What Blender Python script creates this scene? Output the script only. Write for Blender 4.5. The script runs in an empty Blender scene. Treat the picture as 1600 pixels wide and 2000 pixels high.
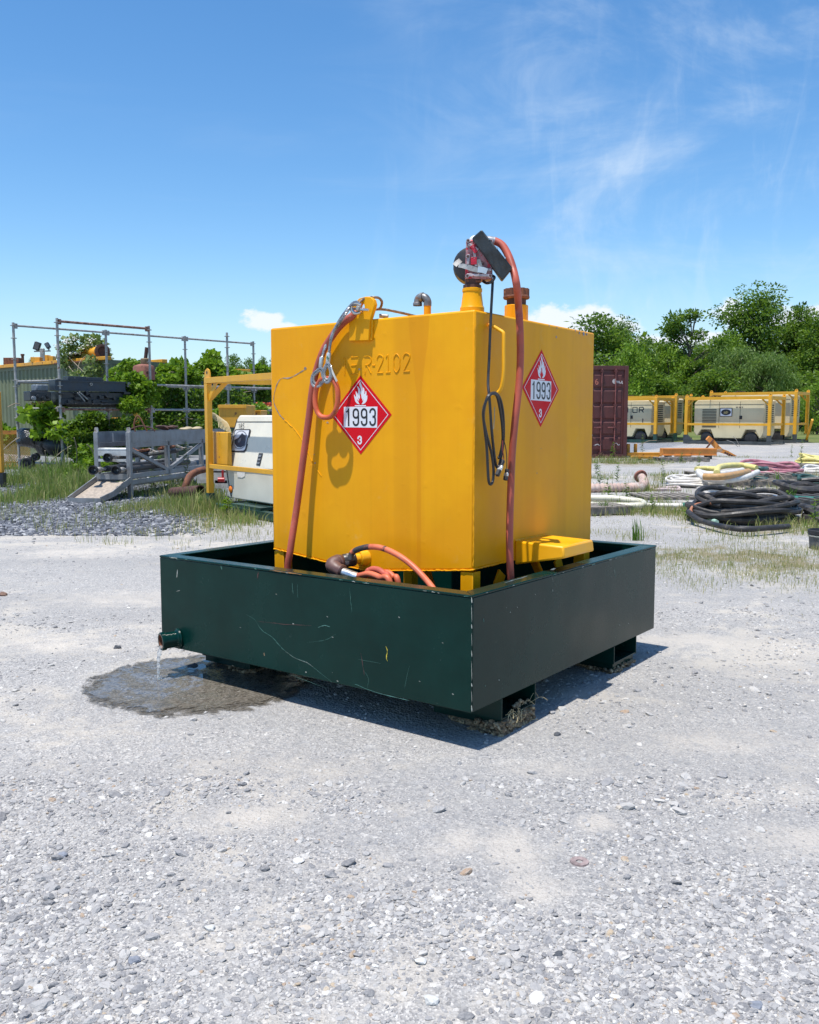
import bpy, bmesh, math, random
import numpy as np
from mathutils import Matrix, Vector

# ------------------------------------------------------------------ camera, sky, sun, exposure
sc = bpy.context.scene
R = math.radians
HORIZON_PITCH = math.atan(188/1765.8)
cam_d = bpy.data.cameras.new('camera'); cam = bpy.data.objects.new('camera', cam_d)
sc.collection.objects.link(cam); sc.camera = cam
cam_d.sensor_fit = 'VERTICAL'; cam_d.sensor_height = 36.0; cam_d.sensor_width = 28.8
cam_d.lens = 1765.8/2000*36.0
cam_d.clip_start = 0.05; cam_d.clip_end = 6000
cam.location = (0, 0, 1.40)
cam.rotation_euler = (math.pi/2-HORIZON_PITCH, 0, 0)
sc.view_settings.view_transform = 'Standard'
sc.view_settings.look = 'None'
sc.view_settings.gamma = 1.0
sc.view_settings.exposure = 0.19
sc.view_settings.use_curve_mapping = False
sc.cycles.use_denoising = True
sc.cycles.max_bounces = 6
sc.cycles.transparent_max_bounces = 8
sc.cycles.sample_clamp_indirect = 8.0

SUN = Vector((-0.200, -0.190, 1.0)).normalized()
sun_el = math.asin(SUN.z); sun_az = math.atan2(SUN.x, SUN.y)
sd = bpy.data.lights.new('sun', 'SUN'); sd.energy = 5.0; sd.angle = R(0.53); sd.color = (1.0, 0.965, 0.91)
so = bpy.data.objects.new('sun', sd); sc.collection.objects.link(so)
so.rotation_euler = SUN.to_track_quat('Z', 'Y').to_euler(); so.location = (0, 0, 30)

def pxdir(x, y):
    X = (x-800)/1765.8; U = -(y-1000)/1765.8
    c, s = math.cos(HORIZON_PITCH), math.sin(HORIZON_PITCH)
    return Vector((X, c+s*U, -s+c*U))

def build_world():
    w = bpy.data.worlds.new('World'); sc.world = w; w.use_nodes = True
    nt = w.node_tree; nt.nodes.clear(); N = nt.nodes; Lk = nt.links
    out = N.new('ShaderNodeOutputWorld'); bg = N.new('ShaderNodeBackground')
    sky = N.new('ShaderNodeTexSky'); sky.sky_type = 'NISHITA'; sky.sun_disc = False
    sky.sun_elevation = sun_el; sky.sun_rotation = sun_az % (2*math.pi)
    sky.altitude = 0; sky.air_density = 1.0; sky.dust_density = 0.3; sky.ozone_density = 3.0
    bg.inputs['Strength'].default_value = 0.111
    tc = N.new('ShaderNodeTexCoord'); sep = N.new('ShaderNodeSeparateXYZ'); Lk.new(tc.outputs['Generated'], sep.inputs[0])
    def m(op, a, b=None, c=None, clamp=False):
        n = N.new('ShaderNodeMath'); n.operation = op; n.use_clamp = clamp
        for i, q in enumerate((a, b, c)):
            if q is None: continue
            if isinstance(q, (int, float)): n.inputs[i].default_value = q
            else: Lk.new(q, n.inputs[i])
        return n.outputs[0]
    az = m('ARCTAN2', sep.outputs[0], sep.outputs[1]); el = m('ARCSINE', sep.outputs[2])
    comb = N.new('ShaderNodeCombineXYZ'); Lk.new(az, comb.inputs[0]); Lk.new(el, comb.inputs[1])
    def noise(scale, detail, rough, mp=None, rot=0.0, loc=(0, 0, 0), dist=0.0):
        n = N.new('ShaderNodeTexNoise'); n.inputs['Scale'].default_value = scale
        n.inputs['Detail'].default_value = detail; n.inputs['Roughness'].default_value = rough
        n.inputs['Distortion'].default_value = dist
        mpn = N.new('ShaderNodeMapping'); mpn.inputs['Scale'].default_value = mp or (1, 1, 1)
        mpn.inputs['Rotation'].default_value = (0, 0, rot); mpn.inputs['Location'].default_value = loc
        Lk.new(comb.outputs[0], mpn.inputs[0]); Lk.new(mpn.outputs[0], n.inputs['Vector'])
        return n.outputs['Fac']
    def rng(x, a, b, c=0.0, d=1.0):
        n = N.new('ShaderNodeMapRange'); n.interpolation_type = 'SMOOTHSTEP'
        Lk.new(x, n.inputs[0])
        for i, q in enumerate((a, b, c, d)): n.inputs[i+1].default_value = q
        return n.outputs[0]
    puff = noise(38, 7, 0.62, (1, 1.6, 1))
    cum = None
    blobs = [(512, 630, 46, 24), (560, 640, 26, 12), (1100, 630, 95, 36), (1160, 634, 90, 42), (1050, 640, 60, 26),
             (1432, 618, 38, 36), (1560, 618, 62, 26), (1640, 612, 60, 30), (1380, 660, 70, 16), (1290, 668, 90, 14), (-250, 620, 120, 26), (1900, 600, 160, 40)]
    for (x, y, rx, ry) in blobs:
        d = pxdir(x, y).normalized(); a0 = math.atan2(d.x, d.y); e0 = math.asin(d.z)
        dx = m('DIVIDE', m('SUBTRACT', az, a0), rx/1765.8); dy = m('DIVIDE', m('SUBTRACT', el, e0), ry/1765.8)
        dd = m('SQRT', m('ADD', m('MULTIPLY', dx, dx), m('MULTIPLY', dy, dy)))
        k = m('SUBTRACT', 1.0, dd)
        cum = k if cum is None else m('MAXIMUM', cum, k)
    cum = rng(m('ADD', cum, m('MULTIPLY', m('SUBTRACT', puff, 0.5), 2.0)), -0.02, 0.45)
    # thin high cloud: streaks drawn out by the wind, mostly to the right
    ci1 = rng(noise(3.2, 8, 0.62, (1, 2.6, 1), R(28), (3.1, 1.7, 0), 0.9), 0.44, 0.90)
    ci2 = rng(noise(5.5, 9, 0.60, (3.2, 0.9, 1), R(-24), (7.3, 2.2, 0), 1.0), 0.50, 0.88)
    ci3 = rng(noise(2.2, 6, 0.6, (0.7, 5.5, 1), R(6), (1.3, 9.2, 0), 0.4), 0.50, 0.85)
    reg = rng(az, -0.16, 0.22)
    low = rng(el, 0.50, 0.18)
    ci = m('ADD', m('MULTIPLY', m('MULTIPLY', ci1, reg), 0.80), m('MULTIPLY', m('MULTIPLY', ci2, reg), m('MULTIPLY', low, 0.55)))
    ci = m('ADD', ci, m('MULTIPLY', m('MULTIPLY', m('MULTIPLY', ci3, low), rng(az, -0.6, 0.3, 0.3, 1.0)), 0.50), clamp=True)
    ci = m('MULTIPLY', ci, 0.72)
    hz = m('MULTIPLY', rng(el, 0.17, -0.02), 0.50)
    def mix(fac, a, b):
        n = N.new('ShaderNodeMix'); n.data_type = 'RGBA'
        Lk.new(fac, n.inputs[0])
        for i, q in ((6, a), (7, b)):
            if isinstance(q, tuple): n.inputs[i].default_value = q
            else: Lk.new(q, n.inputs[i])
        return n.outputs[2]
    hs = N.new('ShaderNodeHueSaturation'); hs.inputs['Saturation'].default_value = 1.25; hs.inputs['Value'].default_value = 1.42; hs.inputs['Hue'].default_value = 0.499
    Lk.new(sky.outputs[0], hs.inputs['Color'])
    c = mix(hz, hs.outputs[0], (3.3, 5.3, 7.6, 1))
    c = mix(ci, c, (6.3, 7.3, 8.4, 1))
    c = mix(cum, c, (7.2, 7.8, 8.6, 1))
    Lk.new(c, bg.inputs['Color']); Lk.new(bg.outputs[0], out.inputs[0])
build_world()

# ------------------------------------------------------------------ helpers
random.seed(5); rs = np.random.RandomState(11)
C = sc.collection.objects
WM = {}
I4 = Matrix.Identity(4)

def tag(o, label=None, cat=None, group=None, kind=None):
    if label: o['label'] = label
    if cat: o['category'] = cat
    if group: o['group'] = group
    if kind: o['kind'] = kind
    return o

def thing(name, label, cat, M=None, group=None):
    o = bpy.data.objects.new(name, None); C.link(o)
    o.empty_display_size = 0.1
    M = M.copy() if M else I4.copy()
    o.matrix_world = M; WM[o.name] = M
    return tag(o, label, cat, group)

def copy_thing(src, M, label=None, group=None):
    def rec(o, parent):
        c = o.copy(); C.link(c)
        if parent: c.parent = parent
        WM[c.name] = WM[o.name]
        for ch in list(o.children): rec(ch, c)
        return c
    r = rec(src, None)
    r.matrix_world = M; WM[r.name] = M
    if label: r['label'] = label
    if group: r['group'] = group
    return r

class MB:
    def __init__(s): s.v = []; s.f = []
    def add(s, vs, fs):
        b = len(s.v); s.v += [tuple(p) for p in vs]; s.f += [tuple(b+i for i in f) for f in fs]; return s
    def bx(s, x0, x1, y0, y1, z0, z1):
        return s.add([(x0,y0,z0),(x1,y0,z0),(x1,y1,z0),(x0,y1,z0),(x0,y0,z1),(x1,y0,z1),(x1,y1,z1),(x0,y1,z1)],
                     [(0,3,2,1),(4,5,6,7),(0,1,5,4),(1,2,6,5),(2,3,7,6),(3,0,4,7)])
    def beam(s, p0, p1, w, h, up=(0,0,1)):
        p0 = Vector(p0); p1 = Vector(p1); d = (p1-p0).normalized(); up = Vector(up)
        if abs(d.dot(up)) > .98: up = Vector((1,0,0)) if abs(d.x) < .9 else Vector((0,1,0))
        r = d.cross(up).normalized()*(w/2); t = r.cross(d).normalized()*(h/2)
        vs = [p0-r-t, p0+r-t, p0+r+t, p0-r+t, p1-r-t, p1+r-t, p1+r+t, p1-r+t]
        return s.add(vs, [(0,1,2,3)[::-1],(4,5,6,7),(0,1,5,4),(1,2,6,5),(2,3,7,6),(3,0,4,7)])
    def tube(s, pts, r, n=8, closed=False, caps=True, rf=None):
        P = [Vector(p) for p in pts]; k = len(P); vs = []; prev = None
        for i, p in enumerate(P):
            if closed: d = (P[(i+1) % k]-P[i-1]).normalized()
            else: d = (P[min(i+1, k-1)]-P[max(i-1, 0)]).normalized()
            if prev is None:
                a = Vector((0,0,1)) if abs(d.z) < .9 else Vector((1,0,0))
                e1 = d.cross(a).normalized()
            else:
                e1 = (prev-d*prev.dot(d))
                e1 = e1.normalized() if e1.length > 1e-6 else d.orthogonal().normalized()
            prev = e1; e2 = d.cross(e1)
            rr = r if rf is None else rf(i/(k-1.0))
            for j in range(n):
                a = 2*math.pi*j/n; vs.append(p+e1*(rr*math.cos(a))+e2*(rr*math.sin(a)))
        fs = []
        for i in range(k if closed else k-1):
            i2 = (i+1) % k
            for j in range(n): fs.append((i*n+j, i*n+(j+1) % n, i2*n+(j+1) % n, i2*n+j))
        if caps and not closed: fs += [tuple(range(n))[::-1], tuple((k-1)*n+j for j in range(n))]
        return s.add(vs, fs)
    def cyl(s, p0, p1, r, n=16, r1=None, caps=True):
        return s.tube([p0, p1], r, n, caps=caps, rf=(lambda t: r+(r1-r)*t) if r1 is not None else None)
    def lathe(s, prof, origin=(0,0,0), axis=(0,0,1), n=24, caps=True):
        o = Vector(origin); ax = Vector(axis).normalized(); e1 = ax.orthogonal().normalized(); e2 = ax.cross(e1)
        vs = []
        for (r, h) in prof:
            for j in range(n):
                a = 2*math.pi*j/n; vs.append(o+ax*h+e1*(r*math.cos(a))+e2*(r*math.sin(a)))
        fs = [(i*n+j, i*n+(j+1) % n, (i+1)*n+(j+1) % n, (i+1)*n+j) for i in range(len(prof)-1) for j in range(n)]
        if caps: fs += [tuple(range(n))[::-1], tuple((len(prof)-1)*n+j for j in range(n))]
        return s.add(vs, fs)
    def prism(s, poly, o, ex, ey, ez):
        o = Vector(o); ex = Vector(ex); ey = Vector(ey); ez = Vector(ez); n = len(poly)
        vs = [o+ex*a+ey*b for a, b in poly]+[o+ex*a+ey*b+ez for a, b in poly]
        fs = [tuple(range(n))[::-1], tuple(range(n, 2*n))]+[(i, (i+1) % n, n+(i+1) % n, n+i) for i in range(n)]
        return s.add(vs, fs)
    def ribbon(s, pts, w, nrm):
        P = [Vector(p) for p in pts]; nrm = Vector(nrm).normalized(); vs = []
        for i, p in enumerate(P):
            d = (P[min(i+1, len(P)-1)]-P[max(i-1, 0)]).normalized(); r = d.cross(nrm)
            ww = w(i/(len(P)-1.0)) if callable(w) else w
            vs += [p-r*ww/2, p+r*ww/2]
        return s.add(vs, [(2*i, 2*i+1, 2*i+3, 2*i+2) for i in range(len(P)-1)])
    def blob(s, c, rad, seed=0, amp=.25, sub=2):
        bm = bmesh.new(); bmesh.ops.create_icosphere(bm, subdivisions=sub, radius=1.0)
        rr = random.Random(seed); k = [(rr.uniform(1,4), rr.uniform(1,4), rr.uniform(1,4), rr.uniform(0,6)) for _ in range(4)]
        vs = []
        for v in bm.verts:
            q = v.co.copy(); a = sum(math.sin(x*q.x+y*q.y+z*q.z+p) for x, y, z, p in k)/4
            q *= 1+amp*a+rr.uniform(-.04, .04)*amp*3
            vs.append((c[0]+q.x*rad[0], c[1]+q.y*rad[1], c[2]+q.z*rad[2]))
        fs = [tuple(v.index for v in f.verts) for f in bm.faces]; bm.free()
        return s.add(vs, fs)
    def xf(s, M, start=0):
        s.v[start:] = [tuple(M @ Vector(p)) for p in s.v[start:]]; return s
    def build(s, name, mat, parent=None, frame=None, smooth=True, bevel=0, label=None, ang=38, base=True):
        fr = frame if frame is not None else (WM[parent.name] if parent is not None else I4)
        A = np.array(s.v, dtype=float).reshape(-1, 3); F = np.array(fr)
        Wv = A @ F[:3, :3].T+F[:3, 3]
        if parent is not None: PM = WM[parent.name]
        else:
            lo, hi = Wv.min(0), Wv.max(0)
            PM = Matrix.Translation(((lo[0]+hi[0])/2, (lo[1]+hi[1])/2, lo[2]))
        IM = np.array(PM.inverted()); Lv = Wv @ IM[:3, :3].T+IM[:3, 3]
        me = bpy.data.meshes.new(name); me.from_pydata(Lv.tolist(), [], s.f); me.update()
        o = bpy.data.objects.new(name, me); C.link(o)
        if parent is not None: o.parent = parent; WM[o.name] = PM
        else: o.matrix_world = PM; WM[o.name] = PM
        if isinstance(mat, (list, tuple)):
            for q in mat: me.materials.append(q)
        elif mat: me.materials.append(mat)
        if smooth:
            me.shade_smooth(); me.set_sharp_from_angle(angle=R(ang))
        if bevel:
            b = o.modifiers.new('bevel', 'BEVEL'); b.width = bevel; b.segments = 2; b.limit_method = 'ANGLE'; b.angle_limit = R(40)
            b.harden_normals = False
        if label: o['label'] = label
        return o

def spline(pts, k=8, closed=False):
    P = [Vector(p) for p in pts]; n = len(P); out = []
    rngi = range(n) if closed else range(n-1)
    for i in rngi:
        if closed: p0, p1, p2, p3 = P[i-1], P[i], P[(i+1) % n], P[(i+2) % n]
        else: p0, p1, p2, p3 = P[max(i-1,0)], P[i], P[i+1], P[min(i+2,n-1)]
        for j in range(k):
            t = j/k
            out.append(0.5*((2*p1)+(p2-p0)*t+(2*p0-5*p1+4*p2-p3)*t*t+(3*p1-p0-3*p2+p3)*t**3))
    if not closed: out.append(P[-1])
    return out

def np_mesh(name, V, F, mat, parent=None, col=None, smooth=False):
    """V (n,3), F (m,k) arrays in world space (or the parent's local space)."""
    me = bpy.data.meshes.new(name); V = np.asarray(V, dtype=np.float32); F = np.asarray(F, dtype=np.int32)
    m, k = F.shape
    me.vertices.add(len(V)); me.vertices.foreach_set('co', V.ravel())
    me.loops.add(m*k); me.loops.foreach_set('vertex_index', F.ravel())
    me.polygons.add(m); me.polygons.foreach_set('loop_start', np.arange(0, m*k, k, dtype=np.int32))
    me.update(calc_edges=True)
    if col is not None:
        a = me.attributes.new('hue', 'FLOAT', 'POINT'); a.data.foreach_set('value', np.asarray(col, dtype=np.float32))
    if smooth: me.shade_smooth()
    me.materials.append(mat)
    o = bpy.data.objects.new(name, me); C.link(o)
    if parent is not None: o.parent = parent
    WM[o.name] = WM[parent.name] if parent is not None else I4
    return o

# ------------------------------------------------------------------ materials
def new_mat(name):
    m = bpy.data.materials.new(name); m.use_nodes = True; nt = m.node_tree
    return m, nt, nt.nodes['Principled BSDF']

class G:
    def __init__(s, nt): s.nt = nt; s.N = nt.nodes; s.L = nt.links
    def put(s, sock, q):
        if q is None: return
        if isinstance(q, (int, float)): sock.default_value = q
        elif isinstance(q, tuple):
            sock.default_value = q if len(q) == len(sock.default_value) else q+(1.0,)
        else: s.L.new(q, sock)
    def math(s, op, a, b=None, clamp=False):
        n = s.N.new('ShaderNodeMath'); n.operation = op; n.use_clamp = clamp
        s.put(n.inputs[0], a); s.put(n.inputs[1], b); return n.outputs[0]
    def coord(s, kind='Object', scale=(1,1,1), rot=(0,0,0), loc=(0,0,0)):
        t = s.N.new('ShaderNodeTexCoord'); m = s.N.new('ShaderNodeMapping')
        m.inputs['Scale'].default_value = scale; m.inputs['Rotation'].default_value = rot; m.inputs['Location'].default_value = loc
        s.L.new(t.outputs[kind], m.inputs[0]); return m.outputs[0]
    def noise(s, vec, scale, detail=4, rough=.55, dist=0.0, out='Fac'):
        n = s.N.new('ShaderNodeTexNoise'); s.L.new(vec, n.inputs['Vector'])
        n.inputs['Scale'].default_value = scale; n.inputs['Detail'].default_value = detail
        n.inputs['Roughness'].default_value = rough; n.inputs['Distortion'].default_value = dist
        return n.outputs[out]
    def vor(s, vec, scale, feature='F1', out='Distance', rnd=1.0):
        n = s.N.new('ShaderNodeTexVoronoi'); n.feature = feature; s.L.new(vec, n.inputs['Vector'])
        n.inputs['Scale'].default_value = scale; n.inputs['Randomness'].default_value = rnd
        return n.outputs[out]
    def rng(s, x, a, b, c=0.0, d=1.0, smooth=True):
        n = s.N.new('ShaderNodeMapRange'); n.interpolation_type = 'SMOOTHSTEP' if smooth else 'LINEAR'
        s.put(n.inputs[0], x)
        for i, q in enumerate((a, b, c, d)): n.inputs[i+1].default_value = q
        return n.outputs[0]
    def mix(s, fac, a, b, blend='MIX'):
        n = s.N.new('ShaderNodeMix'); n.data_type = 'RGBA'; n.blend_type = blend
        s.put(n.inputs[0], fac); s.put(n.inputs[6], a); s.put(n.inputs[7], b); return n.outputs[2]
    def ramp(s, x, stops, interp='LINEAR'):
        n = s.N.new('ShaderNodeValToRGB'); n.color_ramp.interpolation = interp; e = n.color_ramp.elements
        while len(e) < len(stops): e.new(.5)
        for i, (p, c) in enumerate(stops): e[i].position = p; e[i].color = c+(1,) if len(c) == 3 else c
        s.put(n.inputs[0], x); return n.outputs[0]
    def bump(s, h, strength=.3, dist=.01, nrm=None):
        n = s.N.new('ShaderNodeBump'); n.inputs['Strength'].default_value = strength; n.inputs['Distance'].default_value = dist
        s.put(n.inputs['Height'], h)
        if nrm is not None: s.L.new(nrm, n.inputs['Normal'])
        return n.outputs[0]

MATS = {}
def M(name, col, rough=.5, metal=0.0, var=.18, vs=4.0, spots=(), bump=(.15, 60, .002), streak=0.0, coat=0.0, spec=.5, rvar=.15):
    """painted / coated / rusty surface: base colour with soft tone variation, optional vertical streaks, spots of another colour, fine relief"""
    if name in MATS: return MATS[name]
    m, nt, b = new_mat(name); g = G(nt)
    co = g.coord()
    n1 = g.noise(co, vs, 5, .6)
    c = tuple(col)+(1.0,)
    dk = tuple(x*(1-var) for x in col)+(1.0,); lt = tuple(min(1, x*(1+var)) for x in col)+(1.0,)
    colr = g.mix(g.rng(n1, .32, .68), dk, lt)
    if streak:
        sv = g.coord(scale=(34, 34, .8)); sn = g.noise(sv, 1.0, 4, .6)
        colr = g.mix(g.math('MULTIPLY', g.rng(sn, .45, .75), streak), colr, tuple(x*.55 for x in col)+(1.0,))
    rg = g.rng(n1, .3, .7, max(.02, rough-rvar), min(1, rough+rvar))
    for (sc_, scale, lo, hi, sr) in spots:
        k = g.rng(g.noise(co, scale, 6, .65), lo, hi)
        colr = g.mix(k, colr, tuple(sc_)+(1.0,))
        rg = g.math('ADD', g.math('MULTIPLY', rg, g.math('SUBTRACT', 1.0, k)), g.math('MULTIPLY', k, sr))
    g.put(b.inputs['Base Color'], colr); g.put(b.inputs['Roughness'], rg)
    b.inputs['Metallic'].default_value = metal
    b.inputs['Specular IOR Level'].default_value = spec
    if coat: b.inputs['Coat Weight'].default_value = coat; b.inputs['Coat Roughness'].default_value = .08
    if bump:
        h = g.noise(co, bump[1], 4, .6); h2 = g.noise(co, 2.2, 2, .5)
        g.put(b.inputs['Normal'], g.bump(h, bump[0], bump[2], g.bump(h2, .25, .012)))
    MATS[name] = m; return m

RUST = (.16, .060, .030); CHIP = (.30, .27, .25)
yellow_far = M('yellow frame paint', (.72, .36, .02), .42, var=.10, vs=2, spots=[((.30,.13,.04), 9, .66, .72, .8)], streak=.15)
yellow_mid = M('weathered yellow paint', (.70, .33, .025), .50, var=.15, vs=2, spots=[((.22,.09,.035), 6, .60, .68, .85), ((.5,.42,.3), 14, .70, .74, .8)], streak=.3)
orange_paint = M('faded orange paint', (.68, .26, .05), .6, var=.15, spots=[((.25,.10,.05), 9, .6, .68, .85)])
rust = M('rust', (.17, .065, .035), .85, var=.4, vs=14, spots=[((.30,.14,.07), 22, .58, .68, .9)], bump=(.5, 90, .003))
rust_dark = M('dark rust', (.075, .035, .025), .8, var=.4, vs=14, bump=(.5, 90, .003))
galv = M('galvanised steel', (.37, .355, .33), .50, metal=.35, var=.30, vs=9, spots=[((.20,.13,.09), 9, .54, .68, .8)], bump=(.15, 120, .001))
galv_rust = M('rusted scaffold tube', (.30, .17, .13), .7, metal=.2, var=.35, vs=16, spots=[((.14,.06,.04), 12, .48, .60, .85)])
alu = M('weathered aluminium', (.27, .275, .28), .50, metal=.45, var=.2, vs=5, spots=[((.22,.21,.20), 9, .58, .74, .7)], streak=.35)
black_rub = M('black rubber', (.022, .022, .024), .55, var=.35, vs=12, spots=[((.10,.09,.08), 18, .64, .76, .8)])
black_paint = M('black machinery paint', (.018, .022, .027), .38, var=.3, vs=5, spots=[((.26,.26,.25), 13, .66, .70, .7)])
navy = M('dark blue grey paint', (.030, .042, .055), .45, var=.25, vs=4, spots=[((.2,.2,.2), 11, .69, .73, .7)])
cream = M('cream canopy paint', (.77, .72, .585), .38, var=.06, vs=2, spots=[((.45,.40,.30), 7, .66, .8, .6)], streak=.10)
cream_far = M('beige canopy paint', (.60, .53, .34), .42, var=.06, vs=1.5, streak=.10)
green_skid = M('dark green skid paint', (.018, .055, .045), .42, var=.3, vs=4, spots=[((.2,.2,.17), 12, .67, .71, .8)])
grey_skid = M('charcoal skid paint', (.050, .058, .060), .5, var=.2)
maroon = M('maroon container paint', (.092, .024, .021), .6, var=.22, vs=2, spots=[((.08,.03,.02), 5, .58, .66, .8), ((.38,.30,.28), 16, .73, .76, .8)], streak=.4)
olive = M('olive container paint', (.150, .170, .090), .6, var=.18, vs=1.5, spots=[((.12,.07,.04), 5, .66, .74, .85)], streak=.6)
dkgreen = M('dark green container paint', (.030, .060, .050), .6, var=.3, vs=1.5, spots=[((.12,.07,.04), 5, .64, .72, .85)], streak=.4)
wood = M('weathered wood', (.22, .19, .155), .85, var=.35, vs=9, bump=(.5, 60, .004), streak=.3)
wood_dark = M('dark weathered wood', (.07, .065, .06), .9, var=.4, vs=9, bump=(.5, 60, .004))
red_hose = M('red rubber hose', (.42, .085, .050), .52, var=.20, vs=7, spots=[((.42,.24,.19), 13, .60, .78, .8)], bump=(.12, 160, .001))
orange_hose = M('orange rubber hose', (.62, .145, .065), .50, var=.16, vs=7, spots=[((.45,.26,.20), 13, .62, .80, .8)], bump=(.12, 160, .001))
white_hose = M('white hose', (.66, .62, .56), .5, var=.12, vs=8, spots=[((.36,.31,.25), 9, .62, .8, .8)])
cream_hose = M('cream hose', (.62, .58, .45), .5, var=.10, vs=8, spots=[((.36,.31,.22), 9, .62, .8, .8)])
pink_hose = M('pink hose', (.42, .17, .20), .55, var=.2, vs=8, spots=[((.55,.45,.42), 12, .62, .78, .8)])
yellow_hose = M('pale yellow hose', (.68, .58, .20), .5, var=.12, vs=8)
tan_hose = M('tan hose', (.46, .26, .10), .55, var=.2, vs=8)
green_hose = M('dark green hose', (.03, .075, .065), .5, var=.3, vs=8)
chrome = M('bright steel', (.62, .62, .60), .28, metal=.9, var=.15, vs=12, spots=[((.25,.16,.10), 20, .68, .8, .7)])
leafless = M('dry stem', (.27, .22, .15), .85, var=.3)
sticker_red = M('placard red', (.64, .003, .012), .5, var=.05, bump=None, spec=.18)
sticker_white = M('placard white', (.74, .75, .78), .40, var=.04, bump=None, spec=.4)
sticker_black = M('placard black', (.018, .018, .022), .45, var=.1, bump=None)
dirt = M('dry mud', (.20, .145, .088), .95, var=.55, vs=40, bump=(.9, 130, .01), spots=[((.52,.41,.25), 46, .50, .62, .95)])
amber = M('amber lens', (.85, .22, .02), .25, var=.05, bump=None)
glass_dark = M('lamp glass', (.10, .11, .12), .15, var=.1, bump=None)
bark = M('bark', (.11, .085, .065), .9, var=.35, vs=5, bump=(.7, 12, .03))

def tank_yellow():
    m, nt, b = new_mat('chrome yellow tank paint'); g = G(nt); co = g.coord()
    base = (.80, .375, .004, 1)
    n1 = g.noise(co, 1.6, 4, .6)
    c = g.mix(g.rng(n1, .35, .65), (.78, .325, .002, 1), (.86, .388, .003, 1))
    st = g.noise(g.coord(scale=(42, 42, .55)), 1.0, 5, .65)        # brush and roller drags running down the plate
    c = g.mix(g.rng(st, .48, .80, 0, .17), c, (.60, .25, .002, 1))
    sp_ = nt.nodes.new('ShaderNodeSeparateXYZ'); nt.links.new(co, sp_.inputs[0])      # one old darker run of paint on the front
    hw = g.rng(sp_.outputs[2], 1.45, 1.87, .013, .060); dxx = g.math('ABSOLUTE', g.math('ADD', sp_.outputs[0], .530))
    bnd = g.rng(g.math('SUBTRACT', hw, g.math('ADD', dxx, g.math('MULTIPLY', g.math('SUBTRACT', g.noise(co, 12, 4, .6), .5), .012))), -.003, .004)
    bnd = g.math('MULTIPLY', bnd, g.math('MULTIPLY', g.math('LESS_THAN', sp_.outputs[1], .40), .50))
    c = g.mix(bnd, c, (.66, .235, .002, 1))
    st2 = g.noise(g.coord(scale=(3.2, 3.2, .12)), 1.0, 3, .5)      # wide run stains
    c = g.mix(g.rng(st2, .50, .62, 0, .42), c, (.64, .26, .004, 1))
    chalk = g.math('MULTIPLY', g.rng(g.noise(co, 6, 7, .75), .58, .80), .30)
    c = g.mix(chalk, c, (.72, .52, .20, 1))
    ch = g.rng(g.noise(co, 31, 6, .7), .735, .755)
    c = g.mix(ch, c, (.30, .22, .18, 1))
    g.put(b.inputs['Base Color'], c)
    r = g.rng(n1, .3, .7, .34, .50); r = g.math('ADD', r, g.math('MULTIPLY', chalk, .5))
    g.put(b.inputs['Roughness'], r)
    b.inputs['Specular IOR Level'].default_value = .20
    h1 = g.noise(co, 1.5, 2, .5); h2 = g.noise(co, 46, 5, .6); h3 = g.rng(g.noise(co, 17, 3, .5), .62, .78)
    nn = g.bump(h1, .55, .030); nn = g.bump(h3, .18, .003, nn); nn = g.bump(h2, .20, .0016, nn)
    nn = g.bump(st, .05, .002, nn)
    g.put(b.inputs['Normal'], nn)
    return m
def tray_green():
    m, nt, b = new_mat('dark green tray paint'); g = G(nt); co = g.coord()
    n1 = g.noise(co, 2.2, 5, .65)
    c = g.mix(g.rng(n1, .3, .7), (.001, .020, .016, 1), (.002, .030, .024, 1))
    st = g.noise(g.coord(scale=(30, 30, .9)), 1.0, 5, .7)
    c = g.mix(g.rng(st, .60, .85, 0, .35), c, (.018, .040, .036, 1))
    ru = g.rng(g.noise(co, 5.5, 8, .75, .5), .63, .78, 0, .35)
    c = g.mix(ru, c, (.04, .070, .062, 1))
    sp = g.rng(g.noise(co, 48, 4, .6), .735, .75)
    c = g.mix(sp, c, (.26, .30, .27, 1))
    g.put(b.inputs['Base Color'], c)
    r = g.rng(n1, .3, .7, .17, .30); r = g.math('ADD', r, g.math('MULTIPLY', ru, .5)); g.put(b.inputs['Roughness'], r)
    b.inputs['Specular IOR Level'].default_value = .20
    h1 = g.noise(co, 1.6, 2, .5); h2 = g.noise(co, 70, 4, .6)
    nn = g.bump(h1, .5, .02); nn = g.bump(h2, .14, .0012, nn); nn = g.bump(st, .15, .0016, nn)
    g.put(b.inputs['Normal'], nn)
    return m
T_YEL = tank_yellow(); T_GRN = tray_green()
step_yel = M('bright yellow step paint', (.88, .405, .002), .42, var=.05, vs=3, spots=[((.25,.14,.05), 40, .74, .76, .8)], bump=(.25, 60, .002))

def foliage(name, c0, c1, tr=.35, rough=.5):
    m, nt, b = new_mat(name); g = G(nt)
    a = nt.nodes.new('ShaderNodeAttribute'); a.attribute_name = 'hue'
    oi = nt.nodes.new('ShaderNodeObjectInfo')
    col = g.mix(a.outputs['Fac'], tuple(c0)+(1,), tuple(c1)+(1,))
    g.put(b.inputs['Base Color'], col); b.inputs['Roughness'].default_value = rough
    b.inputs['Specular IOR Level'].default_value = .35
    t = nt.nodes.new('ShaderNodeBsdfTranslucent'); g.put(t.inputs['Color'], g.mix(.35, col, (.25, .40, .02, 1)))
    mx = nt.nodes.new('ShaderNodeMixShader'); mx.inputs[0].default_value = tr
    nt.links.new(b.outputs[0], mx.inputs[1]); nt.links.new(t.outputs[0], mx.inputs[2])
    nt.links.new(mx.outputs[0], nt.nodes['Material Output'].inputs['Surface'])
    return m
leaf_a = foliage('tree leaves', (.055, .125, .016), (.185, .290, .036), .45)
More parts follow.
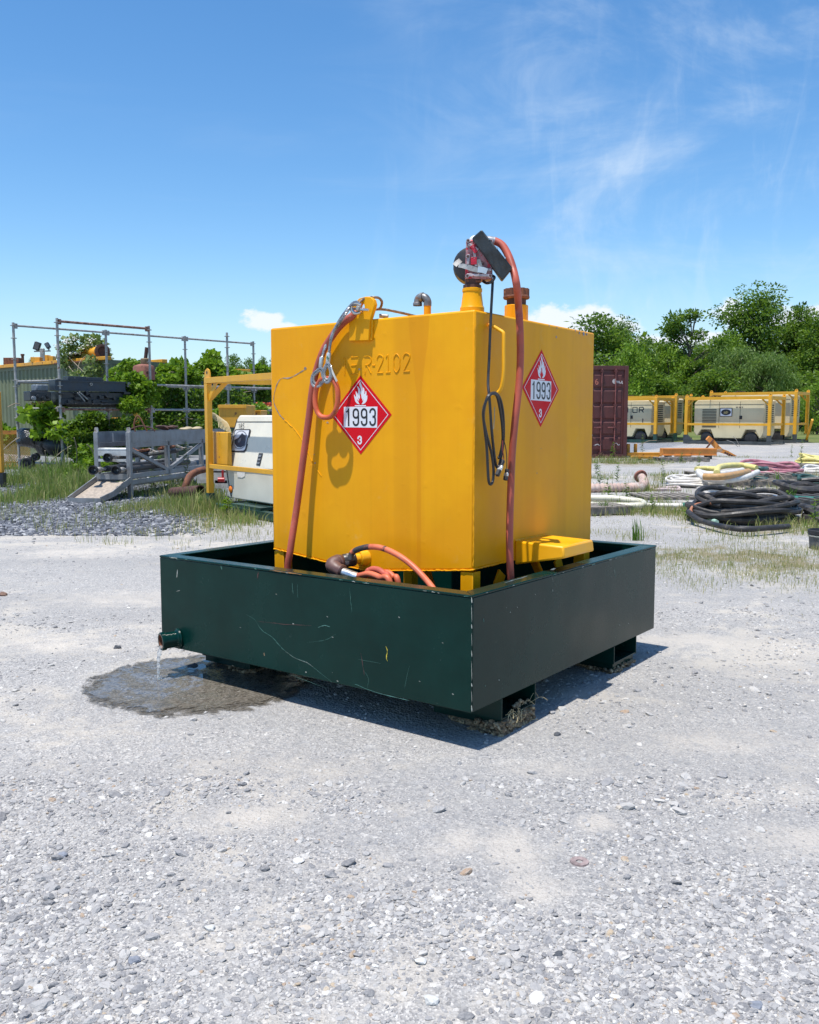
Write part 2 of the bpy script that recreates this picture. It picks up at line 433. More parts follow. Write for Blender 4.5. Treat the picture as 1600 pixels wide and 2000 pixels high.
leaf_b = foliage('light tree leaves', (.110, .210, .018), (.260, .400, .040), .45)
leaf_w = foliage('willow leaves', (.110, .190, .040), (.220, .320, .085), .45)
vine_m = foliage('vine leaves', (.075, .165, .012), (.260, .400, .022), .42)
vine_d = foliage('shaded vine leaves', (.035, .095, .010), (.150, .250, .020))  # darker copy of the vine green, shade put into the leaf colour
grass_m = foliage('grass blades', (.115, .230, .028), (.480, .390, .190), tr=.38, rough=.6)
weed_m = foliage('weed leaves', (.070, .160, .020), (.160, .260, .030))
flower_m = M('white blossom', (.75, .74, .66), .7, var=.08, bump=None)

# ------------------------------------------------------------------ camera rays, used to measure where things stand
def gd(x, y, z=0.0):
    d = pxdir(x, y); t = (z-1.40)/d.z; return Vector((d.x*t, d.y*t, z))
def at(x, y, D):
    d = pxdir(x, y); t = D/d.y; return Vector((d.x*t, D, 1.40+d.z*t))
def onplane(x, y, p, n):
    d = pxdir(x, y); o = Vector((0, 0, 1.40)); n = Vector(n); t = (Vector(p)-o).dot(n)/d.dot(n); return o+d*t
def frame_at(p, ux, uy):
    """frame with its x axis along (ux, uy) on the ground, origin p"""
    l = math.hypot(ux, uy); return Matrix.Translation(Vector(p)) @ Matrix.Rotation(math.atan2(uy, ux), 4, 'Z')

# tank and tray stand tilted a little (feet on lumps of mud, draining to the far left corner)
TILT = HORIZON_PITCH-.091
TR = Matrix.Translation((0,0,1.40)) @ Matrix.Rotation(-TILT, 4, 'X') @ Matrix.Translation((.2557, 3.66, -1.34)) @ Matrix.Rotation(-.637, 4, 'Z')
TRI = TR.inverted(); TRO = TRI @ Vector((0,0,1.40)); TR3 = TRI.to_3x3()
def tl(x, y, ax, c):
    d = TR3 @ pxdir(x, y); t = (c-TRO[ax])/d[ax]; return TRO+d*t
V0 = .361; U0 = -.223; U1 = -1.502; V1 = 1.5955; ZT = 1.872; ZB = .700

# ------------------------------------------------------------------ ground
def ground_mat():
    m, nt, b = new_mat('limestone gravel'); g = G(nt); co = g.coord()
    geo = g.coord(scale=(1, 1, 1))
    v1 = g.vor(co, 175, out='Color'); v2 = g.vor(co, 70, out='Color'); v3 = g.vor(co, 30, out='Color')
    bw = lambda q: g.math('MULTIPLY', q, 1.0)
    c1 = g.ramp(v1, [(0, (.165,.157,.150)), (.30, (.30,.288,.278)), (.65, (.42,.400,.372)), (1, (.70,.66,.60))])
    c2 = g.ramp(v2, [(0, (.185,.180,.178)), (.35, (.32,.311,.30)), (.75, (.43,.410,.378)), (1, (.68,.645,.59))])
    c3 = g.ramp(v3, [(0, (.18,.18,.19)), (.5, (.35,.345,.345)), (1, (.58,.565,.53))])
    k = g.rng(g.noise(co, 14, 5, .7), .46, .60); col = g.mix(k, c1, c2)
    k2 = g.rng(g.noise(co, 7.3, 6, .7), .56, .68); col = g.mix(g.math('MULTIPLY', k2, .65), col, c3)
    # fine pale dust pressed into the surface in wandering patches
    n = g.noise(co, .62, 8, .68, .6); n2 = g.noise(co, 5.0, 8, .75, .4)
    d = g.rng(g.math('ADD', n, g.math('MULTIPLY', g.math('SUBTRACT', n2, .5), .45)), .50, .64)
    col = g.mix(g.math('MULTIPLY', d, .80), col, g.mix(g.noise(co, 60, 4, .7), (.43,.385,.32,1), (.64,.585,.50,1)))
    # bare spots of cream dust, each where the stone has been worn away
    sx = nt.nodes.new('ShaderNodeSeparateXYZ'); nt.links.new(co, sx.inputs[0]); pm = None
    for (px_, py_, rx_, ry_, st_) in [(1000,1660,.13,.16,1),(900,1640,.12,.10,.8),(1045,1735,.14,.10,.8),(1165,1608,.10,.07,1.1),(860,1660,.10,.08,.5),(1160,1840,.04,.04,.9),(1560,1640,.30,.14,.7),(1400,1450,.5,.16,.6),(1330,1250,.5,.20,.7),(250,1170,.9,.35,.7),(100,1260,.6,.25,.6),(480,1600,.25,.1,.6),(700,1300,.2,.1,.4),(150,1080,.9,.5,.7),(1050,1500,.35,.10,.5),(1450,1560,.35,.12,.6)]:
        c_ = gd(px_, py_); dx = g.math('DIVIDE', g.math('SUBTRACT', sx.outputs[0], c_.x), rx_*1.25); dy = g.math('DIVIDE', g.math('SUBTRACT', sx.outputs[1], c_.y), ry_*1.5)
        q_ = g.math('MULTIPLY', g.math('SUBTRACT', 1.0, g.math('SQRT', g.math('ADD', g.math('MULTIPLY', dx, dx), g.math('MULTIPLY', dy, dy)))), st_)
        pm = q_ if pm is None else g.math('MAXIMUM', pm, q_)
    pm = g.rng(g.math('ADD', pm, g.math('MULTIPLY', g.math('SUBTRACT', g.noise(co, 6.5, 8, .78, .5), .5), 1.7)), .10, .75)
    col = g.mix(g.math('MULTIPLY', pm, .80), col, g.mix(g.noise(co, 90, 4, .7), (.46,.41,.35,1), (.70,.64,.55,1)))
    # wheel-packed greyer lanes
    lane = g.rng(g.noise(g.coord(scale=(.22, .9, 1), rot=(0,0,.5)), 1.0, 5, .6), .42, .60)
    col = g.mix(g.math('MULTIPLY', lane, .30), col, (.225,.222,.222,1))
    big = g.noise(co, .17, 4, .6)
    col = g.mix(g.rng(big, .35, .65, 0, .20), col, (.30,.29,.275,1))
    tm = None      # brown thatch where weeds grow in the gravel
    for (px_, py_, rx_, ry_) in [(1300,1000,1.2,.9),(1230,905,1.8,3.0),(1420,1085,1.3,1.0),(1540,1100,1.0,.9),(1500,1035,1.3,.8),(1450,990,1.6,1.2),(1330,935,1.6,2.0),(60,960,3.0,2.6),(150,940,3.0,4),(330,985,1.8,1.6),(440,1005,1.5,1.2),(300,940,3,3),(1560,930,2,2),(520,1075,.5,.3)]:
        c_ = gd(px_, py_); dx = g.math('DIVIDE', g.math('SUBTRACT', sx.outputs[0], c_.x), rx_); dy = g.math('DIVIDE', g.math('SUBTRACT', sx.outputs[1], c_.y), ry_)
        q_ = g.math('SUBTRACT', 1.0, g.math('SQRT', g.math('ADD', g.math('MULTIPLY', dx, dx), g.math('MULTIPLY', dy, dy)))); tm = q_ if tm is None else g.math('MAXIMUM', tm, q_)
    tm = g.rng(g.math('ADD', tm, g.math('MULTIPLY', g.math('SUBTRACT', g.noise(co, 3.1, 9, .82, .7), .5), 4.2)), .30, .95)
    thatch = g.mix(g.noise(co, 40, 5, .7), (.12,.10,.050,1), (.33,.27,.15,1))
    # darker blue stone spread on the left bank
    sep = nt.nodes.new('ShaderNodeSeparateXYZ'); nt.links.new(co, sep.inputs[0])
    lx = g.math('ADD', sep.outputs[0], g.math('MULTIPLY', g.math('SUBTRACT', g.noise(co, .8, 5, .6), .5), 2.4))
    l1 = g.rng(g.math('ADD', lx, g.math('MULTIPLY', g.math('SUBTRACT', sep.outputs[1], 9.5), -.52)), -4.2, -4.9)
    l2 = g.rng(g.math('ADD', sep.outputs[1], g.math('MULTIPLY', g.math('SUBTRACT', g.noise(co, 1.1, 5, .6), .5), 2.0)), 10.6, 11.4)
    lm = g.math('MULTIPLY', l1, l2)
    v4 = g.vor(co, 26, out='Color')
    col = g.mix(g.math('MULTIPLY', lm, .85), col, g.ramp(v4, [(0, (.085,.095,.115)), (.5, (.17,.185,.21)), (.85, (.30,.31,.33)), (1, (.48,.48,.48))]))
    col = g.mix(g.math('MULTIPLY', tm, .85), col, thatch)
    g.put(b.inputs['Base Color'], col)
    b.inputs['Roughness'].default_value = .92; b.inputs['Specular IOR Level'].default_value = .25
    h1 = g.vor(co, 175); h2 = g.vor(co, 70); h3 = g.vor(co, 30)
    nn = g.bump(g.noise(co, 3.0, 6, .65), .55, .03)
    nn = g.bump(h3, .35, .012, nn); nn = g.bump(h2, .6, .008, nn); nn = g.bump(h1, .6, .004, nn)
    g.put(b.inputs['Normal'], nn)
    return m
GRAV = ground_mat()
mb = MB(); gx = [-3000, -300, -60, -20, 20, 60, 300, 3000]; gy = [-4000, -300, -60, -20, 20, 60, 300, 4000]
for j in gy:
    for i in gx: mb.v.append((i, j, 0.0))
for j in range(7):
    for i in range(7): mb.f.append((j*8+i, j*8+i+1, (j+1)*8+i+1, (j+1)*8+i))
tag(mb.build('ground', GRAV, smooth=False), kind='structure')

def field_mat():
    m, nt, b = new_mat('rough mown grass'); g = G(nt); co = g.coord()
    n = g.noise(co, .25, 6, .65); n2 = g.noise(co, 5, 5, .7)
    c = g.mix(g.rng(n, .35, .65), (.085,.125,.035,1), (.20,.20,.075,1)); c = g.mix(g.rng(n2, .4, .7), c, (.13,.16,.05,1))
    g.put(b.inputs['Base Color'], c); b.inputs['Roughness'].default_value = 1.0; b.inputs['Specular IOR Level'].default_value = .1
    g.put(b.inputs['Normal'], g.bump(n2, .8, .1)); return m
FIELD = field_mat()
edge = [(-12, 62), (-4, 55), (4, 52), (9, 50.5), (14, 48.6), (20, 47.4), (27, 45.6), (60, 42), (160, 40)]
mb = MB(); mb.v = [(x, y, .006) for x, y in edge]+[(x*6, 900, .006) for x, y in edge]
n = len(edge); mb.f = [(i, i+1, n+i+1, n+i) for i in range(n-1)]
tag(mb.build('grass_field', FIELD, smooth=False), kind='structure')

# ------------------------------------------------------------------ spill tray
tray = thing('spill_tray', 'large square dark green steel spill tray with scratched sides, yellow tank standing in it', 'tray', TR)
H0, H1, RW = .1675, .663, .075
mb = MB(); mb.bx(-1.999, 0, 0, .008, H0, H1-.012); mb.build('front_wall', T_GRN, tray, bevel=.003)
mb = MB(); mb.bx(-.008, 0, .010, 2.005, H0, H1-.012); mb.build('side_wall', T_GRN, tray, bevel=.003)
mb = MB(); mb.bx(-1.999, -1.991, .010, 2.005, H0, H1-.012); mb.build('side_wall', T_GRN, tray, bevel=.003)
mb = MB(); mb.bx(-1.989, -.010, 2.005, 2.013, H0, H1-.012); mb.build('rear_wall', T_GRN, tray, bevel=.003)
mb = MB(); mb.bx(-1.989, -.010, .010, 2.003, H0+.002, H0+.010); mb.build('floor_plate', T_GRN, tray)
def rim(poly, nm='rim'):
    mb = MB(); mb.prism(poly, (0,0,H1-.012), (1,0,0), (0,1,0), (0,0,.012)); mb.build(nm, T_GRN, tray, bevel=.004)
e = .0012
rim([(-2.001, -.002), (.002, -.002), (-RW-.001, RW), (-1.999+RW, RW)])
rim([(.002, -.002+e), (.002, 2.015-e), (-RW, 2.013-RW-e), (-RW, RW+e)])
rim([(-2.001, -.002+e), (-1.999+RW-e, RW), (-1.999+RW-e, 2.013-RW), (-2.001, 2.015-e)])
rim([(-2.001, 2.015), (-1.999+RW, 2.013-RW), (-RW, 2.013-RW), (.002, 2.015)])
for (x0, x1, y0, y1) in ((-1.999+RW, -RW, RW-.006, RW), (-1.999+RW, -RW, 2.013-RW, 2.019-RW), (-RW-.0, -RW+.006, RW+.001, 2.012-RW), (-1.999+RW-.006, -1.999+RW, RW+.001, 2.012-RW)):
    mb = MB(); mb.bx(x0, x1, y0, y1, H1-.050, H1-.0125); mb.build('inner_lip', T_GRN, tray)
# puddle of rain and oil left on the tray floor
mb = MB(); mb.bx(-1.985, -.014, .014, 1.999, H0+.011, H0+.030)
tray_w = M('standing dark water', (.010, .012, .010), .04, var=.1, bump=(.03, 18, .01)); mb.build('standing_water', tray_w, tray, smooth=False)
clods = []
for (fu, fv, k) in ((-.385, .25, 0), (-.385, 1.44, 1), (-1.965, .25, 2), (-1.965, 1.44, 3)):
    u0, u1, v0, v1 = fu, fu+.383, fv, fv+.31
    mb = MB(); zb, zt = .068, H0-.001
    mb.bx(u0, u1, v0, v0+.008, zb, zt); mb.bx(u0, u1, v1-.008, v1, zb, zt); mb.bx(u0+.001, u1-.001, v0+.0085, v1-.0085, zb, zb+.008)
    p = mb.build('fork_pocket', T_GRN, tray, bevel=.0015)
    mb = MB(); mb.bx(u0+.012, u1-.012, v0+.014, v1-.02, .036, zb-.001); mb.build('foot_pad', T_GRN, p, bevel=.002)
    clods.append((u0, u1, v0, v1, k))
# drain stub
mb = MB(); pu, pz = -1.868, .222; dr = Vector((-.38, -1, -.06)).normalized(); o = Vector((pu, .004, pz))
mb.lathe([(.041,0),(.043,.030),(.043,.070),(.049,.072),(.050,.090),(.046,.095),(.037,.095),(.036,.060),(.036,.0)], o, dr, 28, caps=False)
mb.lathe([(.036,.012),(.0001,.012)], o, dr, 28, caps=False)
pip = mb.build('drain_pipe', T_GRN, tray, ang=30)
mb = MB(); mb.lathe([(.0365,.094),(.0352,.093),(.0352,.03)], o, dr, 28, caps=False); mb.build('rusty_bore', rust, pip)
mb = MB(); mb.lathe([(.058,-.004),(.056,.004),(.047,.008),(.041,.016)], o, dr, 28, caps=False); mb.build('weld_collar', T_GRN, pip)
# scratches and chips through the paint
sc_teal = M('scratch to teal primer', (.07, .19, .155), .6, var=.3, vs=30, bump=None)
sc_white = M('scratch to bare metal', (.38, .39, .34), .5, var=.3, vs=30, bump=None)
sc_yellow = M('yellow paint smear', (.62, .50, .05), .6, var=.3, vs=30, bump=None)
sc_pink = M('red paint smear', (.14, .05, .05), .6, var=.3, vs=30, bump=None)
def scratch(pts, w, mat, ax=1, c=0.0, nm='scratch'):
    nr = (0,-1,0) if ax == 1 else (1,0,0); off = Vector(nr)*.0012
    P = spline([tl(x, y, ax, c)+off for x, y in pts], 5); rr = random.Random(len(pts)+int(pts[0][0]))
    P = [p+Vector((rr.uniform(-.001,.001) if ax == 1 else 0, rr.uniform(-.001,.001) if ax == 0 else 0, rr.uniform(-.001,.001))) for p in P]
    wob = [rr.uniform(.35, 1.25) for _ in range(len(P)+1)]
    mb = MB(); mb.ribbon(P, lambda t: w*.72*wob[int(t*(len(P)-1))]*(.3+.7*math.sin(math.pi*min(1,max(0,t)))), nr)
    mb.build(nm, mat, tray, smooth=False)
z8 = lambda L: [(180+x/3.077, 1180+y/3.077) for x, y in L]
scratch(z8([(928,62),(980,95),(1020,155),(1085,200),(1120,240),(1160,280),(1220,322),(1290,350),(1350,395),(1440,468)]), .0042, sc_teal)
scratch(z8([(1160,282),(1220,322),(1290,350),(1330,378)]), .0030, sc_white)
scratch(z8([(1000,102),(1080,112),(1180,122),(1320,128)]), .0025, sc_pink)
scratch(z8([(1360,140),(1395,128),(1430,136)]), .007, sc_teal)
scratch(z8([(1290,230),(1400,215),(1465,180)]), .0016, sc_teal)
scratch([(754,1262),(757,1272),(755,1284),(757,1291)], .007, sc_yellow)
scratch([(705,1275),(709,1298),(712,1318)], .0030, sc_pink)
scratch([(711,1310),(720,1325),(718,1345)], .0018, sc_teal)
scratch([(683,1148),(686,1180),(688,1196)], .0026, sc_teal)
scratch([(571,1138),(573,1160)], .0040, sc_teal); scratch([(581,1140),(582,1168)], .0018, sc_teal)
scratch([(325,1090),(340,1091),(352,1093)], .006, sc_teal); scratch([(432,1105),(434,1112)], .012, sc_teal)
scratch([(505,1117),(503,1131)], .006, sc_pink); scratch([(347,1112),(346,1128)], .009, sc_white)
scratch([(345,1155),(352,1153)], .006, sc_white); scratch([(516,1275),(517,1281)], .012, M('tan chip', (.45,.28,.16), .8, bump=None))
scratch([(700,1288),(745,1296)], .0013, sc_teal); scratch([(560,1315),(600,1330),(640,1345)], .0014, sc_teal)
scratch([(800,1300),(790,1345)], .0012, sc_teal)
scratch([(694,1336),(735,1352),(800,1368)], .006, sc_teal)
for (x, y, w) in [(573,1218,.008),(650,1244,.006),(598,1312,.007),(660,1330,.006),(455,1300,.003),(640,1204,.004),(470,1225,.003),(780,1205,.004),(865,1255,.004),(820,1330,.004),(885,1355,.005),(540,1160,.004)]:
    scratch([(x-1.5, y), (x+1.5, y+1)], w, sc_white, nm='paint_chip')
for (x, y, x2, y2, w, mt) in [(945,1215,944,1208,.005,sc_teal),(1079,1151,1080,1156,.005,sc_white),(1200,1108,1202,1128,.005,sc_teal),(1199,1112,1201,1120,.003,sc_white),(1146,1313,1147,1314,.004,sc_white),(996,1195,997,1197,.006,sc_white),(1076,1119,1080,1136,.003,sc_white),(947,1338,948,1341,.006,sc_teal),(974,1327,975,1329,.005,sc_white),(1209,1220,1211,1221,.004,sc_white),(1227,1217,1228,1218,.004,sc_white),(1045,1160,1046,1161,.004,sc_white),(1260,1203,1260,1204,.004,sc_white),(984,1145,986,1165,.0015,sc_teal),(1010,1185,1011,1187,.003,sc_white)]:
    scratch([(x, y), (x2, y2)], w, mt, 0, 0.0, nm='paint_chip')
# worn corner and rim edges
for (ya, yb, w_) in ((1166,1178,.006),(1182,1215,.0028),(1219,1228,.005),(1236,1262,.0022),(1270,1283,.0045),(1291,1330,.0026),(1334,1341,.006),(1349,1372,.003),(1377,1390,.006)):
    scratch([(921.6,ya),(922,(ya+yb)/2),(921.8,yb)], w_, sc_white, 1, -.0015, nm='worn_edge')
rr = random.Random(41)
for i in range(16):
    t_ = rr.random(); x_, y_ = 318+t_*596, 1086.5+t_*78.5
    scratch([(x_, y_), (x_+rr.uniform(3, 10), y_+1.0)], rr.uniform(.003, .008), rr.choice([sc_white, sc_teal, sc_teal]), 1, -.003, nm='rim_chip')
for i in range(12):
    t_ = rr.random(); x_, y_ = 926+t_*350, 1164-t_*93
    scratch([(x_, y_), (x_+rr.uniform(3, 9), y_-1.6)], rr.uniform(.003, .007), rr.choice([sc_white, sc_teal]), 0, .003, nm='rim_chip')
scratch([(985,1138),(1010,1131),(1030,1125)], .006, sc_white, 0, .003, nm='worn_edge')
scratch([(1075,1113),(1085,1110)], .010, sc_white, 0, .003, nm='worn_edge')
scratch([(527,1113),(560,1118),(590,1122)], .006, M('orange smear', (.45,.20,.06), .7, bump=None), 1, -.003, nm='worn_edge')

# clods of mud and dead grass under the two right hand feet
for (u0, u1, v0, v1, k) in clods:
    mb = MB(); h = .066 if k == 0 else .048
    rr = random.Random(k+3)
    nn = 420 if k == 0 else 160
    for q in range(nn):
        if rr.random() < .66: p = (u1+.004-rr.random()*.025, rr.uniform(v0+.005, v1-.02), rr.uniform(-.015, h-.008))
        else: p = (rr.uniform(u1-.16, u1-.01), v0-.004+rr.random()*.02, rr.uniform(-.015, h-.014))
        s = rr.uniform(.006, .016)
        mb.blob(p, (s, s*1.1, s*.8), seed=q, amp=.5, sub=1)
    mb.blob(((u0+u1)/2, (v0+v1)/2, h*.35), ((u1-u0)/2*.98, (v1-v0)/2*.92, h*.55), seed=9, amp=.3, sub=3)
    if k == 0:
        for q in range(60):
            p = (u1-.03, rr.uniform(v0+.16, v1-.02), rr.uniform(.03, .10)); s = rr.uniform(.005, .013); mb.blob(p, (s, s, s), seed=q, amp=.5, sub=1)
    lab = {0: 'thick clod of dry brown mud pressed under the nearest foot of the green tray', 1: 'thin layer of dark mud under the right rear foot of the green tray',
           2: 'dark mud under the left front foot of the green tray beside the puddle', 3: 'mud under the hidden rear left foot of the green tray'}[k]
    cl = mb.build('mud_clod', dirt, None, TR, ang=60); tag(cl, lab, 'mud')
    if k == 0:
        mb = MB()
        for q in range(26):
            v = rr.uniform(v0+.05, v1-.03); z = rr.uniform(.02, .09)
            p0 = Vector((u1-.01, v, z)); p1 = p0+Vector((rr.uniform(.0, .03), rr.uniform(-.08, .08), rr.uniform(-.02, .04)))
            p2 = p1+Vector((rr.uniform(0,.02), rr.uniform(-.05,.05), rr.uniform(-.04,.0)))
            mb.tube(spline([p0, p1, p2], 4), .0011, 4)
        straw = M('straw', (.50, .40, .22), .8, var=.2, bump=None); mb.build('dead_grass', straw, cl, TR)

# ------------------------------------------------------------------ fuel tank
tank = thing('fuel_tank', 'big yellow steel fuel tank on short legs with two red 1993 placards', 'tank', TR)
mb = MB(); mb.prism([(U1, ZB), (-1.14, .661), (-.85, .640), (-.289, .693), (U0, .703), (U0, ZT), (U1, ZT)], (0, V0, 0), (1,0,0), (0,0,1), (0, V1-V0, 0))
mb.build('shell', T_YEL, tank, bevel=.010)
def beads(path, nm='weld_bead', r=.0042, mat=None):
    mb = MB(); rr = random.Random(4); P = spline(path, 3); D = []
    tot = sum((P[i+1]-P[i]).length for i in range(len(P)-1)); n = max(4, int(tot/.009)); acc = 0; k = 0
    for i in range(len(P)-1):
        L = (P[i+1]-P[i]).length; s = max(1, int(L/.011))
        for j in range(s): D.append(P[i].lerp(P[i+1], j/s)+Vector([rr.uniform(-.0012,.0012) for _ in range(3)]))
    D.append(P[-1]); w = [r*rr.uniform(.75, 1.3) for _ in D]
    mb.tube(D, r, 6, rf=lambda t: w[int(t*(len(D)-1))]); return mb.build(nm, mat or T_YEL, tank)
beads([(U0, V0, .72), (U0, V0, 1.2), (U0, V0, 1.80)])
beads([(U1+.01, V0-.001, .700), (-1.14, V0-.001, .662)]); beads([(-1.14, V0-.001, .662), (-.85, V0-.001, .641)]); beads([(-.85, V0-.001, .641), (-.289, V0-.001, .694), (U0, V0-.001, .704)])
beads([(U0+.001, V0, .704), (U0+.001, .75, .706)])
LEG = []
for (lu, lv) in ((U0-.072, V0+.002), (U1+.008, V0+.002), (U0-.072, V1-.072), (U1+.008, V1-.072)):
    zt = .688 if lu > -.5 else .690
    mb = MB(); mb.bx(lu, lu+.068, lv, lv+.068, H0+.013, zt); mb.build('leg', T_YEL, tank, bevel=.004)
for (a_, b_) in (((-.36, V0+.05, .24), (-.80, V0+.42, .66)), ((-1.40, V0+.05, .24), (-.95, V0+.42, .66)), ((-.28, V1-.3, .64), (-.28, V1-.09, .24)), ((-.28, V0+.35, .64), (-.28, V0+.09, .26)), ((-.26, .98, .695), (-.05, .80, .50))):
    mb = MB(); mb.beam(a_, b_, .012, .07); mb.build('brace', T_YEL, tank, bevel=.002)

# lifting lug with a slotted eye
def lug_poly():
    pts = [(-.938, 1.772), (-.812, 1.768), (-.806, 1.86), (-.782, 1.915)]
    outer = [(-.7745, 1.935), (-.781, 1.957), (-.80, 1.972), (-.835, 1.977), (-.87, 1.972), (-.905, 1.952), (-.925, 1.915), (-.936, 1.87)]
    return pts+outer
def flat_with_hole(poly, hc, hr, y0, y1):
    bm = bmesh.new(); n = len(poly); m = 20
    hole = [(hc[0]+hr[0]*math.cos(2*math.pi*i/m), hc[1]+hr[1]*math.sin(2*math.pi*i/m)) for i in range(m)]
    def ring(pts, y): return [bm.verts.new((p[0], y, p[1])) for p in pts]
    A, B = ring(poly, y0), ring(hole, y0); A2, B2 = ring(poly, y1), ring(hole, y1)
    for (P, Q) in ((A, B), (A2, B2)):
        E_ = [bm.edges.new((P[i], P[(i+1) % n])) for i in range(n)]+[bm.edges.new((Q[i], Q[(i+1) % m])) for i in range(m)]
        bmesh.ops.triangle_fill(bm, edges=E_, use_beauty=True)
    for i in range(n): bm.faces.new((A[i], A[(i+1) % n], A2[(i+1) % n], A2[i]))
    for i in range(m): bm.faces.new((B[i], B[(i+1) % m], B2[(i+1) % m], B2[i]))
    bmesh.ops.recalc_face_normals(bm, faces=bm.faces)
    bm.verts.index_update(); vs = [tuple(v.co) for v in bm.verts]; fs = [tuple(v.index for v in f.verts) for f in bm.faces]; bm.free()
    return vs, fs
vs, fs = flat_with_hole(lug_poly(), (-.853, 1.926), (.0155, .022), V0-.024, V0-.001)
mb = MB(); mb.add(vs, fs); mb.build('lifting_lug', T_YEL, tank, ang=30, bevel=.003)
beads([(-.809, V0-.005, 1.770), (-.804, V0-.005, 1.865)], r=.0065); beads([(-.941, V0-.005, 1.775), (-.940, V0-.005, 1.865)], r=.006)
# raised weld lettering
def wx(px): return float(np.interp(px, [674,712,737,795,802], [-.983,-.859,-.779,-.600,-.578]))
def wz(u, t): return 1.612+(u+.85)*.003+t*.083
def stroke(pts, r=.0028):
    P = [Vector((u, V0-.001, wz(u, t))) for u, t in pts]
    mb = MB(); mb.tube(P if len(P) == 2 else spline(P, 4), r, 7); mb.build('weld_letter', T_YEL, tank)
stroke([(-.985, 0), (-.983, 1)]); stroke([(-.992, .99), (-.985, 1.0)])
a0, a1 = wx(686), wx(700)
for t in (0.02, .52, 1): stroke([(a0, t), (a1-(.010 if t == .52 else 0), t)])
a0, a1 = wx(711.9), wx(725)
stroke([(a0+.004, -.02), (a0+.004, .1)], .003); stroke([(a0, 1), (a0+.028, 1), (a1, .88), (a1, .66), (a0+.028, .52), (a0+.006, .48)]); stroke([(a0+.018, .48), (a1, .0)])
stroke([(wx(727.5), .45), (wx(733), .45)])
def two(x0, x1): stroke([(x0, .80), (x0+.008, .97), ((x0+x1)/2, 1.02), (x1-.002, .92), (x1-.003, .70), (x0+.012, .22), (x0+.002, .02)]); stroke([(x0, .0), (x1, .0)])
two(wx(736.6), wx(749)); two(wx(788), wx(800.5))
a0 = wx(758.5); stroke([(a0-.012, .85), (a0, 1.0), (a0+.0005, .5), (a0+.001, .0)]); stroke([(a0-.014, 0), (a0+.014, 0)])
a0, a1 = wx(769), wx(781); am = (a0+a1)/2; stroke([(a0+.002, .5), (a0+.002, .8), (am, 1.02), (a1, .8), (a1, .5)]); stroke([(a0+.002, .5), (a0+.003, .2), (am, -.02), (a1-.001, .2), (a1, .5)])
# long grey gouge with its welded repair line
scr = [(598,720),(585,728),(566,738),(548,740),(538,760),(535,785),(545,808),(556,820)]
P = spline([tl(x, y, 1, V0-.0012) for x, y in scr], 5); rr = random.Random(2); mb = MB(); ww = [rr.uniform(.0015, .0075) for _ in range(60)]
mb.ribbon(P, lambda t: ww[int(t*50)], (0,-1,0)); mb.build('gouge', M('bare grey primer', (.30,.24,.20), .8, var=.4, vs=30, bump=None), tank, smooth=False)
beads([tuple(tl(x, y, 1, V0-.0005)) for x, y in [(556,820),(575,838),(590,860),(612,905),(628,930)]], r=.0022)
for (x, y, w) in [(594,720,.016),(638,826,.012),(613,888,.006),(614,905,.010),(700,722,.012),(632,822,.005)]:
    mb = MB(); p = tl(x, y, 1, V0-.0012); mb.ribbon([p, p+Vector((w*.5, 0, w*.35)), p+Vector((w, 0, -w*.1))], w*.5, (0,-1,0)); mb.build('paint_chip', MATS['bare grey primer'], tank, smooth=False)
rr = random.Random(8)
for (x, y, w) in [(1073,636,.012),(1088,640,.014),(1087,658,.016),(1124,646,.014),(1132,650,.02),(1140,652,.03),(1146,653,.02),(1157,850,.008),(1159,870,.008),(1156,890,.006),(1057,876,.006),(1049,924,.008)]:
    p = tl(x, y, 0, U0+.0012); mb = MB(); q = [(p.y+math.cos(a)*w*.5*rr.uniform(.6,1.1), p.z+math.sin(a)*w*.45*rr.uniform(.6,1.1)) for a in np.linspace(0, 5.6, 8)]
    mb.add([(U0+.0012, a, b) for a, b in q], [tuple(range(8))]); mb.build('paint_chip', M('grey blue chip', (.30,.27,.29), .8, var=.4, vs=40, bump=None), tank, smooth=False)

# step shelf, outer face flared at the bottom so it catches sun
sv0, sv1, su1, sz = .735, 1.06, .040, .795
mb = MB(); mb.add([(U0, sv0, sz+.004), (su1, sv0, sz-.004), (su1, sv1, sz-.004), (U0, sv1, sz+.004),
                   (U0, sv0, sz-.115), (su1+.007, sv0-.003, sz-.060), (su1+.007, sv1+.002, sz-.060), (U0, sv1, sz-.115)],
                  [(0,1,2,3),(0,4,5,1),(1,5,6,2),(2,6,7,3),(0,3,7,4),(4,7,6,5)])
mb.build('step_shelf', step_yel, tank, bevel=.009)
beads([(U0+.003, sv0, sz+.005), (U0+.003, sv1, sz+.005)], r=.005)
# grab handle of bent bar
hb = [(U0, .470, 1.812), (U0+.050, .475, 1.797), (-.135, .492, 1.775), (-.128, .495, 1.755), (-.128, .495, 1.66), (-.128, .496, 1.56), (-.134, .494, 1.535), (-.165, .485, 1.505), (U0, .470, 1.475)]
def hxy(x, y, V): return tl(x, y, 1, V)
hb = [hxy(955, 634, .47), hxy(966, 639, .475), hxy(976, 645, .48), hxy(981.5, 648.5, .48), hxy(984, 655, .48), hxy(984, 690, .48), hxy(984, 722, .48), hxy(982, 745, .48), hxy(977, 762, .48), hxy(966, 771, .475), hxy(957, 775, .47)]
mb = MB(); mb.tube(spline(hb, 4), .0085, 12); mb.build('grab_handle', step_yel, tank)
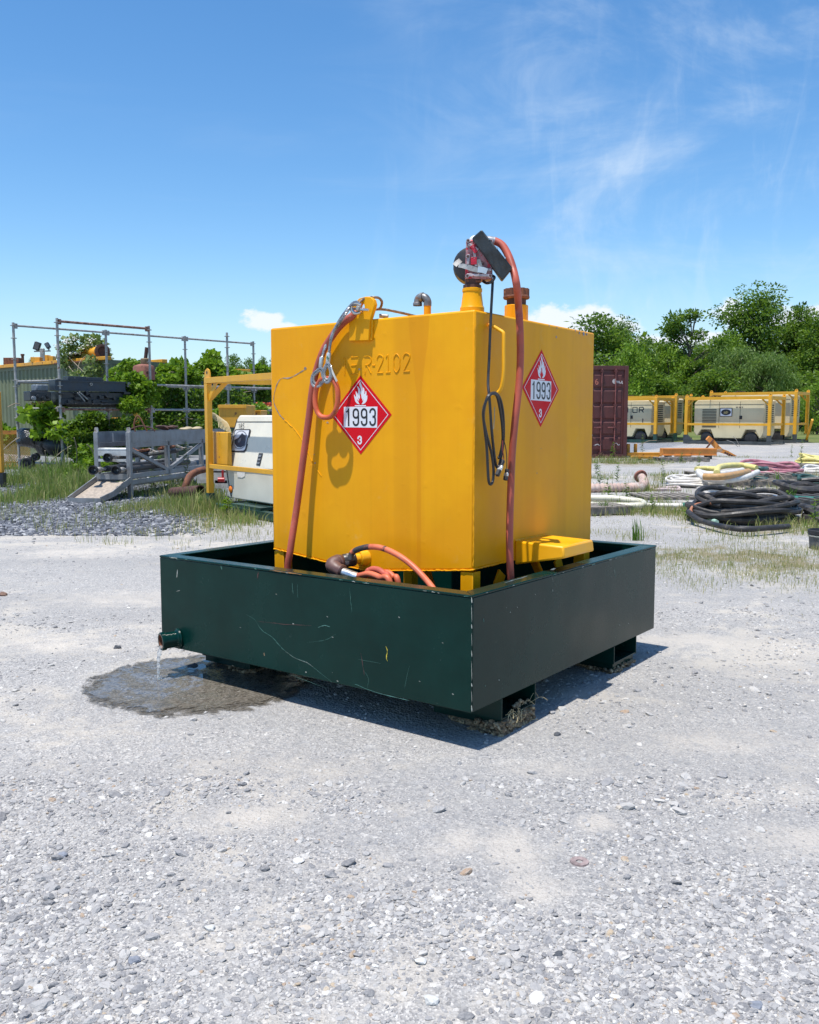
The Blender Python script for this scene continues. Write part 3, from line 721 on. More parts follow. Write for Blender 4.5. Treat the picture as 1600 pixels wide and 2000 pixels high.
# filler neck and cap
fc = tl(1008.5, 612, 0, -.42); fc = Vector((-.42, fc.y, ZT))
mb = MB(); mb.lathe([(.062,-.002),(.062,.105),(.058,.109)], fc, (0,0,1), 14); fn = mb.build('filler_neck', T_YEL, tank, ang=20)
mb = MB(); mb.lathe([(.050,.109),(.050,.150)], fc, (0,0,1), 24); mb.build('thread', rust_dark, fn)
mb = MB()
prof = []
for i in range(48):
    a = 2*math.pi*i/48; q = .062+(.0045 if i % 4 < 2 else -.002); prof.append((q*math.cos(a), q*math.sin(a)))
mb.prism(prof, fc+Vector((0,0,.152)), (1,0,0), (0,1,0), (0,0,.040)); mb.lathe([(.055,.140),(.066,.142),(.069,.150),(.066,.158)], fc, (0,0,1), 28)
mb.build('filler_cap', rust, tank, ang=30)
# vent pipe with double elbow
vc = tl(835, 612, 1, .50); vc.z = ZT
mb = MB(); mb.cyl(vc+Vector((0,0,-.01)), vc+Vector((0,0,.062)), .0175, 14); mb.build('vent_riser', T_YEL, tank)
mb = MB(); ax = Vector((-.85,-.1,0)).normalized()
mb.tube(spline([vc+Vector((0,0,.058)), vc+Vector((0,0,.080)), vc+Vector((0,0,.097))+ax*.012, vc+Vector((0,0,.102))+ax*.033, vc+Vector((0,0,.094))+ax*.050, vc+Vector((0,0,.070))+ax*.054], 5), .019, 14)
mb.lathe([(.022,-.004),(.023,.006),(.020,.012)], vc+Vector((0,0,.066))+ax*.054, (0,0,1), 16, caps=False); mb.lathe([(.0235,0),(.0235,.014)], vc+Vector((0,0,.100))+ax*.022, ax, 16, caps=False)
mb.build('vent_elbow', M('dull grey pipe', (.20,.20,.20), .5, metal=.5, var=.3, vs=30, spots=[((.26,.12,.06), 30, .56, .66, .8)]), tank)
# pump pedestal, eight sided flare
pc = Vector((-.287, .437, ZT)); mb = MB()
mb.lathe([(.052,.0),(.056,.004),(.056,.018),(.051,.026),(.043,.088),(.046,.092),(.046,.104),(.041,.106)], pc, (0,0,1), 16); ped = mb.build('pump_pedestal', T_YEL, tank, ang=25)
# outlet boss
oc = tl(712, 1089, 1, V0); mb = MB(); od = Vector((-.55, -1, -.10)).normalized()
mb.lathe([(.040,-.02),(.040,.022),(.036,.026)], oc, od, 24); mb.lathe([(.026,.02),(.026,.055)], oc, od, 20); mb.build('outlet_boss', step_yel, tank)

# placards
def placard(origin, ex, nr):
    ex = Vector(ex); ez = Vector((0,0,1)); nr = Vector(nr); o = Vector(origin); h = .193
    P = lambda a, b, d=0: o+ex*a+ez*b+nr*d
    pl = MB(); r = .004
    pl.prism([(0,h),(h,0),(0,-h),(-h,0)], o+nr*.0006, ex, ez, nr*.0008); pl = pl.build('placard', sticker_red, tank, smooth=False)
    q = .174; w = .0032; mb = MB(); d = .0020
    for (p, r_) in (((0,q),(q,0)), ((q,0),(0,-q)), ((0,-q),(-q,0)), ((-q,0),(0,q))):
        p = Vector(p); r_ = Vector(r_); n_ = (p+r_).normalized()*w
        vs = [P(p.x, p.y, d), P(r_.x, r_.y, d), P(r_.x*(1-1.41*w/q), r_.y*(1-1.41*w/q), d), P(p.x*(1-1.41*w/q), p.y*(1-1.41*w/q), d)]
        mb.add(vs, [(0,1,2,3)])
    mb.build('border_line', sticker_white, pl, TR, smooth=False)
    fl = [(718,770),(690,765),(650,742),(620,700),(602,630),(590,560),(600,552),(620,588),(636,606),(640,590),(634,540),(630,488),(638,482),(655,505),(668,540),(680,520),(688,480),(684,430),(660,372),(672,372),(700,398),(722,430),(736,480),(738,520),(748,470),(742,420),(722,370),(712,330),(722,300),(742,265),(745,300),(762,345),(780,395),(782,440),(778,480),(790,455),(790,402),(812,412),(826,450),(828,500),(820,555),(838,535),(852,480),(866,488),(872,535),(862,590),(872,585),(880,560),(890,590),(888,650),(872,700),(842,740),(805,762),(768,770)]
    sx = lambda L: [((x-735)*.000285, -(y-1002)*.0002237) for x, y in L]
    def face(poly, mat, nm, d):
        mb = MB(); mb.add([P(a, b, d) for a, b in sx(poly)], [tuple(range(len(poly)))[::-1]]); mb.build(nm, mat, pl, TR, smooth=False)
    face(fl, sticker_white, 'flame', .0020)
    face([(722,770),(704,740),(690,705),(655,658),(680,668),(702,700),(706,668),(692,625),(696,620),(716,655),(722,660),(730,600),(724,560),(740,528),(752,560),(760,610),(764,650),(776,640),(780,700),(802,662),(792,710),(770,745),(764,770)], sticker_red, 'flame_core', .0026)
    face([(610,785),(858,788),(857,812),(609,809)], sticker_white, 'flame_base', .0020)
    mb = MB(); mb.add([P(-.1065, .0415, .0020), P(.1065, .0395, .0020), P(.1045, -.0625, .0020), P(-.1085, -.0600, .0020)], [(0,3,2,1)]); mb.build('number_panel', sticker_white, pl, TR, smooth=False)
    def digit(ch, cx, cz, w_, hh, st, mat, d):
        a = w_/2-st/2; b = hh/2-st/2
        arc = lambda x0, z0, rx, rz, t0, t1, n=12: [(x0+rx*math.cos(R(t0+(t1-t0)*i/n)), z0+rz*math.sin(R(t0+(t1-t0)*i/n))) for i in range(n+1)]
        S = []
        if ch == '1': S = [[(a*.25, -b-st/2), (a*.25, b+st/2)], [(-a*.75, b*.66), (-a*.20, b*.76), (a*.25, b*1.02)]]
        if ch == '9':
            rz = b*.52; ztop = b-a
            S = [arc(0, b-a, a, a, 0, 180)+[(-a, b-rz*1.35)]+arc(0, b-rz*1.35-.0, a, a*.9, 180, 360)+[(a, b-a)], [(a, b-a), (a, -b+a)]+arc(0, -b+a, a, a, 0, -180)+[(-a, -b+a+.004)]]
        if ch == '3':
            S = [[(-a, b-a-.003)]+arc(0, b-a, a, a, 180, 0)+[(a, b*.42)]+arc(a-.5*a, b*.36, a*.5, b*.30, 0, -80, 6)+[(-a*.05, b*.04)],
                 [(-a*.05, b*.04)]+arc(a*.5, -b*.26, a*.5, b*.28, 80, 0, 6)+[(a, -b+a)]+arc(0, -b+a, a, a, 0, -180)+[(-a, -b+a+.003)]]
        mb = MB()
        for k, s_ in enumerate(S): mb.ribbon([P(cx+x, cz+z, d+k*.0001) for x, z in s_], st if ch != '1' or k == 0 else st*.8, nr)
        mb.build('digit', mat, pl, TR, smooth=False)
    for ch, cx in zip('1993', (-.080, -.029, .0235, .077)): digit(ch, cx, -.0105, .042, .088, .0100, sticker_black, .0027)
    digit('3', -.006, -.123, .029, .044, .0085, sticker_white, .0020)
placard((-.884, V0, 1.411), (1,0,0), (0,-1,0))
placard((U0, .982, 1.545), (0,1,0), (1,0,0))

# ------------------------------------------------------------------ electric transfer pump on its pedestal
pump = thing('transfer_pump', 'worn red and grey fuel pump with black nozzle boot on top of the yellow tank', 'pump', TR)
# pump face looks towards the camera: axes in the tray frame
cdir = (TRO-pc); cdir.z = 0; cdir.normalize(); fx = Vector((-cdir.y, cdir.x, 0)); PV = pc.y
if (TR.to_3x3() @ fx).x < 0: fx = -fx
pump_red = M('worn red pump casting', (.36, .16, .165), .55, metal=.15, var=.45, vs=22, spots=[((.45,.018,.035), 19, .54, .60, .5), ((.36,.33,.33), 28, .56, .64, .6), ((.10,.045,.035), 36, .62, .68, .85)], bump=(.5, 70, .003))
mb = MB(); mb.cyl(pc+Vector((0,0,.10)), pc+Vector((0,0,.165)), .034, 16); mb.cyl(pc+Vector((0,0,.10)), pc+Vector((0,0,.120)), .042, 8); mb.build('neck_pipe', rust_dark, pump)
def pp(x, y, d=0.0):   # point on the pump's face plane
    dd = TR3 @ pxdir(x, y); t = (pc-TRO).dot(cdir)/dd.dot(cdir); return TRO+dd*t+cdir*d
def pprism(pts, d0, d1, nm, mat, bevel=.003, parent=pump):
    mb = MB(); P0 = [pp(x, y, 0) for x, y in pts]; n = len(P0)
    mb.add([p+cdir*d0 for p in P0]+[p+cdir*d1 for p in P0], [tuple(range(n)), tuple(range(n, 2*n))[::-1]]+[(i, n+i, n+(i+1) % n, (i+1) % n) for i in range(n)])
    return mb.build(nm, mat, parent, TR, bevel=bevel)
pprism([(910.5,471),(961,471.5),(962,547),(908.5,547)], -.05, .035, 'pump_body', pump_red, .006)
pprism([(911,548),(940,549),(936,553),(913,553)], -.03, .03, 'base_flange', rust)
ch_ = M('cast ribs', (.42, .36, .37), .55, metal=.2, var=.4, vs=26, spots=[((.45,.02,.04), 24, .56, .62, .5)])
for (x0, y0, x1, y1) in [(915,480,934,492),(916,500,914,520),(920,528,960,530),(925,486,930,524),(912,540,958,541)]:
    mb = MB(); mb.beam(pp(x0,y0,.040), pp(x1,y1,.040), .012, .012, cdir); mb.build('rib', ch_, pump, bevel=.002)
mb = MB(); mb.beam(pp(922,483,.043), pp(930,497,.043), .018, .008, cdir); mb.build('red_nameplate', M('bright red enamel', (.50,.012,.03), .4, var=.3, vs=50, spots=[((.5,.4,.4), 60, .6, .7, .6)]), pump, bevel=.001)
mb = MB(); mb.beam(pp(925.5,506,.043), pp(925.5,520,.043), .026, .008, cdir); mb.build('red_nameplate', MATS['bright red enamel'], pump, bevel=.001)
for (x, y) in [(914.5,474),(959,475),(913.5,504.5),(913,542),(957.5,542),(938,530)]:
    mb = MB(); mb.cyl(pp(x,y,.030), pp(x,y,.046), .0085, 12); bo = mb.build('bolt_boss', ch_, pump)
    mb = MB(); mb.cyl(pp(x,y,.0455), pp(x,y,.050), .0052, 6); mb.build('bolt', rust_dark, bo)
# motor barrel behind, axis leaning away to the left
mo = pp(921.5, 513, -.055); md = (-cdir*1.0-fx*.02).normalized()
mb = MB(); mb.lathe([(.070,-.005),(.082,.0),(.085,.02),(.085,.06),(.080,.075),(.05,.08)], mo, md, 32); mb.build('motor_barrel', M('black motor casing', (.028,.028,.031), .45, var=.3, vs=10, spots=[((.13,.07,.05), 12, .56, .68, .8)]), pump)
# silver tape strap
tape = M('silver tape', (.42,.40,.36), .45, metal=.4, var=.3, vs=30)
mb = MB(); P = [pp(898,509,.020), pp(889,517,.030), pp(889.5,520,.030), pp(899,518,.036)]; mb.ribbon([pp(900,508,.0), pp(893,514,.01), pp(888,520,.02)], .024, cdir+Vector((0,0,.2))); mb.build('tape_end', tape, pump)
mb = MB(); mb.ribbon([pp(896,520,.020), pp(904,522,.038), pp(916,526,.047), pp(928,530,.049), pp(934,531,.047)], .023, cdir); mb.build('tape_strap', tape, pump)
mb = MB(); mb.ribbon([pp(933,530,.052), pp(943,531,.052), pp(951,534,.050)], .026, cdir); mb.build('bright_clip', chrome, pump)
pprism([(932,509.5),(938,509.5),(943,525),(929,523)], .036, .040, 'data_label', M('worn paper label', (.45,.43,.38), .7, var=.3, vs=50), .0)
# discharge elbow and hose tail, top
mb = MB(); e0 = pp(928,467,-.03)
mb.blob(e0, (.026,.026,.024), 3, .05, 3); mb.tube(spline([e0, pp(937,461,-.03), pp(947,466,-.03)], 4), .018, 12); mb.build('discharge_elbow', M('bright cast alloy', (.75,.75,.74), .4, metal=.1, var=.08), pump)
mb = MB(); mb.tube([pp(946,465,-.03), pp(957,466.5,-.03), pp(967,468,-.03)], .0165, 14, rf=lambda t: .0165+.0015*(t > .4)); mb.build('hose_coupling', M('grey coupling', (.40,.40,.41), .5, metal=.4, var=.2, vs=40), pump)
# black nozzle boot (open tray shape seen from outside)
boot = M('black nozzle boot', (.030,.038,.042), .42, var=.5, vs=14, spots=[((.10,.075,.045), 13, .55, .70, .8), ((.38,.38,.36), 24, .715, .73, .6)], bump=(.35, 60, .003))
A_, B_, C_, D_ = pp(940.7,455.7,.085), pp(921.5,470,.060), pp(980,552.3,.060), pp(999.8,529,.085)
inn = cdir*-.055
mb = MB(); mb.add([A_, B_, C_, D_, A_+inn, B_+inn, C_+inn, D_+inn], [(0,1,2,3),(4,7,6,5),(0,4,5,1),(1,5,6,2),(2,6,7,3),(3,7,4,0)])
mb.build('nozzle_boot', boot, pump, bevel=.007)
# screws on the boot edge
for t in (.25, .5, .75):
    p = A_.lerp(D_, t)+cdir*.003; mb = MB(); mb.cyl(p-cdir*.004, p+cdir*.002, .004, 8); mb.build('screw', chrome, pump)

# ------------------------------------------------------------------ hoses and cables on the tank
def hose(name, pts, r, mat, label, cat='hose', k=8, n=12, group=None, fr=TR):
    mb = MB(); mb.tube(spline(pts, k), r, n); o = mb.build(name, mat, None, fr); return tag(o, label, cat, group)
dp = lambda x, y, U: tl(x, y, 0, U)
start = pp(967,468,-.03)
pts = [pp(964,467.6,-.03), start, pp(981,477,-.02), pp(992,497,.0), pp(1001,525,.03), pp(1008,562,.06), dp(1013,600,-.14), dp(1016,650,-.125), dp(1016.5,700,-.12), dp(1014,750,-.12), dp(1006,824,-.13),
       dp(1000.5,887,-.14), dp(998,950,-.145), dp(996,1013,-.14), dp(995.5,1066,-.13), dp(997.7,1129,-.13), dp(1003,1180,-.14), Vector((-.22,.60,.24))]
hose('delivery_hose', pts, .0172, red_hose, 'red rubber hose hanging from the pump down the right side of the yellow tank', k=8, n=16)
pts = [tl(722,616,1,.52), tl(716,609,1,.43), tl(700,610,1,.36), tl(687,618,1,.332), tl(668,633,1,.330), tl(650,655,1,.328), tl(630,689,1,.326), tl(613,745,1,.320), tl(603,820,1,.312), tl(592,900,1,.303), tl(580,990,1,.285), tl(568,1070,1,.25), tl(562,1130,1,.24), Vector((-1.24,.25,.21))]
hose('draped_hose', pts, .0178, red_hose, 'faded red hose draped over the left of the yellow tank behind the lifting lug', k=8, n=16)

# heap of orange hose in the tray and its brass swivel
swv = M('brown swivel casting', (.12,.060,.048), .42, var=.25, vs=14, bump=(.2, 80, .001))
sw = thing('swivel_coupling', 'brown swivel elbow with scuffed black connector screwed on the tank outlet', 'coupling', TR)
b0 = oc+od*.055; b1 = oc+od*.120; b2 = oc+od*.150
mb = MB(); mb.lathe([(.031,0),(.034,.008),(.034,.060),(.030,.066)], b0-od*.004, od, 22); mb.build('connector', M('scuffed black connector', (.035,.032,.030), .4, var=.4, vs=20, spots=[((.30,.28,.25), 26, .54, .62, .5), ((.16,.06,.04), 18, .58, .66, .8)]), sw)
el0 = b1; el1 = tl(650,1104,1,oc.y-.16); el2 = tl(664,1116,1,oc.y-.17); tb0 = tl(668,1117,1,oc.y-.17); tb1 = tl(700,1129,1,oc.y-.165)
mb = MB(); mb.tube(spline([el0, el0.lerp(el1, .5)+Vector((0,0,.006)), el1, el1.lerp(tb0, .5)+Vector((0,0,-.004)), tb0], 6), .040, 18, rf=lambda t: .031+.006*math.sin(math.pi*min(1, t*1.1))); mb.build('elbow', swv, sw)
mb = MB(); dv = (el1-el0).normalized(); mb.lathe([(.034,0),(.041,.004),(.041,.014),(.034,.018)], el0+dv*.012, dv, 22)
dv = (tb1-tb0).normalized(); mb.lathe([(.030,0),(.037,.004),(.037,.014),(.031,.020)], tb0-dv*.012, dv, 22); mb.build('elbow_band', swv, sw)
mb = MB(); mb.tube([tb0, tb1], .024, 16); mb.build('steel_sleeve', chrome, sw)
hp = lambda x, y, V=.22: tl(x, y, 1, V)
h1 = [hp(684,1094,.24), hp(688,1080,.25), hp(702,1072,.25), hp(724,1068,.25), hp(748,1071,.25), hp(775,1083,.24), hp(800,1100,.23), hp(825,1124,.21), hp(850,1155,.17), hp(868,1185,.16), Vector((-.30,.16,.30))]
two_tone = M('scuffed orange hose', (.60,.14,.065), .5, var=.2, vs=9, spots=[((.035,.035,.035), 7, .42, .50, .7)])
P = spline(h1, 8)
lo = thing('looped_hose', 'orange hose arching up from the brown swivel with a black scuffed stretch', 'hose', TR)
mb = MB(); mb.tube(P[:35], .0142, 14); mb.build('scuffed_stretch', two_tone, lo, TR)
mb = MB(); mb.tube(P[34:], .0142, 14); mb.build('clean_stretch', orange_hose, lo, TR)
pts = [tb1-dv*.02, hp(705,1124,.19), hp(722,1121,.18), hp(742,1128,.17), hp(762,1140,.16), Vector((-.55,.20,.34)), Vector((-.35,.30,.24)), Vector((-.3,.8,.22))]
hose('orange_hose', pts, .0150, orange_hose, 'orange hose leaving the steel sleeve of the brown swivel and dropping in the tray', n=14)
pts = [Vector((-.95,.24,.36)), hp(712,1128,.21), hp(722,1114,.215), hp(736,1112,.215), hp(750,1120,.205), hp(757,1134,.20), Vector((-.70,.22,.44)), Vector((-.6,.5,.22))]
hose('orange_hose', pts, .0145, red_hose, 'worn pinkish loop of hose bulging behind the orange hose in the tray', n=14)
pts = [Vector((-.85,.30,.36)), hp(745,1130,.25), hp(750,1119,.25), hp(760,1119,.25), hp(770,1128,.24), hp(778,1140,.22), Vector((-.55,.3,.30))]
hose('orange_hose', pts, .0140, orange_hose, 'rightmost short orange hose loop beside the yellow brace in the tray', n=14)

# black cable looped on the grab handle
cabm = M('black cable', (.020,.020,.022), .35, var=.3, vs=12, bump=None)
cab = thing('power_cable', 'black power cable running down from the pump and looped over the yellow grab handle', 'cable', TR)
UQ = lambda x, y, U=-.150: tl(x, y, 0, U)
c1 = [pp(944,549,-.01), pp(951,554.5,.02), pp(960,553,.04), pp(965.5,545,.04), pp(962,540,.02)]
mb = MB(); mb.tube(spline(c1, 6), .0062, 10); mb.build('short_loop', cabm, cab)
c2 = [pp(962.5,548,.02), pp(961,575,.03), UQ(959.5,605,-.20), UQ(957.5,650,-.19), UQ(955.5,700,-.185), UQ(953.5,745,-.17), UQ(955,768,-.155), UQ(957,790,-.15), UQ(960,835,-.15), UQ(964,875,-.155), UQ(968,905,-.16), UQ(972,913,-.16), UQ(976,905,-.16), UQ(981,880,-.16), UQ(984,850,-.15), UQ(983,810,-.14), UQ(978,782,-.132), UQ(970,769,-.125), UQ(961,768,-.125), UQ(952,776,-.13), UQ(945.5,800,-.14), UQ(945,820,-.15), UQ(951,850,-.155), UQ(960,885,-.16), UQ(964,915,-.16), UQ(963,938,-.16), UQ(958.5,946,-.16), UQ(954.5,938,-.16), UQ(952.5,905,-.16), UQ(950.5,870,-.158), UQ(946,832,-.15), UQ(944,805,-.14), UQ(949,785,-.13), UQ(957,772,-.12), UQ(966,769,-.118), UQ(972,777,-.122), UQ(977,800,-.13), UQ(981,830,-.14), UQ(982,860,-.15), UQ(978,885,-.155), UQ(974,895,-.155)]
mb = MB(); mb.tube(spline(c2, 6), .0064, 10); mb.build('looped_length', cabm, cab)
mb = MB(); mb.tube(spline([UQ(983,855,-.14), UQ(988,875,-.135), UQ(990,895,-.13), UQ(990,915,-.13)], 5), .0022, 8); mb.build('thin_lead', cabm, cab)
mb = MB(); mb.tube(spline([UQ(982,860,-.14), UQ(982,880,-.14), UQ(984,893,-.14), UQ(982,903,-.14)], 5), .0022, 8); mb.build('thin_lead', M('red lead', (.25,.03,.03), .5), cab)
def clamp(x0, y0, x1, y1, U):
    a_, b_ = UQ(x0,y0,U), UQ(x1,y1,U); m1 = a_.lerp(b_, .35); m2 = a_.lerp(b_, .65); mb = MB()
    mb.beam(a_, m1, .014, .016); mb.beam(m2, b_, .016, .018); o = mb.build('battery_clamp', black_rub, cab, bevel=.002)
    mb = MB(); mb.beam(m1, m2, .020, .013); mb.build('clamp_jaw', chrome, o, bevel=.002)
clamp(983,899,971,929,-.135); clamp(991,916,987,938,-.128)
mb = MB(); mb.ribbon([UQ(966,795,-.16), UQ(966,815,-.168), UQ(964,838,-.16)], .008, (1,0,0)); mb.build('cable_tag', M('faded paper tag', (.45,.40,.28), .7), cab)

# wire rope sling with master link, hanging from a shackle in the lug
rope_m = M('wire rope strands', (.34,.35,.36), .38, metal=.7, var=.3, vs=30, spots=[((.22,.13,.08), 14, .6, .72, .8)])
rope_b = M('brown wire rope', (.30,.22,.16), .5, metal=.5, var=.35, vs=30)
def rope(P, r, nm, mat, parent, fr=TR):
    """six laid strands round a core line"""
    P = [Vector(p) for p in P]; mb = MB(); n = len(P); s = [0]
    for i in range(n-1): s.append(s[-1]+(P[i+1]-P[i]).length)
    m = int(s[-1]/.0035)+2; Q = []
    for j in range(m):
        t = s[-1]*j/(m-1); i = max(0, min(n-2, int(np.searchsorted(s, t))-1)); f_ = (t-s[i])/max(1e-9, s[i+1]-s[i]); Q.append(P[i].lerp(P[i+1], f_))
    e = None; E1 = []; E2 = []
    for i in range(m):
        d = (Q[min(i+1, m-1)]-Q[max(i-1, 0)]).normalized()
        e = d.orthogonal().normalized() if e is None else (e-d*e.dot(d)).normalized()
        E1.append(e); E2.append(d.cross(e))
    L = s[-1]
    for k in range(6):
        pts = []
        for i in range(m):
            a = 2*math.pi*(k/6+(L*i/(m-1))/(r*8)); pts.append(Q[i]+E1[i]*math.cos(a)*r*.62+E2[i]*math.sin(a)*r*.62)
        mb.tube(pts, r*.42, 5)
    return mb.build(nm, mat, parent, fr)
sling = thing('wire_rope_sling', 'steel wire rope sling with orange master link hanging from the tank lug', 'sling', TR)
FV = V0-.055
q = lambda x, y, V=.29: tl(x, y, 1, V)
# shackle
mb = MB(); mb.tube(spline([q(703,610,.330), q(693,612,.31), q(686,603,.30), q(688,594,.30), q(696,592,.31), q(705,596,.325)], 6), .0085, 10)
mb.cyl(q(690,603,.318), q(720,605.5,.318), .0065, 12); mb.build('shackle', chrome, sling)
mb = MB(); mb.beam(q(698,602,.318), q(704,603,.318), .024, .024); mb.build('shackle_nut', galv, sling, bevel=.003)
rope(spline([q(700,590,.315), q(690,592,.30), q(676,608,.285), q(662,628,.275), q(650,652,.262), q(645,672,.262), q(643,690,.265)], 8), .0075, 'wire_rope', rope_m, sling)
rope(spline([q(698,594,.318), q(686,598,.30), q(672,618,.26), q(658,640,.315), q(640,668,.32), q(633,685,.30), q(629,700,.275)], 8), .0072, 'wire_rope', rope_m, sling)
rope(spline([q(700,592,.32), q(712,583,.34), q(728,581,.37), q(740,582,.40), q(746,590,.42), q(743,601,.44), q(735,604,.46), q(718,606,.48), q(745,604,.50), q(775,609,.56), q(805,616,.66), q(830,622,.80)], 8), .0065, 'wire_rope', rope_b, sling)
for (xa, ya, xb, yb, V) in ((643,689,640.5,711,.265), (629,697,626.5,718,.275)):
    mb = MB(); a_, b_ = q(xa,ya,V), q(xb,yb,V); mb.tube([a_, a_.lerp(b_,.08), a_.lerp(b_,.92), b_], .0115, 14, rf=lambda t: .0115 if .1 < t < .9 else .009); mb.build('ferrule', M('aluminium ferrule', (.52,.55,.53), .4, metal=.5, var=.2, vs=30, spots=[((.06,.20,.12), 30, .60, .66, .6)]), sling)
def thimble(c, V, rx, ry, rot, mat=rope_m):
    P = []; cx, cy = c
    for i in range(25):
        a = 2*math.pi*i/24; x = math.sin(a)*rx*(1-.45*max(0, math.cos(a))); y = -math.cos(a)*ry
        P.append(q(cx+x*math.cos(rot)-y*math.sin(rot), cy+x*math.sin(rot)+y*math.cos(rot), V))
    rope(P, .0075, 'rope_eye', rope_m, sling)
    P2 = [p.lerp(q(cx, cy, V), .30) for p in P]; mb = MB(); mb.tube(P2[:-1], .006, 8, closed=True); mb.build('thimble', galv, sling)
thimble((640,728), .262, 8.5, 19, .05); thimble((622,737), .268, 12, 19, .35)
mb = MB(); P = []
for i in range(40):
    a = 2*math.pi*i/40; c_, s_ = math.cos(a), math.sin(a)
    x = 638+22.3*np.sign(c_)*abs(c_)**.78; y = 777+38.5*np.sign(s_)*abs(s_)**.95; P.append(q(x-(y-777)*.03, y, .272+(0.004 if c_ > 0 else 0)))
mb.tube(P, .0128, 14, closed=True); mb.build('master_link', M('orange enamelled link', (.55,.10,.035), .42, var=.2, vs=12, spots=[((.28,.06,.03), 22, .56, .66, .6), ((.6,.45,.38), 40, .70, .73, .5)], bump=(.2, 70, .001)), sling)
mb = MB(); mb.ribbon([q(645,716,.258), q(651,730,.256), q(658,745,.262)], .012, (0,-1,0)); mb.build('sling_tag', M('white tag', (.6,.58,.52), .6), sling)
mb = MB(); mb.tube([tl(741,617,1,.46), tl(748,617,1,.47), tl(758,618,1,.48)], .010, 12); mb.build('rope_end_ferrule', galv, sling)

# ------------------------------------------------------------------ puddle and stream
def flat_poly(name, pts, z, mat, jit=.0, k=5, kind=None, label=None, cat=None):
    P = spline([Vector((p.x, p.y, 0)) for p in pts], k, True); rr = random.Random(7)
    P = [Vector((p.x+rr.uniform(-jit, jit), p.y+rr.uniform(-jit, jit), z)) for p in P]
    mb = MB(); mb.add(P, [tuple(range(len(P)))]); o = mb.build(name, mat, smooth=False); tag(o, label, cat, kind=kind); return o
def wet_mat(name, rough, wet, edge=.0):
    m, nt, b = new_mat(name); g = G(nt); t = nt.nodes.new('ShaderNodeNewGeometry')
    mp = nt.nodes.new('ShaderNodeMapping'); nt.links.new(t.outputs['Position'], mp.inputs[0]); co = mp.outputs[0]
    v2 = g.vor(co, 60, out='Color'); v1 = g.vor(co, 150, out='Color')
    c = g.mix(g.rng(g.noise(co, 9, 5, .7), .4, .6), g.ramp(v1, [(0, (.05,.045,.036)), (.6, (.15,.132,.105)), (1, (.32,.29,.25))]), g.ramp(v2, [(0, (.06,.052,.042)), (.6, (.16,.14,.112)), (.93, (.20,.18,.15)), (1, (.42,.39,.34))]))
    g.put(b.inputs['Base Color'], c)
    b.inputs['Specular IOR Level'].default_value = .5
    n = g.noise(co, 8, 7, .75)
    g.put(b.inputs['Roughness'], g.rng(n, .45, .62, rough, rough+wet))
    h = g.math('MULTIPLY', g.vor(co, 60), g.rng(n, .48, .60))
    nn = g.bump(h, .5, .008); nn = g.bump(g.noise(g.coord(scale=(1,1.6,1)), 26, 3, .5), .05, .004, nn)
    g.put(b.inputs['Normal'], nn)
    sx = nt.nodes.new('ShaderNodeSeparateXYZ'); nt.links.new(co, sx.inputs[0]); c_ = gd(385, 1333)
    dx = g.math('DIVIDE', g.math('SUBTRACT', sx.outputs[0], c_.x+.02), .575); dy = g.math('DIVIDE', g.math('SUBTRACT', sx.outputs[1], c_.y+.01), .53)
    q_ = g.math('SUBTRACT', 1.0, g.math('SQRT', g.math('ADD', g.math('MULTIPLY', dx, dx), g.math('MULTIPLY', dy, dy))))
    al = g.rng(g.math('ADD', q_, g.math('MULTIPLY', g.math('SUBTRACT', g.noise(co, 6.5, 9, .78, .6), .5), 1.0)), edge, edge+.07+wet*.25)
    g.put(b.inputs['Alpha'], al); return m
edge_px = [(176,1347),(196,1322),(232,1303),(262,1291),(300,1285),(345,1281),(400,1277),(470,1272),(545,1280),(590,1296),(606,1322),(600,1352),(560,1374),(500,1381),(440,1385),(370,1392),(320,1392),(262,1380),(214,1374)]
cx_, cy_ = 400, 1335
flat_poly('wet_ground', [gd(cx_+(x-cx_)*1.25, cy_+(y-cy_)*1.35) for x, y in edge_px], .004, wet_mat('wet gravel', .35, .3, -.06), .016, 7, kind='structure')
cx_, cy_ = 400, 1335
flat_poly('puddle', [gd(cx_+(x-cx_)*1.2, cy_+(y-cy_)*1.3) for x, y in edge_px], .008, wet_mat('shallow water over gravel', .03, .12, .035), .018, 7, kind='structure')
lip = TR @ (Vector((pu, .004, pz))+dr*.093+Vector((0,0,-.037)))
wm, nt, b = new_mat('falling water'); b.inputs['Base Color'].default_value = (.95,.97,.98,1); b.inputs['Roughness'].default_value = .03
b.inputs['Transmission Weight'].default_value = .80; b.inputs['IOR'].default_value = 1.33
hit = Vector((lip.x-.012, lip.y-.03, .006)); mb = MB(); rr = random.Random(3)
P = [lip+Vector((0,.01,.004)), lip+Vector((-.004,-.006,-.004)), lip+Vector((-.008,-.014,-.03))]+[lip.lerp(hit, t)+Vector((rr.uniform(-.002,.002)-.008*(1-t), -.012*(1-t), 0)) for t in (.3,.45,.6,.75,.9,1)]
mb.tube(spline(P, 4), .008, 10, rf=lambda t: .0105-.004*t+.0014*math.sin(t*37)); tag(mb.build('water_stream', wm), 'thin clear stream of water falling from the green drain stub into the puddle', 'water')
mb = MB()
for q_ in range(26):
    a = rr.uniform(0, 6.28); d_ = rr.uniform(.01, .07); s_ = rr.uniform(.0015, .004); mb.blob((hit.x+math.cos(a)*d_, hit.y+math.sin(a)*d_, .010+rr.uniform(0, .03)*(1-d_/.07)), (s_, s_, s_), q_, .1, 1)
o = mb.build('splash', wm); tag(o, 'small splash drops where the stream meets the puddle', 'water', kind='stuff')

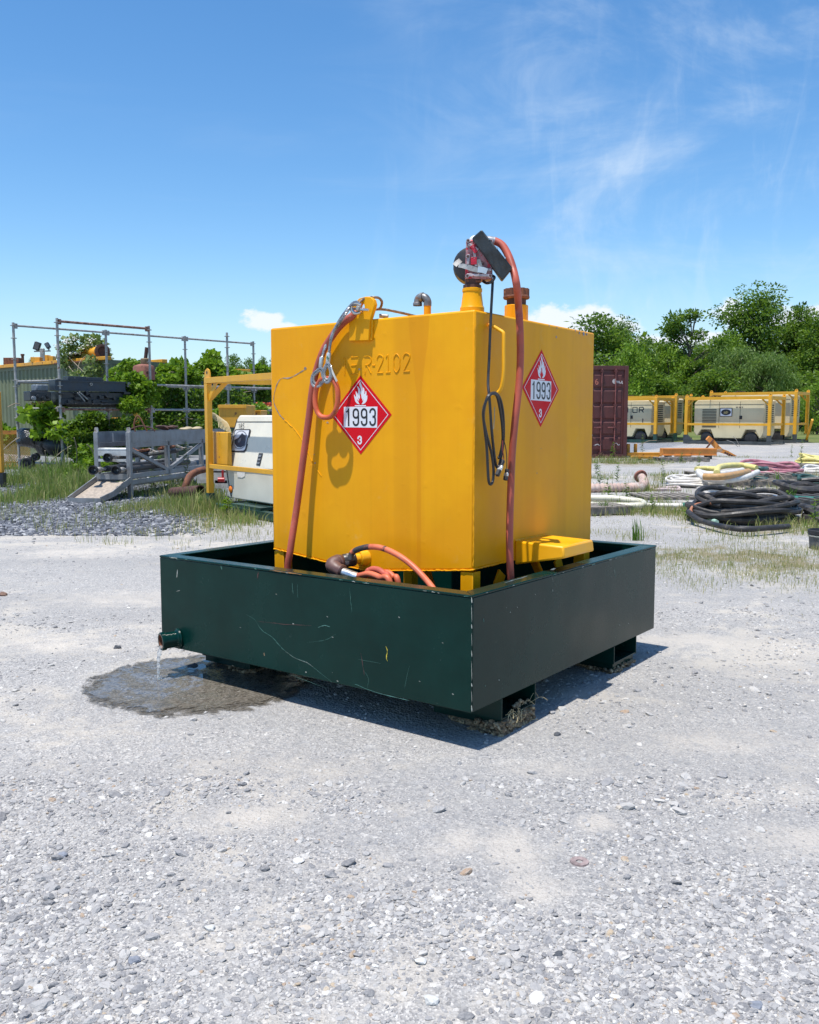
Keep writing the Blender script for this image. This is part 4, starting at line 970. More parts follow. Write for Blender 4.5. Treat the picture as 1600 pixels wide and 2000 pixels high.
# ------------------------------------------------------------------ gravel: crushed stones as instances on a cloud of points
def stone_mat(dark=False):
    m, nt, b = new_mat('crushed blue stone' if dark else 'crushed limestone'); g = G(nt); oi = nt.nodes.new('ShaderNodeObjectInfo'); co = g.coord()
    c = g.ramp(oi.outputs['Random'], [(0, (.19,.187,.192)), (.25, (.29,.283,.284)), (.5, (.38,.368,.356)), (.72, (.47,.45,.425)), (.92, (.58,.55,.505)), (.972, (.74,.72,.68)), (.985, (.46,.36,.24)), (1, (.36,.25,.17))])
    if dark: c = g.ramp(oi.outputs['Random'], [(0, (.05,.056,.07)), (.4, (.12,.13,.155)), (.75, (.20,.21,.235)), (.95, (.34,.345,.36)), (1, (.5,.5,.5))])
    n = g.noise(co, 1.8, 5, .7); c = g.mix(g.rng(n, .35, .7, 0, .12 if dark else .45), c, (.50,.48,.45,1))
    g.put(b.inputs['Base Color'], c); b.inputs['Roughness'].default_value = .9; b.inputs['Specular IOR Level'].default_value = .25
    g.put(b.inputs['Normal'], g.bump(n, .35, .12)); return m
STONE = stone_mat()
def gravel(name, P, S, Rz, kind_label=None, mat=None, idx=None):
    me = bpy.data.meshes.new(name); me.vertices.add(len(P)); me.vertices.foreach_set('co', P.astype(np.float32).ravel())
    for nm, tp, arr in (('ssc', 'FLOAT_VECTOR', S), ('srt', 'FLOAT_VECTOR', Rz)):
        a = me.attributes.new(nm, tp, 'POINT'); a.data.foreach_set('vector', arr.astype(np.float32).ravel())
    a = me.attributes.new('sid', 'INT', 'POINT'); a.data.foreach_set('value', (idx if idx is not None else rs.randint(0, 5, len(P))).astype(np.int32))
    me.update()
    o = bpy.data.objects.new(name, me); C.link(o); WM[o.name] = I4
    ng = bpy.data.node_groups.new(name+' scatter', 'GeometryNodeTree')
    ng.interface.new_socket('Geometry', in_out='INPUT', socket_type='NodeSocketGeometry'); ng.interface.new_socket('Geometry', in_out='OUTPUT', socket_type='NodeSocketGeometry')
    N = ng.nodes; L = ng.links; gi = N.new('NodeGroupInput'); go = N.new('NodeGroupOutput')
    join = N.new('GeometryNodeGeometryToInstance')
    for k in range(5):
        ico = N.new('GeometryNodeMeshIcoSphere'); ico.inputs['Radius'].default_value = 1; ico.inputs['Subdivisions'].default_value = 2
        sp = N.new('GeometryNodeSetPosition'); L.new(ico.outputs['Mesh'], sp.inputs['Geometry'])
        tx = N.new('ShaderNodeTexVoronoi'); tx.inputs['Scale'].default_value = .8+.12*k
        pos = N.new('GeometryNodeInputPosition'); ad = N.new('ShaderNodeVectorMath'); ad.operation = 'ADD'; ad.inputs[1].default_value = (k*7.3, k*3.1, k*5.7)
        L.new(pos.outputs[0], ad.inputs[0]); L.new(ad.outputs[0], tx.inputs['Vector'])
        mr = N.new('ShaderNodeMapRange'); mr.inputs[1].default_value = 0.1; mr.inputs[2].default_value = .9; mr.inputs[3].default_value = .62; mr.inputs[4].default_value = 1.25
        L.new(tx.outputs['Distance'], mr.inputs[0])
        sc2 = N.new('ShaderNodeVectorMath'); sc2.operation = 'SCALE'; L.new(pos.outputs[0], sc2.inputs[0]); L.new(mr.outputs[0], sc2.inputs['Scale'])
        L.new(sc2.outputs[0], sp.inputs['Position'])
        sm = N.new('GeometryNodeSetMaterial'); sm.inputs['Material'].default_value = mat or STONE; L.new(sp.outputs[0], sm.inputs['Geometry'])
        L.new(sm.outputs[0], join.inputs['Geometry'])
    ip = N.new('GeometryNodeInstanceOnPoints'); ip.inputs['Pick Instance'].default_value = True
    L.new(gi.outputs[0], ip.inputs['Points']); L.new(join.outputs[0], ip.inputs['Instance'])
    for nm, tp, sk in (('ssc', 'FLOAT_VECTOR', 'Scale'), ('srt', 'FLOAT_VECTOR', 'Rotation'), ('sid', 'INT', 'Instance Index')):
        na = N.new('GeometryNodeInputNamedAttribute'); na.data_type = tp; na.inputs['Name'].default_value = nm
        L.new(na.outputs['Attribute'], ip.inputs[sk])
    L.new(ip.outputs[0], go.inputs[0])
    md = o.modifiers.new('scatter', 'NODES'); md.node_group = ng
    me.materials.append(mat or STONE)
    return o
def vnoise(x, y, s, seed=0):
    r = np.random.RandomState(seed); T = r.rand(64, 64)
    x = x*s; y = y*s; xi = np.floor(x).astype(int); yi = np.floor(y).astype(int); fx_ = x-xi; fy_ = y-yi
    fx_ = fx_*fx_*(3-2*fx_); fy_ = fy_*fy_*(3-2*fy_)
    a = T[xi % 64, yi % 64]; b_ = T[(xi+1) % 64, yi % 64]; c_ = T[xi % 64, (yi+1) % 64]; d_ = T[(xi+1) % 64, (yi+1) % 64]
    return (a*(1-fx_)+b_*fx_)*(1-fy_)+(c_*(1-fx_)+d_*fx_)*fy_
def scatter_band(n, y0, y1, med, sig, mx, seed, spread=.62):
    r = np.random.RandomState(seed)
    y = np.sqrt(r.uniform(y0*y0, y1*y1, n)); x = r.uniform(-1, 1, n)*(y*spread+.25)
    dn = .6*vnoise(x, y, 1.3, 1)+.4*vnoise(x, y, 4.1, 2); keep = r.rand(n) < np.clip((dn-.22)*2.2, .10, 1)
    pd = np.zeros(n)
    for (px_, py_, rx_, ry_) in [(1000,1660,.22,.26),(900,1640,.2,.18),(1045,1735,.24,.18),(1165,1608,.16,.12),(860,1660,.16,.15),(1560,1640,.45,.25),(1400,1450,.7,.25),(1330,1250,.7,.35),(250,1170,1.1,.5),(100,1260,.8,.4),(480,1600,.35,.16),(1050,1500,.5,.16)]:
        c_ = gd(px_, py_); pd = np.maximum(pd, 1-np.hypot((x-c_.x)/rx_, (y-c_.y)/ry_))
    keep &= r.rand(n) > np.clip(pd*2.2, 0, .9)
    keep &= r.rand(n) < np.interp(y, [1.7, 2.5, 2.9, 4.2, 13], [1, 1, .62, .50, .6])
    x, y = x[keep], y[keep]; k = len(x)
    s = np.clip(np.exp(r.normal(np.log(med), sig, k)), med*.4, mx)
    S = np.stack([s*r.uniform(.8, 1.5, k), s*r.uniform(.7, 1.2, k), s*r.uniform(.40, .75, k)], 1)
    Rr = np.stack([r.normal(0, .25, k), r.normal(0, .25, k), r.uniform(0, 6.28, k)], 1)
    P = np.stack([x, y, S[:, 2]*r.uniform(-.5, .35, k)], 1)
    return P, S, Rr
bands = [scatter_band(50000, 1.7, 2.55, .0044, .48, .015, 21), scatter_band(90000, 1.7, 3.4, .0035, .48, .014, 1), scatter_band(5000, 1.7, 3.4, .0080, .45, .024, 2), scatter_band(62000, 3.2, 6.5, .0040, .50, .018, 3), scatter_band(2600, 3.2, 7.0, .0095, .40, .026, 4),
         scatter_band(16000, 6.5, 13, .0065, .45, .03, 5), scatter_band(260, 1.8, 6.0, .014, .35, .024, 6)]
# bigger loose stones on the darker left bank
r = np.random.RandomState(9); n = 26000; y = r.uniform(10.5, 21, n); x = -y*r.uniform(.17, .60, n); kp = x < -2.2-.30*(y-10)*.6-r.rand(n)*.8
x, y = x[kp], y[kp]; k = len(x); s = np.clip(np.exp(r.normal(np.log(.017), .35, k)), .008, .04)
bank = (np.stack([x, y, s*.2], 1), np.stack([s*1.2, s, s*.7], 1), np.stack([r.normal(0,.3,k), r.normal(0,.3,k), r.uniform(0,6.3,k)], 1))
tag(gravel('gravel', *bank, mat=stone_mat(True)), 'coarser blue grey crushed stone on the left bank', 'gravel', kind='stuff')
P = np.concatenate([b_[0] for b_ in bands]); S = np.concatenate([b_[1] for b_ in bands]); Rr = np.concatenate([b_[2] for b_ in bands])
# keep stones out of the puddle's middle, a few stick out of the water
wc = gd(390, 1335); ia = ((P[:,0]-wc.x)/.60)**2+((P[:,1]-wc.y)/.42)**2 < 1; kp = ~ia | (r.rand(len(P)) < .012)
lw = P[:, 1] > 1e9
tag(gravel('gravel', P[kp], S[kp], Rr[kp]), 'loose crushed limestone strewn over the yard', 'gravel', kind='stuff')
# single stones that stand out
def stone(x, y, s, mat, lab, seed):
    p = gd(x, y); mb = MB(); mb.blob((p.x, p.y, s*.3), (s*1.2, s, s*.62), seed, .45, 2); tag(mb.build('stone', mat, smooth=False), lab, 'stone')
st_d = M('dark slate stone', (.075,.08,.09), .85, var=.35, vs=30); st_l = M('pale stone', (.55,.54,.51), .9, var=.15, vs=30); st_g = M('blue grey stone', (.22,.235,.27), .9, var=.25, vs=30); st_b = M('brown stone', (.20,.12,.085), .9, var=.3, vs=30)
stone(377,1303,.024, st_d, 'small black stone sticking out of the puddle near the left foot', 1)
stone(230,1266,.020, st_d, 'dark stone on the gravel left of the drain stub', 2)
stone(1090,1866,.011, st_d, 'small dark angular stone in the lower right foreground', 3)
stone(842,1958,.016, st_l, 'white rounded pebble at the bottom centre of the picture', 4)
stone(1478,1966,.014, st_g, 'grey angular stone near the bottom right corner', 5)
stone(120,1674,.015, st_g, 'flat blue grey stone in the left foreground', 6)
wp = gd(1132, 1684); mb = MB(); mb.lathe([(.011,0),(.011,.004),(.029,.005),(.030,.0),(.011,0)], wp, (0,0,1), 24, caps=False); tag(mb.build('rusty_washer', M('brown washer rust', (.26,.20,.19), .9, var=.3, vs=60)), 'flat rusty washer half sunk in the gravel of the right foreground', 'washer')
stone(822,1880,.013, st_l, 'pale pebble above the white one near the bottom centre', 8)
stone(262,1878,.014, st_g, 'blue grey stone in the lower left foreground', 10)
stone(410,1815,.013, st_l, 'white pebble in the lower left foreground', 11)
stone(1088,1436,.014, st_d, 'dark stone on the gravel right of the near tray corner', 12)
stone(6,1163,.030, st_b, 'reddish brown stone at the left edge of the picture', 13)

# ------------------------------------------------------------------ leaves and grass
def leaves(blobs, n, size, seed, droop=0.0, aspect=.62, shell=.0, hbias=.0):
    """many small leaf faces spread through a set of ellipsoids: (cx,cy,cz,rx,ry,rz,weight)"""
    r = np.random.RandomState(seed); B = np.array(blobs, float); w = B[:, 6]/B[:, 6].sum(); idx = r.choice(len(B), n, p=w)
    d = r.normal(size=(n, 3)); d /= np.linalg.norm(d, axis=1)[:, None]
    rad = r.rand(n)**(1/3.0 if shell == 0 else 1/(3.0+shell*6))
    c = B[idx, :3]+d*rad[:, None]*B[idx, 3:6]
    return leaf_quads(c, size, r, droop, aspect, d, hbias)
def leaf_quads(c, size, r, droop=0.0, aspect=.62, out=None, hbias=0.0):
    n = len(c); a = r.normal(size=(n, 3)); 
    if out is not None: a = a*.8+out*.7
    a[:, 2] -= droop; a /= np.linalg.norm(a, axis=1)[:, None]
    b_ = r.normal(size=(n, 3)); b_[:, 2] *= .45; b_ -= a*(a*b_).sum(1)[:, None]; b_ /= np.linalg.norm(b_, axis=1)[:, None]
    s = size*np.exp(r.normal(0, .30, n))[:, None]
    V = np.stack([c, c+a*s*.45+b_*s*aspect*.5, c+a*s, c+a*s*.45-b_*s*aspect*.5], 1).reshape(-1, 3)
    F = np.arange(4*n).reshape(n, 4); h = np.clip(r.beta(1.6, 2.2, n)+hbias, 0, 1)
    return V, F, np.repeat(h, 4)
def join_np(parts):
    Vs, Fs, Hs = [], [], []; o = 0
    for V, F, H in parts: Vs.append(V); Fs.append(F+o); Hs.append(H); o += len(V)
    return np.concatenate(Vs), np.concatenate(Fs), np.concatenate(Hs)
def blades(pts, hts, seed, width=.006, lean=.35, hue=(.0, .6)):
    r = np.random.RandomState(seed); P = np.asarray(pts, float); n = len(P); H = np.asarray(hts)
    a = r.uniform(0, 6.283, n); L = np.abs(r.normal(0, lean, n))
    dx = np.cos(a)*L; dy = np.sin(a)*L; wa = r.uniform(0, 6.283, n); w = width*(.45+.6*r.rand(n))*(H/.25)**.4*.72
    wx_ = np.cos(wa)*w; wy_ = np.sin(wa)*w; Z = np.zeros(n)
    B = P; m_ = P+np.stack([dx*H*.35, dy*H*.35, H*.6], 1); t = P+np.stack([dx*H, dy*H, H*(1-.25*L)], 1)
    W = np.stack([wx_, wy_, Z], 1)
    V = np.stack([B-W, B+W, m_+W*.8, m_-W*.8, t], 1).reshape(-1, 3)
    i = np.arange(n)*5; F = np.concatenate([np.stack([i, i+1, i+2], 1), np.stack([i, i+2, i+3], 1), np.stack([i+3, i+2, i+4], 1)])
    h = np.clip(r.uniform(hue[0], hue[1], n), 0, 1); return V, F, np.repeat(h, 5)
def grass_at(specs, seed):
    out = []; r = np.random.RandomState(seed)
    for (x, y, rx, ry, n, ht, hu0, hu1, w) in specs:
        # rx in px at that depth, ry metres along the ground
        c = gd(x, y); D = c.y; k = n; nc = max(1, n//14); ct = np.stack([c.x+r.normal(0, .5, nc)*rx/1766*D, c.y+r.normal(0, .5, nc)*ry], 1)
        idx = r.randint(0, nc, k); p = ct[idx]+r.normal(0, 1, (k, 2))*min(.10, .25*ry)
        cs = np.exp(r.normal(0, .35, nc))[idx]
        P3 = np.stack([p[:, 0], p[:, 1], np.zeros(k)-.003], 1)
        out.append(blades(P3, ht*cs*r.uniform(.45, 1.15, k), r.randint(1 << 30), w, .38, (hu0, hu1)))
    return join_np(out)
GL = []  # (x, y, spread px, spread m, blades, height, hue0, hue1, blade width)
for x, y, n, h in [(20,985,700,.28),(60,975,900,.32),(100,968,1100,.40),(140,955,1100,.45),(175,945,900,.45),(60,940,1100,.45),(20,945,900,.4),(120,930,1100,.45),(160,925,900,.4),(90,915,700,.4),(30,915,600,.4)]:
    GL.append((x, y, 70, 1.2, int(n*1.0), h*.58, .0, .70, .010))
for x, y, n, h in [(250,1000,500,.20),(300,992,800,.24),(340,985,900,.28),(370,1000,1000,.32),(400,990,1100,.38),(430,1000,900,.34),(455,1015,800,.24),(490,1020,600,.18),(330,965,600,.3),(270,965,400,.25),(300,945,500,.3),(360,950,500,.35),(380,970,800,.4)]:
    GL.append((x, y, 55, .8, int(n*.85), h*.55, .05, .90, .009))
for x, y, n in [(180,1005,150),(220,1020,150),(150,1030,100),(420,1035,250),(60,1010,250),(350,1030,200),(480,1045,150),(250,1050,90),(10,1000,300)]:
    GL.append((x, y, 80, .9, n, .10, .3, 1.0, .007))
tag(np_mesh('wild_grass', *(lambda q_: (q_[0], q_[1], grass_m, None, q_[2]))(grass_at(GL, 3))), 'rough mixed grass growing along the left bank', 'grass', kind='stuff')
GR = []
for x, y, n, h in [(1180,905,900,.35),(1215,900,900,.35),(1250,905,800,.30),(1290,905,500,.22),(1170,935,500,.28),(1210,960,600,.30),(1260,958,600,.30),(1290,930,500,.28),(1320,940,600,.28),(1180,1000,700,.30),(1230,1000,700,.26),(1280,1002,800,.24),(1330,1003,700,.22),(1350,1020,500,.20),(1400,1040,300,.16),(1460,1045,300,.20),(1520,1030,700,.26),(1560,1025,600,.26),(1590,1040,500,.24),(1540,955,500,.25),(1560,930,500,.3),(1400,965,300,.2),(1450,960,300,.2),(1480,915,250,.25),(1340,900,300,.2),(1330,885,300,.2),(1480,895,300,.2),(1400,893,300,.15),(1560,893,300,.15),(1260,985,600,.25),(1160,985,400,.25)]:
    GR.append((x, y, 50, .6, int(n*.62), h*.45, .10, .95, .009))
for x, y, n in [(1300,1110,260),(1330,1085,200),(1380,1095,240),(1440,1085,260),(1500,1105,260),(1540,1085,300),(1580,1110,200),(1420,1120,160),(1350,1140,140),(1470,1130,120),(1560,1140,120),(1290,1090,200),(1250,1045,150),(1400,1065,150),(1190,1045,100),(1580,1075,200),(1470,1060,120)]:
    GR.append((x, y, 60, .5, n*2, .050, .30, 1.0, .006))
for x, y, n in [(1300,1075,900),(1400,1095,900),(1480,1100,1200),(1560,1110,1200),(1520,1130,900),(1440,1070,700),(1350,1010,900),(1220,1010,700),(500,1075,250),(440,1080,200)]:
    GR.append((x, y, 130, 1.6, int(n*.7), .022, .55, 1.0, .007))
tag(np_mesh('wild_grass', *(lambda q_: (q_[0], q_[1], grass_m, None, q_[2]))(grass_at(GR, 4))), 'dry and green grass tufts spread among the hoses on the right', 'grass', kind='stuff')

def weed(name, x, y, h, n, lab, cat='weed', mat=None, leaf=.12, seed=1, lean=.25, group=None):
    """leafy upright weed: stem with long narrow leaves"""
    c = gd(x, y); M_ = Matrix.Translation((c.x, c.y, 0)); t = thing(name, lab, cat, M_, group); r = np.random.RandomState(seed)
    top = Vector((r.uniform(-1,1)*lean*h*.3, 0, h)); mb = MB(); mb.tube([(0,0,0), top*.5+Vector((.01,0,0)), top], .004, 6, rf=lambda t_: .005*(1-.6*t_)); mb.build('stem', leafless, t)
    tt = r.rand(n)**.8; cpos = np.array([list(top*float(q_)) for q_ in tt]); a = r.uniform(0, 6.28, n)
    d = np.stack([np.cos(a), np.sin(a), r.uniform(.2, 1.0, n)], 1); d /= np.linalg.norm(d, axis=1)[:, None]
    side = np.stack([-np.sin(a), np.cos(a), np.zeros(n)], 1); L = leaf*(1.15-.6*tt)[:, None]
    V = np.stack([cpos, cpos+d*L*.4+side*L*.13, cpos+d*L+np.array([0,0,-.25])*L, cpos+d*L*.4-side*L*.13], 1).reshape(-1, 3)
    np_mesh('leaf_cluster', V, np.arange(4*n).reshape(n, 4), mat or weed_m, t, np.repeat(r.rand(n), 4)); return t
def blade_tuft(x, y, h, n, lab, seed=1, w=.010, hue=(0, .3)):
    c = gd(x, y); t = thing('grass_tuft', lab, 'grass tuft', Matrix.Translation((c.x, c.y, 0))); r = np.random.RandomState(seed)
    V, F, H = blades(np.stack([r.normal(0, .03, n), r.normal(0, .03, n), np.zeros(n)], 1), h*r.uniform(.4, 1.1, n), seed, w, .45, hue); np_mesh('blades', V, F, weed_m, t, H)
blade_tuft(1244, 1056, .27, 26, 'fresh green blade tuft beside the right corner of the green tray', 5, .010)
blade_tuft(1545, 985, .34, 26, 'broad bladed green tuft right of the big black hose coil', 6, .016)
blade_tuft(1180, 1005, .32, 26, 'broad bladed green tuft beside the yellow tank under the cream hoses', 9, .016)
blade_tuft(1520, 945, .38, 16, 'tall broad bladed tuft behind the pink hose', 16, .014)
blade_tuft(1400, 985, .14, 16, 'small tuft growing through the big black hose coil', 19, .012)
blade_tuft(1465, 1010, .16, 16, 'small tuft at the front edge of the black hose coil', 20, .010)
weed('tall_weed', 1255, 893, .75, 60, 'tall leafy weed in front of the maroon container corner', seed=2)
weed('tall_weed', 1563, 925, .85, 70, 'tall leafy weed standing right of the pink hose coil', seed=3, leaf=.10)
weed('tall_weed', 1362, 935, .60, 50, 'thin tall weed between the white and tan hoses', seed=4, leaf=.10)
weed('tall_weed', 1196, 898, .55, 70, 'bushy weed at the foot of the maroon container', seed=8, leaf=.14)
weed('tall_weed', 368, 955, .90, 80, 'feathery goldenrod weed growing inside the aluminium rack', seed=5, leaf=.13)
weed('bright_weed', 442, 1012, .28, 70, 'bright lime green weed in front of the cream compressor', seed=6, leaf=.13, mat=vine_m)
weed('tall_weed', 1295, 945, .50, 50, 'small weed right of the corrugated pink pipe', seed=12, leaf=.10)
for i, (x, y, h) in enumerate([(1172,955,.45),(1205,940,.40),(1188,975,.35),(1222,985,.35),(1165,925,.4),(1345,1012,.3),(1275,1000,.25),(1590,1030,.35),(1535,1000,.3),(1480,925,.35),(1330,905,.3)]):
    weed('gravel_weed', x, y, h, 46, ['weed between the tank edge and the corrugated pipe','weed in front of the corrugated pipe','weed beside the cream hoses','small weed before the cream hose bend','weed left of the corrugated pipe by the tank','low weed at the left of the black coil','low weed in the gravel before the thin whitish hose','low weed by the bucket at the right edge','weed at the right of the black coil','weed behind the pink hose coil','weed by the grey timber pallet'][i], seed=60+i, leaf=.11)
weed('tall_weed', 1545, 893, .45, 40, 'short weed in front of the yellow hose', seed=13, leaf=.09)
for i, (x, y, h) in enumerate([(265,935,.55),(220,948,.5),(335,948,.6),(300,960,.45),(310,935,.5)]):
    weed('rank_weed', x, y, h, 60, ['weed clump behind the aluminium rack end','weed beside the sand coloured chute of the rack','weed inside the rack by its brace','low weed under the rack rails','weed behind the rack middle posts'][i], seed=20+i, leaf=.12)

# ------------------------------------------------------------------ left: tube scaffold rack
scaf = thing('scaffold_rack', 'tall rack of galvanised scaffold tubes with couplers, overgrown with vines', 'scaffold', Matrix.Translation((-7.2, 23.5, 0)))
A0 = Vector((-9.49, 22.0, 0)); B0 = Vector((-8.17, 21.3, 0)); DV = Vector((1.6, 1.84, 0))
AP = [A0+DV*k for k in range(4)]; BP = [B0+DV*k for k in range(4)]
TOPZ = 3.62
def scpost(p, z1, mat=galv):
    mb = MB(); mb.cyl((p.x, p.y, 0), (p.x, p.y, z1), .031, 10); po = mb.build('post', mat, scaf, I4)
    mb = MB()
    for z in [.35, .85, 1.35, 1.60, 2.10, 2.25, 2.75, 3.25, 3.55]:
        if z < z1:
            mb.lathe([(.033,-.010),(.072,-.007),(.072,.007),(.033,.010)], (p.x, p.y, z), (0,0,1), 12)
    mb.build('coupler_ring', mat, po, I4)
for p in AP: scpost(p, TOPZ)
for k, p in enumerate(BP): scpost(p, TOPZ+.03)
def rail(a, b, z, mat=galv, r=.026, sag=0):
    mb = MB(); a = Vector((a.x, a.y, z)); b = Vector((b.x, b.y, z)); d = (b-a).normalized()
    mb.tube([a+d*.06, a.lerp(b, .33)+Vector((0,0,-sag)), a.lerp(b, .66)+Vector((0,0,-sag)), b-d*.06], r, 10); o = mb.build('rail', mat, scaf, I4)
    mb = MB()
    for q_, s_ in ((a, 1), (b, -1)):
        c = q_+d*s_*.055; mb.beam(c+Vector((0,0,-.07)), c+Vector((0,0,.05)), .06, .075, d)
    mb.build('wedge_head', mat if mat is not galv else galv, o, I4)
rust_tube = galv_rust
for k in range(3): rail(AP[k], AP[k+1], 3.55)
rail(BP[0], BP[1], 3.58, rust_tube, .030)
rail(AP[0], BP[0], 2.22); rail(AP[0], BP[0], 1.57); rail(AP[0], BP[0], .27)
for k in (1, 2): rail(BP[k], BP[k+1], 2.18)
for k in range(3): rail(BP[k], BP[k+1], 1.55, rust_tube if k == 0 else galv)
rail(BP[0]+DV*.72, BP[1], 2.18)
for k in range(3): rail(AP[k], AP[k+1], 2.20); rail(AP[k], AP[k+1], 1.57)
for k in (1, 2, 3): rail(AP[k], BP[k], 2.20); rail(AP[k], BP[k], 1.56)
# boards on the shelf
for k in range(7):
    t = k/7.0; a = A0.lerp(B0, .12+t*.8); rr = random.Random(k)
    mb = MB(); e0 = a+DV*(.05+rr.random()*.1); mb.beam((e0.x, e0.y, 1.62+rr.uniform(0,.03)), (a.x+DV.x*(.93+rr.random()*.15), a.y+DV.y*1.0, 1.62+rr.uniform(0,.04)), .17, .035); mb.build('board', wood_dark, scaf, I4, smooth=False)

# load on the shelf: black steel beam, machine blocks, broken planks
bd = (BP[1]-BP[0]).normalized(); side = Vector((bd.y, -bd.x, 0))
bo = thing('steel_beam', 'dark blue grey steel beam lying on the scaffold shelf above black machinery', 'beam', frame_at(BP[0]+Vector((0,0,0)), bd.x, bd.y))
FB = WM[bo.name]
mb = MB(); mb.bx(-.12, 1.72, -.02, .30, 1.985, 2.235); mb.build('web', navy, bo, bevel=.01)
mb = MB(); mb.bx(-.12, 1.72, -.045, -.022, 2.20, 2.235); mb.bx(-.12, 1.72, -.045, -.022, 1.985, 2.015); mb.build('flange', navy, bo)
mb = MB(); mb.lathe([(.035,0),(.035,.03),(.022,.03),(.022,0)], (.78, -.025, 2.15), (0,-1,0), 14); mb.build('eye', galv, bo)
mb = MB(); mb.bx(.25, .72, .05, .30, 2.237, 2.33); mb.bx(.75, 1.15, .05, .30, 2.237, 2.32); mb.build('top_bracket', navy, bo, bevel=.008)
mc = thing('machine_block', 'black dismantled machinery wedged under the beam on the scaffold shelf', 'machinery', FB)
mb = MB(); mb.bx(.0, 1.75, .0, .5, 1.68, 1.97); mb.build('casing', black_paint, mc, bevel=.02)
rr = random.Random(12)
for i in range(16):
    x0 = rr.uniform(-.1, 1.7); z0 = rr.uniform(1.68, 1.93); mb = MB()
    if i % 3: mb.bx(x0, x0+rr.uniform(.06,.22), -.07-rr.random()*.07, .01, z0, z0+rr.uniform(.03,.10)); mb.build('bracket', black_paint, mc, bevel=.006)
    else: mb.cyl((x0, -.10, z0+.03), (x0, .0, z0+.03), rr.uniform(.02,.05), 12); mb.build('pulley', black_paint, mc)
mb = MB(); mb.bx(.0, 1.95, -.04, .40, 1.655, 1.80); mb.build('base_plate', black_paint, mc, bevel=.01)
mb = MB(); mb.beam((.42, -.12, 1.96), (.62, -.14, 1.78), .05, .02); mb.beam((.38, -.12, 1.94), (.55, -.13, 1.74), .03, .02); mb.build('torn_lagging', M('torn grey lagging', (.30,.29,.27), .8, var=.4, vs=30), mc)
el = thing('gearbox', 'grey black gearbox sticking out of the scaffold shelf on the left of the beam', 'machinery', FB)
mb = MB(); mb.bx(-.66, -.16, .1, .45, 1.74, 1.96); mb.build('housing', black_paint, el, bevel=.02)
mb = MB(); mb.bx(-.50, -.20, .12, .4, 1.962, 2.12); mb.build('cover', M('grey casting', (.15,.17,.19), .5, metal=.3, var=.4, vs=12), el, bevel=.03)
for i in range(4):
    mb = MB(); mb.lathe([(.05,0),(.05,.05),(.03,.05),(.03,.07)], (-.60+i*.12, .098, 1.80+.04*(i % 2)), (0,-1,0), 12); mb.build('port', alu if i == 0 else black_paint, el)
for i in range(6):
    rr = random.Random(i); mb = MB(); p0 = FB @ Vector((.1+i*.22, -.10+rr.uniform(-.05,.05), 1.665+rr.uniform(0,.03))); p1 = FB @ Vector((.5+i*.25, -.05, 1.68+rr.uniform(0,.05))); mb.beam(p0, p1, .07, .022)
    tag(mb.build('broken_plank', wood_dark, smooth=False), ['leftmost','second','third','fourth','fifth','rightmost'][i]+' splintered dark plank under the machinery on the scaffold shelf', 'plank', 'broken planks on the scaffold shelf')

# rusty wellhead bonnet with stem
dc = at(282, 742, 23.6); dr_ = thing('rusty_bonnet', 'round rusty red steel bonnet with an upright stem standing on the scaffold', 'valve', Matrix.Translation(dc))
mb = MB(); mb.lathe([(.27,.0),(.275,.30),(.25,.36),(.12,.40)], (0,0,0), (0,0,1), 28); mb.build('drum', M('red rusty steel', (.26,.105,.075), .8, var=.25, vs=6, spots=[((.12,.05,.035), 9, .55, .68, .85)]), dr_)
mb = MB(); mb.lathe([(.115,.39),(.12,.40),(.12,.53),(.10,.55)], (.04,0,0), (0,0,1), 18); mb.build('neck', M('weathered bronze', (.20,.14,.075), .7, var=.3, vs=10), dr_)
mb = MB(); mb.tube([(.05,0,.54), (.09,0,.83)], .048, 12); mb.build('stem', rust_dark, dr_)
for a in range(5):
    mb = MB(); an = a*1.25+.3; mb.cyl((.25*math.cos(an), .25*math.sin(an), .18), (.31*math.cos(an), .31*math.sin(an), .18), .035, 8); mb.build('lug', rust_dark, dr_)

